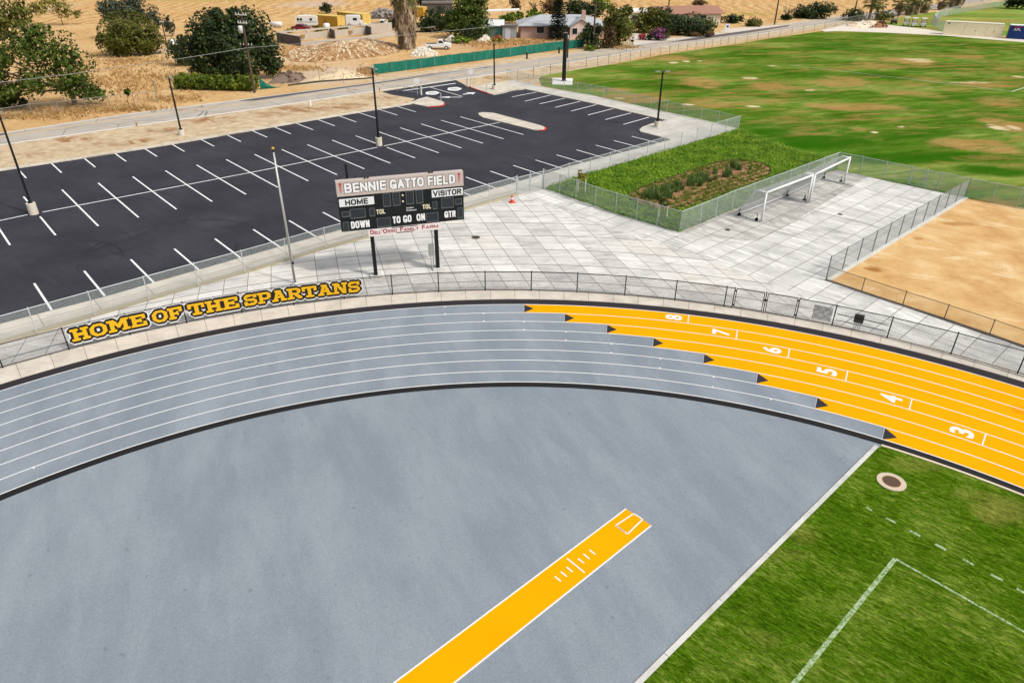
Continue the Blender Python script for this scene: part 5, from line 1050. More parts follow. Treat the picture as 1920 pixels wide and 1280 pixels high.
def tree(name, label, cat, base, blobs, leaf='green', dens=1.0, size=.32, trunk=.22, group=None, limbs=True, flat_=.85, bark='bark', clumps=26, crownname='crown', mix=None, fit=None):
    bx, by = base; P = G(bx, by); s = MPP(bx, by); d = P / np.hypot(*P); rt = np.array([d[1], -d[0]])
    o = thing(name, label, cat, (*P, 0), group); mb = MB(); tops = []; mi = 0
    for bi, bl_ in enumerate(blobs):
        cx, cy, rx, ry = bl_[:4]; fq = fit or (.87 if bx < 700 else (1.0 if bx < 1000 else 1.12)); rx, ry = rx * fq, ry * fq; lat = (cx - bx) * s; zc = max(HZ(bx, by, cx, cy), ry * s * .55); dep = bl_[4] * s if len(bl_) > 4 else 0
        c = np.array([*(P + rt * lat + d * dep), zc]); r = np.array([rx * s, rx * s * flat_, ry * s * .97])
        size_ = size * .72; n = int(dens * 34 * (r[0] * r[2] * 4 + r[0] * r[1] * 2) * (.3 / size_) ** 2 * .55) + 80
        q = blobleaves(c, r, min(n, 9000), size_, clumps); q[:, :, 2] = np.maximum(q[:, :, 2], .04)
        mb.addq(q, (bl_[5] if len(bl_) > 5 else 0)); tops.append((c, r))
    mats = [LF_[leaf]] + [LF_[m] for m in (mix or [])]
    if trunk:
        tk = MB(); zc = np.mean([c[2] for c, r in tops]); fork = np.array([P[0], P[1], max(.5, zc * .42)])
        tk.tube([(P[0], P[1], -.05), (P[0] + .03, P[1], .35), fork], [trunk * 1.5, trunk * 1.05, trunk * .85], 8)
        if limbs:
            for c, r in tops:
                m_ = lerp(fork, c, .55) + np.array([0, 0, .12 * r[2]]); tk.tube([fork, m_, c + np.array([0, 0, r[2] * .35])], [trunk * .6, trunk * .38, trunk * .1], 6)
                for k in range(3):
                    e = c + r * rng.normal(size=3) * .5; tk.tube([m_, lerp(m_, e, .6) + rng.normal(size=3) * .1, e], [trunk * .25, trunk * .15, trunk * .05], 4)
        tk.build('trunk', M[bark], o)
    mb.build(crownname, mats, o); return o
GT = 'trees and shrubs beyond the road'
tree('maple_tree', 'broad leafy green tree leaning over the wire fence at the left', 'tree', (142, 201), [(60, 102, 42, 30), (108, 86, 42, 38), (150, 108, 38, 40), (42, 136, 36, 20), (95, 152, 40, 24), (150, 152, 40, 30), (172, 174, 30, 14), (60, 172, 20, 14), (118, 58, 26, 16), (22, 112, 20, 14)], 'green', .72, .34, .3, GT, clumps=22, fit=.93)
tree('willow_tree', 'tall drooping yellow green tree cut by the top left corner of the photo', 'tree', (28, 96), [(0, 0, 42, 40), (28, 35, 30, 34), (8, 62, 26, 22), (50, 20, 16, 22), (-15, 30, 40, 45)], 'olive', .95, .5, .25, GT, mix=['yellow'])
tree('shrub', 'dark shaded shrub at the left edge under the leafy tree', 'shrub', (8, 205), [(5, 165, 32, 34), (20, 185, 24, 16)], 'dark', 1.2, .4, .1, GT)
tree('young_tree', 'thin feathery yellow green tree in the stubble at the top left', 'tree', (118, 48), [(95, 14, 26, 12), (125, 18, 18, 14), (112, 2, 22, 10), (140, 26, 10, 7)], 'yellow', .45, .45, .1, GT)
tree('dark_tree', 'dark grey green conifer-like tree rising behind the round shrub', 'tree', (258, 72), [(235, 14, 28, 24), (262, 10, 28, 26), (285, 34, 16, 22), (305, 48, 11, 18), (250, 30, 34, 20)], 'greygreen', 1.3, .42, .25, GT)
tree('round_shrub', 'round dense yellow green shrub standing in dry grass', 'shrub', (252, 104), [(252, 62, 48, 36), (232, 80, 32, 24), (275, 82, 28, 22)], 'olive', 2.0, .4, .12, GT, clumps=40)
tree('oak_tree', 'big dark evergreen tree behind the leaning utility pole', 'tree', (448, 150), [(425, 55, 48, 36), (470, 45, 46, 34), (445, 90, 66, 44), (495, 92, 36, 46), (400, 88, 34, 40), (505, 122, 22, 22), (440, 125, 56, 26), (430, 26, 14, 10), (458, 22, 12, 9)], 'dark', 1.5, .45, .35, GT, clumps=34)
tree('shrub', 'dark bushy shrub left of the big evergreen tree', 'shrub', (344, 123), [(343, 98, 24, 26), (350, 78, 10, 14)], 'dark', 1.5, .38, .1, GT)
tree('shrub', 'mid green shrub in front of the big evergreen, above the hedge', 'shrub', (384, 142), [(378, 122, 22, 18), (388, 132, 16, 10)], 'green', 1.3, .36, .08, GT)
# clipped hedge
hg = thing('hedge', 'long yellow green hedge on the far roadside left of the utility pole', 'hedge', (*G(402, 172), 0)); mb = MB(); a, b = G(334, 169), G(472, 172)
for k in range(24):
    c = lerp(a, b, k / 23); mb.addq(blobleaves((c[0], c[1] + 1.0, .95 + .12 * math.sin(k * 1.7)), (.75, 1.3, 1.05), 420, .3, 16))
mb.build('foliage', LF_['hedge'], hg)
mb = MB()
for k in range(12): c = lerp(a, b, k / 11); mb.tube([(c[0], c[1] + 1, 0), (c[0], c[1] + 1, .9)], .06, 5)
mb.build('stem', M['bark'], hg)
tree('yard_tree', 'dense green tree between the big palm and the green shed, taller right half', 'tree', (880, 72), [(878, 22, 36, 30), (895, 48, 26, 24), (862, 45, 26, 22), (890, 0, 26, 18)], 'green', 1.4, .5, .25, GT, clumps=32)
tree('yard_tree', 'dark leafy tree right of the big palm trunk', 'tree', (826, 60), [(820, 38, 24, 22), (842, 44, 24, 18), (800, 46, 16, 14)], 'dark', 1.3, .48, .2, GT)
tree('shrub', 'dark bush at the corner of the green shed', 'shrub', (886, 76), [(884, 62, 18, 12)], 'dark', 1.4, .4, .08, GT)
tree('yard_tree', 'dark tree top cut by the photo edge behind the brown barn', 'tree', (830, 20), [(820, -4, 40, 14), (795, 2, 20, 10)], 'dark', 1.1, .55, .2, GT)
tree('shrub', 'dark shrub left of the palm trunk beside the white pickup', 'shrub', (735, 56), [(736, 45, 11, 11)], 'dark', 1.4, .4, .08, GT)
tree('shrub', 'bright green bush in front of the far white pickup', 'shrub', (712, 57), [(712, 50, 14, 7)], 'green', 1.3, .4, .06, GT)
tree('shrub', 'round dark tree behind the yellow container roofs', 'tree', (613, 26), [(614, 15, 14, 9)], 'dark', 1.4, .5, .15, GT)
tree('banana_plant', 'bright yellow green banana plants left of the grey roofed house', 'plant', (960, 44), [(958, 32, 10, 8), (973, 32, 9, 9), (945, 36, 8, 6)], 'lime', 1.0, .7, 0, GT, crownname='leaves')
tree('banana_plant', 'bright banana plants directly left of the dark conifer', 'plant', (1002, 38), [(1000, 29, 12, 8), (1012, 32, 8, 6)], 'lime', 1.0, .7, 0, GT, crownname='leaves')
tree('thin_tree', 'thin dark tree rising from the banana plants at the top', 'tree', (972, 32), [(966, 4, 9, 12), (970, 14, 6, 6)], 'rust', .8, .5, .12, GT)
tree('rust_tree', 'brownish purple tree behind the dark conifer', 'tree', (1030, 32), [(1030, 12, 15, 15), (1042, 4, 12, 12)], 'rust', 1.2, .5, .15, GT)
tree('yard_tree', 'wide dark tree behind the grey roofed house', 'tree', (1092, 40), [(1092, 20, 24, 14), (1075, 12, 14, 10), (1110, 18, 16, 12)], 'dark', 1.3, .52, .2, GT)
tree('lime_tree', 'yellow green tree behind the utility pole at the house', 'tree', (1130, 28), [(1130, 12, 14, 10), (1122, 4, 10, 7)], 'lime', 1.2, .5, .15, GT)
tree('bush', 'dark bush over the end of the green fence beside the utility pole', 'shrub', (1116, 92), [(1112, 70, 17, 20), (1104, 62, 10, 14)], 'dark', 1.3, .4, .08, GT)
tree('bush', 'rust coloured flowering bush right of the utility pole', 'shrub', (1141, 91), [(1141, 68, 12, 18), (1138, 80, 12, 10)], 'rust', 1.2, .38, .08, GT, mix=['dark'])
tree('yard_tree', 'tall green tree at the driveway left of the gravel', 'tree', (1160, 86), [(1155, 34, 22, 20), (1162, 58, 20, 24), (1150, 50, 16, 22), (1168, 20, 10, 8)], 'olive', 1.4, .45, .2, GT)
tree('bush', 'bright lime bush at the edge of the gravel driveway', 'shrub', (1173, 77), [(1173, 54, 10, 15)], 'lime', 1.2, .38, .08, GT)
tree('yard_tree', 'rounded dark tree in front of the white flat roof', 'tree', (1212, 62), [(1206, 42, 24, 20), (1228, 40, 18, 18), (1222, 26, 14, 10)], 'olive', 1.4, .48, .2, GT, mix=['dark'])
tree('yard_tree', 'wide dark tree in front of the red roofed house', 'tree', (1288, 66), [(1268, 50, 22, 16), (1295, 48, 26, 18), (1315, 55, 14, 12)], 'dark', 1.4, .48, .2, GT)
tree('yard_tree', 'dark spreading tree at the left end of the red brown roof', 'tree', (1240, 60), [(1240, 34, 18, 16), (1256, 42, 14, 12)], 'dark', 1.3, .46, .2, GT)
tree('yard_tree', 'small olive tree in front of the right end of the red roofed house', 'tree', (1330, 60), [(1328, 46, 12, 10)], 'olive', 1.3, .46, .15, GT)
tree('bush', 'olive bush left of the wide dark tree by the red brick post', 'shrub', (1254, 66), [(1254, 58, 10, 9)], 'olive', 1.3, .38, .06, GT)
tree('bougainvillea', 'purple and pink flowering bougainvillea at the gravel driveway', 'shrub', (1226, 76), [(1232, 67, 15, 9, 0, 2), (1232, 65, 15, 10), (1206, 70, 7, 6, 0, 1), (1216, 70, 8, 6, 0, 2), (1244, 66, 8, 7, 0, 2)], 'purple', .55, .34, .08, GT, mix=['red', 'dark'])
tree('shrub', 'low rust coloured shrub under the wide dark tree at the road', 'shrub', (1300, 69), [(1298, 65, 14, 4), (1325, 63, 8, 4)], 'rust', 1.2, .36, 0, GT, crownname='foliage')
for (bx, by, bl, lf, lb) in ((1341, 42, [(1341, 34, 15, 7)], 'dark', 'low dark shrub right of the red roofed house'), (1376, 44, [(1376, 36, 14, 8)], 'dark', 'dark shrub behind the white roadside sign'), (1412, 50, [(1412, 43, 12, 8)], 'olive', 'scrubby shrub in dry ground right of the white sign'), (1312, 10, [(1312, 5, 12, 4)], 'rust', 'brown scrub at the top edge above the red roof'), (1605, 39, [(1602, 30, 18, 10)], 'dark', 'dark bush at the road bend left of the first palm'), (1653, 38, [(1653, 30, 14, 9)], 'frond', 'yellow brown palm bush right of the first palm'), (1525, 35, [(1520, 22, 24, 13), (1540, 18, 16, 10), (1505, 27, 14, 7)], 'dark', 'wide dark red green bush in the stubble beside the road')):
    tree('shrub', lb, 'shrub', (bx, by), bl, lf, 1.3, .45, .06, GT)
def baretree(bx, by, ty, wd, label):
    p = G(bx, by); h = HZ(bx, by, bx, ty); s = MPP(bx, by) * wd; o = thing('bare_tree', label, 'tree', (*p, 0)); mb = MB(); mb.tube([(*p, 0), (*p, h * .3)], [.14, .1], 6)
    for k in range(16):
        a = random.uniform(0, 6.28); e = np.array([p[0] + math.cos(a) * s * random.uniform(.3, 1), p[1] + math.sin(a) * s * .6, h * random.uniform(.6, 1)]); m_ = lerp(np.array([*p, h * .28]), e, .5) + np.array([0, 0, .2]); mb.tube([(*p, h * .28), m_, e], [.08, .05, .015], 5)
        for j in range(3): mb.tube([m_, m_ + (e - m_) * .8 + rng.normal(size=3) * s * .2], [.035, .01], 4)
    mb.build('branches', M['bark'], o); mb = MB(); mb.addq(blobleaves((p[0], p[1], .7), (s * .6, s * .5, .7), 260, .4)); mb.build('undergrowth', LF_['dark'], o)
baretree(1474, 38, 10, 15, 'bare twiggy tree beside the road left of the wide bush'); baretree(1001, 26, 2, 10, 'bare grey tree in the stubble above the grey roofed house')
for (bx, by, bl, lf, lb) in ((598, 60, [(598, 55, 10, 5)], 'yellow', 'dry yellow bush in front of the camper trailer'), (645, 60, [(645, 54, 12, 6)], 'olive', 'olive bush below the doors of the nearer yellow container'), (543, 62, [(543, 57, 9, 4)], 'yellow', 'small yellow bush left of the dark red sedan'), (862, 82, [(860, 74, 14, 7), (875, 76, 9, 6)], 'lime', 'yellow green weeds right of the white pickup cab'), (925, 80, [(935, 76, 12, 4)], 'yellow', 'low yellow weeds in front of the tin shed'), (1100, 82, [(1094, 72, 12, 9)], 'green', 'green bush under the gable of the pink house'), (1130, 96, [(1108, 91, 9, 6)], 'lime', 'pale green plant at the road end of the green fence'), (242, 200, [(245, 172, 5, 6)], 'green', 'small green sapling behind the wire fence')):
    tree('shrub', lb, 'shrub', (bx, by), bl, lf, 1.1, .4, .04, GT)
# norfolk pine
p = G(1046, 75); zt = HZ(1046, 75, 1047, -18); o = thing('conifer', 'tall dark conifer with tiered branches in front of the grey roofed house', 'tree', (*p, 0)); MB().tube([(*p, 0), (*p, zt)], [.28, .03], 8).build('trunk', M['bark'], o); mb = MB(); s = MPP(1046, 75)
for k in range(22):
    z = zt * (.06 + .92 * k / 22); rr = s * 19 * (1 - k / 22) ** .75 + .25
    for j in range(11):
        a = j * 6.283 / 11 + k * .9; dr = np.array([math.cos(a), math.sin(a), -.08]); n = 26; tt = rng.uniform(.1, 1, n); q = np.array([*p, z]) + dr * (rr * tt)[:, None] + rng.normal(size=(n, 3)) * np.array([.1, .1, .07]); nr = rng.normal(size=(n, 3)) * .5 + np.array([0, 0, 1.]); nr /= np.linalg.norm(nr, axis=1)[:, None]; mb.addq(quads(q, nr, np.full(n, .34), .6))
mb.build('crown', LF_['pine'], o)
# palms
def palm(bx, by, ty, label, tr=.45, skirt=0.0, fl=2.2, nf=34, group='palms by the road', tx=None):
    p = G(bx, by); zt = HZ(bx, by, bx, ty); o = thing('palm_tree', label, 'palm tree', (*p, 0), group); MB().tube([(*p, -.05), (*p, .5), (*p, zt)], [tr * 1.2, tr, tr * .75], 12).build('trunk', flat('palm_trunk', (128, 110, 90), .95, 0, .3, 5, .6), o)
    if skirt:
        mb = MB(); n = 3600; z = zt - (zt - skirt) * rng.uniform(0, 1, n) ** .8; f = (z - skirt) / (zt - skirt); a = rng.uniform(0, 6.283, n); lump = 1 + .2 * np.sin(a * 5 + z) + .14 * np.sin(a * 9 - z * 1.3)
        r = (tr * 1.1 + (tr * 1.05) * f ** .7) * lump + rng.uniform(0, .38, n); c = np.stack([p[0] + r * np.cos(a), p[1] + r * np.sin(a), z], 1); L = rng.uniform(.5, 1.2, n)
        tang = np.stack([-np.sin(a), np.cos(a), 0 * a], 1) * .1; dn = np.stack([.12 * np.cos(a), .12 * np.sin(a), -np.ones(n)], 1) * L[:, None]
        mb.addq(np.stack([c - tang, c + tang, c + tang * .3 + dn, c - tang * .3 + dn], 1)); mb.build('dead_frond_skirt', LF_['deadfrond'], o)
    mb = MB()
    for k in range(nf):
        a = k * 2.399; el = lerp(1.2, -.9, (k / nf) ** 1.0) + random.uniform(-.15, .15); L = fl * random.uniform(.8, 1.15); d = np.array([math.cos(a) * math.cos(el), math.sin(a) * math.cos(el), math.sin(el)]); st = np.array([*p, zt]); rt = np.array([-math.sin(a), math.cos(a), 0])
        hub = st + d * L * .5; mb.tube([st, hub], [.035, .02], 4)
        for j in range(15):
            th = lerp(-1.25, 1.25, j / 14); dd_ = d * math.cos(th) + rt * math.sin(th); e = hub + dd_ * L * .55 * (1 - .15 * abs(th)) + np.array([0, 0, -.22 * L * .4]); w_ = rt * .05 + np.array([0, 0, .04]); m_ = lerp(hub, e, .55) + np.array([0, 0, .06 * L]); mb.add([hub, m_ - w_, e, m_ + w_], [(0, 1, 2, 3)])
    mb.build('fronds', LF_['frond'], o)
palm(763, 92, -8, 'big palm with a thick shaggy skirt of dead fronds beside the rubble', .85, .25, 3.4, 44)
palm(1629, 38, 3, 'first palm at the road bend, tall with a thick crown', .4, 0, 2.6, 40); palm(1643, 34, 8, 'second palm, tucked against the first palm at the bend', .35, 0, 2.4, 36)
palm(1684, 31, 8, 'palm with a wide crown left of the shaggy pale palms', .4, 2.0, 2.8, 40); palm(1704, 29, 10, 'shaggy palm with hanging pale fronds in the palm row', .4, 1.0, 2.3, 30); palm(1715, 28, 2, 'taller pale palm at the back of the palm row', .4, .6, 2.3, 30)
palm(1731, 25, 10, 'short palm with a pale skirt right of the shaggy palms', .35, .4, 2.3, 34); palm(1765, 19, 4, 'small green palm before the road leaves the photo', .35, .5, 2.2, 34); palm(1790, 16, -12, 'brown skirted palm trunk at the far road edge', .8, .3, 2.6, 26)
tree('park_tree', 'dark round tree on the far lawn at the top right corner', 'tree', (1906, 17), [(1910, 0, 16, 10), (1898, 4, 10, 7), (1922, 2, 12, 9)], 'dark', 1.3, .5, .3)
# bioswale: reeds and grass tufts, every one its own plant
def inp(P, q): return bool(inpoly([tuple(k) for k in P], np.array([q[0]]), np.array([q[1]]))[0])
def bladeclump(n, h, spread, wd, lean=.35):
    a = rng.uniform(0, 6.283, n); r = spread * rng.uniform(0, 1, n) ** .5 * .5; x, y = r * np.cos(a), r * np.sin(a); hh = h * rng.uniform(.6, 1.1, n); b = rng.uniform(0, 6.283, n); lx, ly = x + lean * hh * np.cos(a), y + lean * hh * np.sin(a); wx, wy = wd * np.cos(b), wd * np.sin(b)
    z = np.zeros(n); return np.stack([np.stack([x - wx, y - wy, z], 1), np.stack([x + wx, y + wy, z], 1), np.stack([(x + lx) / 2 + wx * .8, (y + ly) / 2 + wy * .8, hh * .65], 1), np.stack([lx, ly, hh], 1)], 1)
def proto(name, label, cat, group, n, h, sp, wd, mat, lean=.35):
    o = MB().addq(bladeclump(n, h, sp, wd, lean)).build(name, mat); tag(o, label, cat, group); return o
tu = proto('grass_tuft', 'low dark green grass tuft in the rows of the planting bed', 'grass tuft', 'grass tufts in the planting bed', 60, .38, .5, .03, LF_['tuft'], .5)
rd = proto('reed_clump', 'upright dark green reed clump in the middle of the planting bed', 'reed', 'reeds in the planting bed', 60, .8, .6, .035, LF_['reed'], .15)
first_t = first_r = True
RA, RB = G(1226, 372), G(1388, 317)
def dseg(q): v_ = RB - RA; tt = min(1, max(0, (q - RA) @ v_ / (v_ @ v_))); return np.hypot(*(q - RA - v_ * tt))
edge0, edge1 = G(1215, 384), G(1432, 318)
bedaxis = (edge1 - edge0) / np.hypot(*(edge1 - edge0)); bedn = np.array([-bedaxis[1], bedaxis[0]])
for row_ in range(-3, 18):
    for k in range(-5, 32):
        q = edge0 + bedaxis * (k * .78 + (row_ % 2) * .39) + bedn * row_ * .66 + rng.normal(size=2) * .08
        if not inp(BED, q): continue
        reed = dseg(q) < .95 and random.random() < .6
        if reed:
            if first_r: o = rd; first_r = False
            else: o = rd.copy(); COL.objects.link(o)
            o.location = (q[0], q[1], .05); o.rotation_euler = (0, 0, random.uniform(0, 6)); s = random.uniform(.55, 1.2); o.scale = (s, s, s)
        elif dseg(q) > .95 and random.random() < .93:
            if first_t: o = tu; first_t = False
            else: o = tu.copy(); COL.objects.link(o)
            o.location = (q[0], q[1], .05); o.rotation_euler = (0, 0, random.uniform(0, 6)); s = random.uniform(.55, .95); o.scale = (s, s, s)
# long lawn grass as one mass
n = 16000; lo_, hi_ = np.min(LAWN, 0), np.max(LAWN, 0); pt = rng.uniform(lo_, hi_, (n * 3, 2)); ins = inpoly([tuple(k) for k in LAWN], pt[:, 0], pt[:, 1]) & ~inpoly([tuple(k) for k in BED], pt[:, 0], pt[:, 1]); pt = pt[ins][:n]
m_ = len(pt); a = rng.normal(R_(-20), 1.2, m_); L = rng.uniform(.2, .6, m_); dx, dy = np.cos(a) * L, np.sin(a) * L; wv_ = np.stack([-np.sin(a), np.cos(a), 0 * a], 1) * .045; b0 = np.stack([pt[:, 0], pt[:, 1], np.full(m_, .04)], 1); m1 = b0 + np.stack([dx * .4, dy * .4, np.full(m_, .2) * rng.uniform(.5, 1.2, m_)], 1); e1q = b0 + np.stack([dx, dy, np.full(m_, .12)], 1)
o = MB().addq(np.stack([b0, m1 - wv_, e1q, m1 + wv_], 1)).build('lawn_grass', LF_['lawn']); o['kind'] = 'stuff'; tag(o, 'long tousled bright green grass around the planting bed', 'grass')
# staked saplings
def sapling(bx, by, ty, label, lf):
    p = G(bx, by, .05); h = HZ(bx, by, bx, ty); o = thing('sapling', label, 'sapling', (*p, .05), 'staked saplings'); MB().tube([(*p, 0), (*p, h * .9)], [.03, .015], 6).build('trunk', M['bark'], o); mb = MB()
    mb.addq(blobleaves((p[0], p[1], h * .78), (.45, .45, h * .22), 60, .2, 10)); mb.build('crown', LF_[lf], o)
    for dx in (-.32, .32): MB().tube([(p[0] + dx, p[1], 0), (p[0] + dx, p[1], h * .62)], .05, 6).build('stake', flat('stake_wood', (238, 226, 200), .9), o)
sapling(1090, 361.5, 318, 'young staked sapling with yellow leaves behind the plaza fence, left one', 'yellow'); sapling(1242, 409, 366, 'young staked sapling with green leaves near the fence corner', 'olive')
# dry roadside weeds as one mass
pts = []
for (cx, cy, rx, ry, n) in ((60, 219, 90, 6, 400), (200, 205, 110, 6, 500), (330, 186, 50, 7, 200), (130, 208, 60, 8, 300), (240, 150, 120, 36, 900), (250, 115, 90, 8, 300), (560, 130, 60, 6, 200), (690, 135, 20, 8, 200), (960, 80, 120, 10, 800), (900, 68, 50, 8, 400), (1170, 90, 30, 4, 150), (640, 92, 90, 12, 500)):
    q = rng.normal(size=(n, 2)) * .5; pts += [G(cx + a * rx, cy + b * ry) for a, b in q]
pts = np.array(pts); mb = MB(); n = len(pts)
for k in range(3):
    c = np.stack([pts[:, 0] + rng.normal(size=n) * .12, pts[:, 1] + rng.normal(size=n) * .12, np.full(n, .15)], 1); a = rng.uniform(0, 6.283, n); wv_ = np.stack([np.cos(a), np.sin(a), 0 * a], 1) * .08; t_ = np.stack([rng.normal(size=n) * .12, rng.normal(size=n) * .12, rng.uniform(.05, .22, n)], 1); b0 = c.copy(); b0[:, 2] = 0; mb.addq(np.stack([b0 - wv_, b0 + wv_, c + t_ + wv_ * .4, c + t_ - wv_ * .4], 1))
o = mb.build('dry_weeds', LF_['straw']); o['kind'] = 'stuff'; tag(o, 'dry straw coloured weeds along the far side of the road', 'weeds')

# ------------------------------------------------------------------ UTILITY POLES AND WIRES
def upole(bx, by, tx, ty, label, arms, trans=None, tw=.16):
    p = G(bx, by); s = MPP(bx, by); h = HZ(bx, by, tx, ty); d = p / np.hypot(*p); rt = np.array([d[1], -d[0]]); top = np.array([*p, h])
    o = thing('utility_pole', label, 'utility pole', (*p, 0), 'utility poles along the road'); MB().tube([(*p, -.05), top], [tw * 1.2, tw * .8], 8).build('pole', M['wood_pole'], o); A = []
    ad = np.array([math.cos(R_(-35)), math.sin(R_(-35))])
    for f, L, mt in arms:
        z = h * f; q = np.array([*p, z]); m = MB(); m.box(q - np.array([0, .12, 0]), (L, .12, .14), R_(-15)); ar = m.build('crossarm', M['wood_pole'] if mt == 'wood' else flat('pale_arm', (214, 208, 196), .7), o)
        m = MB()
        for k in (-.45, -.2, .2, .45): m.tube([q + np.array([math.cos(R_(-15)) * L * k, math.sin(R_(-15)) * L * k - .12, .07]), q + np.array([math.cos(R_(-15)) * L * k, math.sin(R_(-15)) * L * k - .12, .3])], [.06, .03], 6)
        m.build('insulator', flat('insulator_white', (224, 224, 220), .3), ar); A.append(q)
    if trans:
        q = np.array([p[0] - .38, p[1] - .15, h * trans]); m = MB(); m.tube([q - np.array([0, 0, .45]), q + np.array([0, 0, .4]), q + np.array([0, 0, .48])], [.3, .3, .2], 14); m.build('transformer', flat('transformer_grey', (206, 210, 212), .4), o, True)
    return o, A, p, h
pA = upole(477.5, 174, 454, 28, 'wooden utility pole with transformer and white crossarms in front of the big evergreen', [(1.0, 1.7, 'pale'), (.9, 1.4, 'pale'), (.62, 1.9, 'wood')], .82, .17)
pB = upole(1112, 93, 1113, -28, 'thin dark utility pole between the grey roofed house and the rust bush', [(.97, 2.0, 'wood')], None, .16)
upole(1452, 47, 1460, -30, 'utility pole beside the road left of the bare tree', [(.97, 2.0, 'wood')], None, .17); upole(1603, 20, 1606, -30, 'far utility pole in the stubble left of the first palm', [(.97, 2.0, 'wood')], None, .18)
upole(1253, 20, 1255, -22, 'far utility pole behind the red roofed house', [(.97, 2.0, 'wood')], None, .18)
upole(315, 94, 312, 40, 'short dark pole right of the round shrub', [(.95, .8, 'wood')], None, .12)
def wire(pts, label, sag=.6, r=.018):
    mb = MB(); P0 = np.asarray(pts[0]);
    for a, b in zip(pts[:-1], pts[1:]):
        a, b = np.asarray(a, float), np.asarray(b, float); mb.tube([lerp(a, b, k / 16) - np.array([0, 0, sag * 4 * (k / 16) * (1 - k / 16)]) for k in range(17)], r, 5, cap=False)
    o = mb.build('overhead_wire', flat('wire_grey', (150, 152, 146), .6)); o.location = (0, 0, 0); return tag(o, label, 'wire')
pa, ha = pA[2], pA[3]; pb, hb = pB[2], pB[3]
zw = HZ(478, 173, 462, 89)
lp_ = G(-60, 245); zl = zw + .3
wire([(lp_[0] - 2, lp_[1] - 2, HZ(-60, 245, -40, 159)), (pa[0], pa[1] - .15, zw), (pb[0], pb[1], hb * .55)], 'grey overhead cable sagging past the leafy tree to the wooden utility pole', .35, .03)

# ------------------------------------------------------------------ BUILDINGS
def house(name, label, cat, corner, wd, dp, wh, rh, rot, wallc, roofc, hip=True, wins=(), doors=(), over=.5, chimney=None, gable=None, flatroof=False, zb=0):
    """corner: front left foot; wd along rot, dp away from the road"""
    c = np.asarray(corner, float); u = np.array([math.cos(rot), math.sin(rot)]); v = np.array([-u[1], u[0]]); P = lambda a, b, z: np.array([*(c + u * a + v * b), z]); o = thing(name, label, cat, (*c, 0))
    mb = MB(); F = [P(0, 0, 0), P(wd, 0, 0), P(wd, dp, 0), P(0, dp, 0)]; mb.prism([f[:2] for f in F], 0, wh); mb.build('wall', wallc, o); r = MB(); e = over
    if flatroof: r.prism([P(-e, -e, 0)[:2], P(wd + e, -e, 0)[:2], P(wd + e, dp + e, 0)[:2], P(-e, dp + e, 0)[:2]], wh, wh + rh, 0, True)
    else:
        ins = dp / 2 if hip else -e; E_ = [P(-e, -e, wh), P(wd + e, -e, wh), P(wd + e, dp + e, wh), P(-e, dp + e, wh)]; a_, b_ = P(ins, dp / 2, wh + rh), P(wd - ins, dp / 2, wh + rh); low = [k - np.array([0, 0, .12]) for k in E_]
        r.add(E_ + [a_, b_] + low, [(0, 1, 5, 4), (1, 2, 5), (2, 3, 4, 5), (3, 0, 4), (6, 7, 1, 0), (7, 8, 2, 1), (8, 9, 3, 2), (9, 6, 0, 3), (9, 8, 7, 6)])
    rf = r.build('roof', roofc, o)
    if chimney: a_, z_ = chimney; m = MB(); m.box(P(a_, dp * .25, wh * .5 + rh * .5 + .5), (.8, .8, wh + rh + 1.0), rot); m.build('chimney', wallc, o)
    for (a_, z_, w_, h_) in wins:
        f = MB(); f.box(P(a_, -.02, z_), (w_ + .16, .08, h_ + .16), rot); fo = f.build('window', flat('window_frame', (232, 232, 228), .5), o); MB().box(P(a_, -.06, z_), (w_, .04, h_), rot).build('pane', M['glass'], fo)
    for (a_, w_, h_, dc) in doors: m = MB(); m.box(P(a_, -.02, h_ / 2), (w_, .1, h_), rot); m.build('door', dc, o)
    if gable:
        ga, gw, gd, gh = gable; m = MB(); m.prism([P(ga, -gd, 0)[:2], P(ga + gw, -gd, 0)[:2], P(ga + gw, .0, 0)[:2], P(ga, .0, 0)[:2]], 0, wh); m.add([P(ga, -gd, wh), P(ga + gw, -gd, wh), P(ga + gw / 2, -gd, wh + gh)], [(0, 1, 2)]); m.build('gable_wall', flat('pale_pink_wall', (232, 208, 196), .85, 0, .06), o)
        m = MB(); q = [P(ga - .4, -gd - .4, wh - .1), P(ga + gw / 2, -gd - .4, wh + gh + .15), P(ga + gw + .4, -gd - .4, wh - .1), P(ga - .4, dp * .4, wh - .1), P(ga + gw / 2, dp * .4, wh + gh + .15), P(ga + gw + .4, dp * .4, wh - .1)]; q2 = [k - np.array([0, 0, .14]) for k in q]
        m.add(q + q2, [(0, 3, 4, 1), (1, 4, 5, 2), (6, 7, 10, 9), (7, 8, 11, 10), (0, 1, 7, 6), (1, 2, 8, 7)]); m.build('gable_roof', roofc, o)
        for k in (.22, .68): f = MB(); f.box(P(ga + gw * k, -gd - .03, 1.5), (1.2, .08, 1.3), rot); fo = f.build('window', flat('window_frame', (232, 232, 228)), o); MB().box(P(ga + gw * k, -gd - .08, 1.5), (1.0, .04, 1.1), rot).build('pane', M['glass'], fo)
    return o
t = NT('grey_shingle', .9); n = t.noise(3, 5, .8); col = t.mix(n, C(150, 154, 160), C(204, 208, 212)); M['shingle'] = t.color(col)
rotH = R_(3)
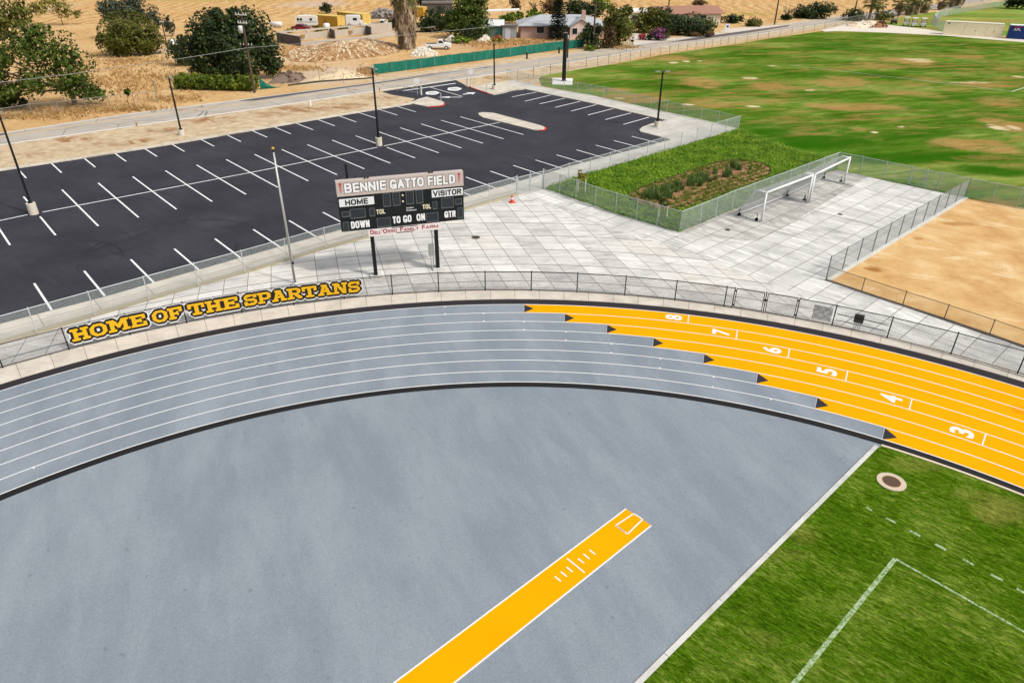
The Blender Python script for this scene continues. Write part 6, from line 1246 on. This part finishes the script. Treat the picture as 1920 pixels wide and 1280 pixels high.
hc = G(976, 72); house('pink_house', 'low pinkish house with grey shingle roof and a chimney behind the conifer', 'house', hc, 18.5, 9.0, 2.5, 1.7, rotH, flat('pink_wall', (196, 160, 144), .85, 0, .12, 1), M['shingle'], True, [(4.2, 1.6, 1.6, 1.2), (16.8, 1.6, 1.2, 1.1)], [(6.4, .9, 2.0, flat('door_grey', (112, 112, 108), .6))], .6, (13.6, 3), (10.4, 4.6, 1.3, 1.3))
hc = G(1236, 48); t = NT('red_brown_roof', .9); n = t.noise(2, 5, .8); col = t.mix(n, C(146, 104, 86), C(184, 138, 116)); M['redroof'] = t.color(col)
house('red_roof_house', 'long low house with a red brown roof behind dark trees', 'house', hc, 15.5, 10, 2.6, 1.3, R_(8), flat('cream_wall', (226, 214, 190), .85, 0, .08), M['redroof'], False, [(6, 1.5, 1.4, 1.2), (11, 1.5, 1.6, 1.3)], [(13.5, 1.1, 2.1, flat('white_door', (236, 236, 232), .5)), (8.6, 1.0, 2.1, flat('white_door', (236, 236, 232)))], .8, None, None)
p = G(1244, 47); m = MB(); o = thing('brick_post', 'orange red brick post in front of the red roofed house', 'post', (*p, 0)); MB().box((*p, .95), (.7, .7, 1.9), .2).build('shaft', flat('orange_brick', (196, 96, 56), .9, 0, .2, 8), o); MB().box((*p, 1.95), (.85, .85, .12), .2).build('cap', M['kerb_white'], o)
hc = G(1172, 46); house('white_roof_house', 'white flat roofed cream house left of the red roofed house', 'house', hc, 9.5, 7, 2.6, .35, R_(8), flat('cream_wall', (226, 214, 190)), flat('white_roof', (238, 236, 230), .7), False, [(2.2, 1.5, 1.2, 1.0)], [], .5, None, None, True)
# green shed
hc = G(902, 72); sh = house('green_shed', 'green corrugated shed with a white metal roof behind dry weeds', 'shed', hc, 4.6, 4.2, 2.5, .95, R_(0), flat('shed_green', (98, 118, 100), .7, 0, .15, 3), flat('white_metal_roof', (232, 234, 232), .5, .1, .05), False, [], [(3.9, .9, 2.0, flat('teal_door', (60, 136, 110), .6))], .35)
hc = G(942, 73); house('tin_shed', 'small grey tin lean-to with a barred door right of the green shed', 'shed', hc, 2.9, 3.2, 2.4, .2, R_(-2), flat('tin_wall', (176, 182, 186), .5, .3, .1), flat('rusty_roof', (110, 100, 90), .8, 0, .3), False, [], [(1.1, 1.1, 2.1, flat('pale_tin', (204, 208, 214), .5))], .3, None, None, True)
c = G(912, 40); u = np.array([1, .05]); o = thing('carport', 'white metal carport with a slanted canopy behind the banana plants', 'carport', (*c, 0))
MB().extrude([(0, 2.2), (8.4, 2.5), (8.4, 2.62), (0, 2.32)], (c[0], c[1] + 2, 0), (1, 0, 0), (0, 0, 1), (0, 1, 0), 5).build('canopy', flat('canopy_white', (240, 238, 232), .6), o)
for k, (dx, dy) in enumerate(((0.1, 0), (8.2, 0), (.1, 4.2), (8.2, 4.2), (4.1, 0))): MB().tube([(c[0] + dx, c[1] + dy, 0), (c[0] + dx, c[1] + dy, 2.3)], .07, 6).build('leg', M['white_tube'], o)
hc = G(793, 27); house('brown_barn', 'dark grey brown barn with a flat edge behind the yard trees', 'barn', hc, 8.2, 6, 2.6, .3, R_(6), flat('barn_brown', (92, 84, 80), .9, 0, .2), flat('barn_roof', (120, 112, 104), .9), False, [], [(5.2, 1.6, 2.0, flat('barn_door', (60, 56, 54), .9))], .2, None, None, True)
# roofless concrete ruin
rc = flat('ruin_concrete', (196, 184, 168), .95, 0, .25, 1.2, .4); rcd = flat('dark_ruin_concrete', (98, 92, 88), .95, 0, .25, 1.2, .3); wood = flat('ochre_board', (190, 148, 84), .9)
def wall(parent, a, b, h, th=.25, mat=None, name='wall', z0=0, holes=()):
    a, b = np.asarray(a), np.asarray(b); L = np.hypot(*(b - a)); rot = math.atan2(*(b - a)[::-1]); mb = MB()
    def bx_(s0, s1, z0_, z1_): m_ = lerp(a, b, (s0 + s1) / 2 / L); mb.box((m_[0], m_[1], (z0_ + z1_) / 2), (s1 - s0, th, z1_ - z0_), rot)
    x = 0
    for (f0, f1, zl, zh) in holes:
        s0, s1 = f0 * L, f1 * L; bx_(x, s0, z0, h); 
        if zl > z0 + .02: bx_(s0, s1, z0, zl)
        if zh < h - .02: bx_(s0, s1, zh, h)
        x = s1
    bx_(x, L, z0, h); return mb.build(name, mat or rc, parent)
ra, rb_, rcn, rdn = G(521, 79), G(565, 87), G(690, 75.5), G(748, 66.5)
rb2 = G(590, 73)
o = thing('concrete_ruin', 'roofless pale concrete walls with window slots behind the rubble mound', 'ruin', (*ra, 0))
wall(o, ra, rb_, 1.75, .25, rcd, 'end_wall'); wall(o, rb_, rcn, .8, .25, rc, 'front_wall')
back = wall(o, ra, G(735, 60), 1.95, .3, rc, 'back_wall', 0, [(.08, .24, 1.25, 1.65), (.27, .42, 1.25, 1.65), (.47, .6, 1.3, 1.7), (.64, .74, 1.3, 1.7)]); mb = MB()
for f in (.19, .42, .6): q = lerp(ra, G(735, 60), f); mb.box((q[0], q[1] - .22, .75), (1.8, .08, .55))
mb.build('boarded_opening', wood, back)
for f in (.44, .76): q = lerp(ra, G(735, 60), f); wall(o, q, q + np.array([1.6, -3.2]), 1.75, .22, rcd, 'cross_wall')
wall(o, rcn, rdn, .9, .25, rc, 'front_wall'); 
p = G(790, 60); o = thing('concrete_slab', 'tilted pale concrete slab right of the palm trunk', 'slab', (*p, 0)); MB().extrude([(-3.2, .2), (3.4, .9), (3.4, 1.15), (-3.2, .5)], (p[0], p[1], .2), (1, 0, 0), (0, 0, 1), (0, 1, 0), 3).build('slab', rc, o); MB().box((p[0] + 2.6, p[1], .4), (.5, 2.6, .8)).build('support', rcd, o)
# rubble mounds
t = NT('mound_soil', .95, 0, .1); n2 = t.noise(.7, 7, .75); n3 = t.noise(5, 4); n1 = t.noise(.25, 4)
col = t.ramp(n2, [(.35, C(140, 92, 52)), (.5, C(190, 146, 98)), (.65, C(222, 194, 156))]); col = t.mix(1.0, col, t.math('MULTIPLY_ADD', n3, .7, .65), 'MULTIPLY'); t.bump(t.math('ADD', n2, n3), 1, .3); M['mound'] = t.color(col)
M['stone'] = flat('rubble_stone', (222, 200, 166), .95, 0, .35, .35, .3); M['stone_white'] = flat('white_rubble_stone', (236, 228, 212), .95, 0, .15, 3, .3)
def mound(name, label, pxs, h, mat, stones, smat, ssz, cat='rubble', srange=(0, 1)):
    P = poly(pxs); c = sum(P) / len(P); o = thing(name, label, cat, (*c, 0)); N = 15; Rg = 7; V = [(c[0], c[1], h)]; F = []; n = len(P); B = []
    per = []
    for i in range(n):
        for k in range(4): per.append(lerp(P[i], P[(i + 1) % n], k / 4))
    m_ = len(per)
    for j in range(1, Rg + 1):
        f = j / Rg
        for p in per: q = lerp(c, p, f); z = h * (1 - f ** 2) * (1 + .3 * math.sin(q[0] * 1.3 + q[1]) * math.cos(q[1] * .9)) + (random.uniform(-.1, .1) * h if j < Rg else 0); V.append((q[0] + random.uniform(-.1, .1), q[1], max(z, -.02 if j == Rg else .0)))
    for i in range(m_): F.append((0, 1 + i, 1 + (i + 1) % m_))
    for j in range(Rg - 1):
        for i in range(m_): a = 1 + j * m_ + i; b = 1 + j * m_ + (i + 1) % m_; F.append((a, a + m_, b + m_, b))
    MB().add(V, F).build('soil', mat, o, True); mb = MB()
    for k in range(stones):
        f = random.random() ** .6; p = per[random.randrange(m_)]; q = lerp(c, p, f * .97); z = h * (1 - f ** 2) * .95; s = ssz * random.uniform(.4, 1.3); vs = []
        rotm = np.linalg.qr(rng.normal(size=(3, 3)))[0]
        for dx in (-1, 1):
            for dy in (-1, 1):
                for dz in (-1, 1): vs.append(np.array([*q, max(z, 0) + s * .15]) + rotm @ (np.array([dx, dy * .7, dz * .5]) * s * .5 * rng.uniform(.7, 1.1, 3)))
        mb.add(vs, [(0, 1, 3, 2), (4, 6, 7, 5), (0, 4, 5, 1), (2, 3, 7, 6), (0, 2, 6, 4), (1, 5, 7, 3)])
    q = mb.build('stones', smat, o); q['kind'] = 'stuff'; return o
mound('rubble_mound', 'long low mound of brown earth and broken pale rubble in front of the ruin', [(532, 104), (545, 96), (590, 90), (660, 80), (720, 78), (752, 86), (750, 98), (720, 105), (660, 112), (600, 118), (545, 116)], 1.5, M['mound'], 1300, M['stone'], .42)
mound('rubble_mound', 'heap of white broken stone between the palm and the white pickup', [(768, 106), (776, 96), (792, 93), (812, 99), (824, 105), (800, 108)], .75, M['stone'], 330, M['stone_white'], .5)
mound('rubble_mound', 'white stone heap behind the cab of the white pickup', [(838, 80), (842, 73), (852, 75), (853, 82)], .7, M['stone_white'], 40, M['stone_white'], .8)
mound('earth_mound', 'small pale rubble ridge behind the broken wire fence', [(570, 152), (600, 144), (650, 134), (680, 140), (690, 146), (640, 150)], .8, M['stone'], 260, M['stone'], .3)
mound('earth_mound', 'dark heap of soil behind the torn green fabric', [(500, 158), (520, 142), (560, 138), (575, 146), (560, 156)], .8, flat('dark_heap', (132, 108, 92), .95, 0, .3, 2, .5), 40, flat('dark_heap_stone', (110, 88, 74), .95), .5)
mound('brick_pile', 'pile of red bricks in dry weeds in front of the tin shed', [(922, 79), (930, 72), (942, 74), (945, 80)], .7, flat('brick_red', (164, 84, 52), .95, 0, .2, 4), 70, flat('brick_red', (164, 84, 52)), .5)
mound('rubble_mound', 'small grey white debris heap in front of the green shed', [(898, 79), (908, 72), (918, 72), (918, 79)], .6, M['stone'], 50, M['stone_white'], .6)
mound('sand_pile', 'pale sand and straw pile at the road bend below the dark bush', [(1585, 50), (1600, 45), (1640, 45), (1662, 49), (1640, 53), (1600, 53)], .9, flat('pale_sand', (236, 216, 186), .95, 0, .15, 1.5), 30, M['stone_white'], .6)
mound('brush_pile', 'brown brush pile between sand pile and golf carts', [(1630, 53), (1645, 46), (1662, 48), (1664, 53)], 1.0, flat('brush_brown', (150, 106, 70), .95, 0, .35, 2, .6), 50, flat('brush_dark', (96, 70, 46), .95), .6)
mound('junk_pile', 'dark jumble of scrap boards left of the palm crown', [(691, 36), (700, 27), (725, 25), (742, 28), (742, 36)], 1.3, flat('scrap_dark', (84, 72, 64), .95, 0, .3), 70, flat('scrap_grey', (150, 140, 132), .8), 1.2)

# ------------------------------------------------------------------ CONTAINERS AND VEHICLES
def container(a, b, wd, h, label, mat, group=None, doors=True, endmat=None, decals=None, name='shipping_container'):
    """a -> b: long near side feet"""
    a, b = np.asarray(a, float), np.asarray(b, float); L = np.hypot(*(b - a)); u = (b - a) / L; v = np.array([-u[1], u[0]]); rot = math.atan2(u[1], u[0]); P = lambda s, d, z: np.array([*(a + u * s + v * d), z]); o = thing(name, label, 'container', (*a, 0), group)
    n = int(L / .28); prof = []
    for i in range(n): s = i * L / n; w_ = L / n; prof += [(s, 0), (s + w_ * .3, 0), (s + w_ * .42, .05), (s + w_ * .88, .05)]
    prof.append((L, 0)); outl = prof + [(L, wd)] + [(s, wd - d) for s, d in prof[::-1]][1:]
    mb = MB(); mb.prism([P(s, d, 0)[:2] for s, d in outl], .12, h - .08); mb.build('wall', mat, o)
    mb = MB(); mb.prism([P(-.02, -.03, 0)[:2], P(L + .02, -.03, 0)[:2], P(L + .02, wd + .03, 0)[:2], P(-.02, wd + .03, 0)[:2]], h - .1, h); mb.build('roof', flat(label[:12] + 'roof', tuple(min(255, int(k)) for k in (endmat or (220, 200, 150))), .6, 0, .12, 1), o)
    mb = MB()
    for s in (0.05, L - .05):
        for d in (.05, wd - .05): mb.box(P(s, d, h / 2), (.16, .16, h), rot)
    mb.box(P(L / 2, -.0, .09), (L, .12, .18), rot); mb.build('frame', mat, o)
    if doors:
        for k in (0, 1):
            d0 = wd * (.03 + .485 * k); mb = MB(); mb.box(P(L + .03, d0 + wd * .235, h * .5), (.06, wd * .45, h * .86), rot); dr = mb.build('door', flat(label[:12] + 'end', endmat or (220, 200, 150), .6), o)
            mb = MB()
            for q in (.14, .34): mb.tube([P(L + .08, d0 + wd * q, .2), P(L + .08, d0 + wd * q, h - .2)], .025, 6)
            mb.build('lock_rod', M['galv'], dr)
    if decals: decals(o, P, L, h, rot, u)
    return o
yel = flat('ochre_container_paint', (206, 158, 50), .6, 0, .12, .8)
def ydec(o, P, L, h, rot, u): mb = MB(); mb.box(P(L * .52, -.03, h * .42), (1.2, .04, 1.2), rot); mb.build('hatch', flat('ochre_hatch', (176, 132, 44), .7), o)
container(G(586, 50), G(634, 54.5), 2.44, 2.6, 'nearer yellow shipping container between the white trailer and the motorhome', yel, None, True, (226, 190, 90), ydec)
container(G(634, 44), G(681, 50), 2.44, 2.6, 'rear yellow shipping container behind the motorhome', yel, None, True, (230, 196, 96))
container(G(770, 32), G(794, 33), 2.44, 2.4, 'small yellow container right of the palm crown', yel, None, False, (226, 200, 110))
tan = flat('tan_container_paint', (285, 270, 232), .6, 0, .08, .6)
def tdec(o, P, L, h, rot, u):
    for s0, w_, h_ in ((.46, 2.3, 1.5), (.8, 1.5, 1.5)):
        mb = MB(); c_ = P(L * s0, -.035, h * .44)
        mb.box(c_, (w_, .05, h_), rot); q = mb.build('panel_door', flat('tan_door', (276, 260, 222), .6), o); mb = MB(); mb.box(P(L * s0 + w_ * .42, -.08, h * .42), (.1, .05, .25), rot); mb.build('handle', M['black_steel'], q)
    MB().tube([P(.7, -.06, h - .35), P(.7, .02, h - .35)], .16, 10).build('vent', M['black_steel'], o)
container(G(1767, 65.5), G(1876, 71.5), 2.44, 2.75, 'long tan storage container with two panel doors beside the far path', tan, None, True, (232, 222, 200), tdec)
blue = flat('blue_container_paint', (30, 66, 138), .5, 0, .12, .8)
def bdec(o, P, L, h, rot, u):
    mb = MB(); text(mb, 'APL', P(.75, -.06, h * .6), (u[0], u[1], 0), (0, 0, 1), 1.35, .5, 0, .02); mb.build('lettering', M['white_tube'], o); mb = MB(); mb.box(P(1.4, -.05, h * .86), (1.5, .03, .16), rot); mb.build('red_stripe', flat('decal_red', (186, 44, 60), .6), o)
container(G(1887, 73), G(2010, 80), 2.44, 2.75, 'blue shipping container with white lettering at the right edge', blue, None, False, (236, 238, 238), bdec)
def wheel(mb, c, ax, r, w_=.22): c = np.asarray(c); ax = np.asarray(ax); mb.tube([c - ax * w_ / 2, c + ax * w_ / 2], r, 14); return mb
def vehicle(kind, name, label, cat, a, L, rot, paint, z=0, group=None):
    a = np.asarray(a, float); u = np.array([math.cos(rot), math.sin(rot), 0]); v = np.array([-u[1], u[0], 0]); O = np.array([a[0], a[1], z]); W = L * .36; o = thing(name, label, cat, tuple(O), group); zz = np.array([0, 0, 1.]); k = L / 5.0
    if kind == 'pickup': prof = [(0, .45), (0, 1.0), (2.3, 1.0), (2.35, 1.15), (2.55, 1.72), (3.4, 1.74), (3.85, 1.2), (4.85, 1.05), (5, .85), (5, .45)]; win = [(2.62, 1.2), (2.7, 1.62), (3.32, 1.64), (3.66, 1.2)]; ws = (.95, 4.1)
    elif kind == 'car': prof = [(0, .4), (0, .85), (.3, .95), (1.0, 1.0), (1.5, 1.42), (2.9, 1.42), (3.6, .98), (4.7, .88), (5, .7), (5, .4)]; win = [(1.2, 1.02), (1.62, 1.34), (2.82, 1.34), (3.3, 1.02)]; ws = (.95, 4.0)
    else: prof = [(0, .5), (0, 3.0), (.2, 3.1), (4.0, 3.1), (4.4, 2.4), (4.1, 1.9), (5, 1.5), (5, .5)]; win = [(2.2, 1.7), (2.2, 2.4), (3.4, 2.4), (3.4, 1.7)]; ws = (1.0, 4.1)
    sz = 1.0 if kind == 'rv' else 1.0
    prof = [(p[0] * k, p[1] * (k if kind == 'rv' else 1)) for p in prof]; win = [(p[0] * k, p[1] * (k if kind == 'rv' else 1)) for p in win]
    b = MB(); b.extrude(prof, O, u, zz, v, W); bo = b.build('body', paint, o)
    bv = bo.modifiers.new('bevel', 'BEVEL'); bv.width = .06; bv.segments = 2; bv.limit_method = 'ANGLE'
    for s in (-1, 1): m = MB(); m.extrude(win, O + v * s * (W / 2 + .005), u, zz, v, .03); m.build('window', M['glass'], o)
    if kind != 'rv':
        i0 = 5 if kind != 'car' else 5; p0, p1 = prof[5], prof[6]; m = MB(); q = [O + u * (lerp(p0[0], p1[0], f) + .03) + zz * (lerp(p0[1], p1[1], f) + .03) + v * s * W * .43 for f, s in ((.1, -1), (.9, -1), (.9, 1), (.1, 1))]; m.add(q, [(0, 1, 2, 3)]); m.build('windscreen', M['glass'], o)
    if kind == 'pickup': m = MB(); m.box(O + u * 1.15 * k + zz * 1.0, (2.0 * k, W * .84, .04), rot); m.build('truck_bed', M['black_steel'], o)
    for x in ws:
        for s in (-1, 1): m = MB(); wheel(m, O + u * x * k + v * s * (W / 2 - .08) + zz * .36, v, .36); wo = m.build('wheel', M['rubber'], o); m = MB(); wheel(m, O + u * x * k + v * s * (W / 2 + .03) + zz * .36, v, .2, .04); m.build('rim', M['galv'], wo)
    for s in (-1, 1): m = MB(); m.box(O + u * (L + .01) + v * s * W * .36 + zz * .78, (.04, .3, .18), rot); m.build('headlight', M['sign_white'], o)
    return o
wp = flat('white_car_paint', (240, 240, 238), .35, 0, .03)
vehicle('pickup', 'pickup_truck', 'white pickup truck with a black bed parked behind the green fence', 'pickup truck', G(798, 92.5), 4.95, R_(0), wp)
vehicle('pickup', 'pickup_truck', 'white far pickup truck left of the palm among the yellow containers', 'pickup truck', G(694, 52.5), 5.0, R_(0), wp)
vehicle('car', 'parked_car', 'dark red sedan parked in front of the white camper trailer', 'car', G(548, 58), 4.3, R_(0), flat('dark_red_paint', (128, 34, 44), .35, 0, .05))
# camper trailer
a = G(556, 52); o = thing('camper_trailer', 'white camper trailer with a green stripe behind the red sedan', 'trailer', (*a, 0)); O = np.array([a[0], a[1], 0]); L = 5.0
bo = MB().extrude([(0, .45), (-.1, 1.4), (.1, 2.35), (.4, 2.5), (L - .3, 2.5), (L, 2.2), (L, .6), (L - .3, .45)], O + np.array([0, 1.1, 0]), (1, 0, 0), (0, 0, 1), (0, 1, 0), 2.2).build('body', flat('trailer_white', (236, 234, 226), .5, 0, .05), o)
for x in (.6, 1.3, 3.6): MB().box(O + np.array([x, -.02, 1.75]), (.55, .05, .5)).build('window', M['glass'], o)
MB().box(O + np.array([L / 2, -.02, 1.2]), (L * .9, .03, .12)).build('stripe', flat('stripe_green', (130, 156, 140), .6), o); m = MB(); wheel(m, O + np.array([2.3, .1, .34]), (0, 1, 0), .34); m.build('wheel', M['rubber'], o); MB().box(O + np.array([2.2, .9, 2.58]), (.6, .6, .16)).build('vent', M['white_tube'], o)
vehicle('rv', 'motorhome', 'white motorhome parked between the two yellow containers', 'motorhome', G(650, 50), 4.0, R_(2), wp)
def tank(c, L, r, label, vert=False):
    o = thing('tank', label, 'tank', (*c, 0)); m = MB()
    if vert: m.tube([(c[0], c[1], 0), (c[0], c[1], r * 1.7), (c[0], c[1], r * 1.9)], [r, r, r * .5], 14)
    else: m.tube([(c[0], c[1], r + .2), (c[0] + .12, c[1], r + .2), (c[0] + L - .12, c[1] - .5, r + .2), (c[0] + L, c[1] - .5, r + .2)], [r * .6, r, r, r * .6], 14)
    m.build('shell', flat('tank_white', (232, 230, 224), .5, 0, .06), o, True); m = MB()
    for f in (.25, .75): m.box((c[0] + (L * f if not vert else 0), c[1] - .2, .15), (.25 if not vert else r * 1.6, r * 1.4, .3))
    m.build('cradle', M['kerb_white'], o)
tank(G(508, 52), 2.8, .55, 'white horizontal gas tank in the dry grass left of the camper trailer'); tank(G(613, 56.5), 1, .75, 'squat white plastic tank in front of the nearer yellow container', True); tank(G(685, 53), 1, .5, 'narrow white barrel at the rear yellow container', True); tank(G(325, 88), 1, .7, 'pale grey water barrel right of the round shrub', True)
# golf carts
def cart(c, rot, label, col):
    u = np.array([math.cos(rot), math.sin(rot), 0]); v = np.array([-u[1], u[0], 0]); O = np.array([*c, .05]); zz = np.array([0, 0, 1.]); o = thing('golf_cart', label, 'golf cart', tuple(O), 'golf carts by the palms'); mb = MB()
    mb.extrude([(0, .35), (0, .85), (.7, .9), (.8, .55), (1.5, .5), (1.7, .95), (2.3, .8), (2.4, .35)], O, u, zz, v, 1.2); mb.build('body', col, o); MB().box(O + u * .75 + zz * .95, (.7, 1.1, .18), rot).build('seat', flat('seat_cream', (214, 206, 190), .7), o); MB().box(O + u * .45 + zz * 1.2, (.14, 1.1, .45), rot).build('seat_back', flat('seat_cream', (214, 206, 190)), o)
    MB().box(O + u * 1.0 + zz * 1.9, (1.9, 1.25, .08), rot).build('roof', col, o)
    for x in (.15, 1.85):
        for s in (-1, 1): MB().tube([O + u * x + v * s * .55 + zz * .8, O + u * x + v * s * .55 + zz * 1.88], .03, 6).build('roof_post', M['black_steel'], o)
    for x in (.4, 1.95):
        for s in (-1, 1): m = MB(); wheel(m, O + u * x + v * s * .55 + zz * .24, v, .24); m.build('wheel', M['rubber'], o)
cart(G(1676, 46.5), R_(70), 'black golf cart at the left end of the cart row', flat('cart_black', (44, 42, 46), .5)); cart(G(1698, 50), R_(65), 'white golf cart next to the black golf cart', wp); cart(G(1713, 51.5), R_(65), 'middle white golf cart of the row by the palms', wp); cart(G(1730, 52), R_(65), 'last white golf cart of the row nearest the tan container', wp)
# white roadside sign
p = G(1359, 57.5); o = thing('roadside_sign', 'white board sign on a post in the dry verge by the road', 'sign', (*p, 0)); h = HZ(1359, 57.5, 1360, 45); MB().tube([(*p, 0), (*p, h)], .07, 6).build('post', M['white_tube'], o); MB().box((p[0] + .5, p[1], h - .55), (1.0, .06, 1.0)).build('board', M['white_tube'], o); MB().box((p[0] + .5, p[1] - .05, h - .55), (.5, .03, .5)).build('emblem', flat('sign_blue', (70, 90, 130), .6), o)
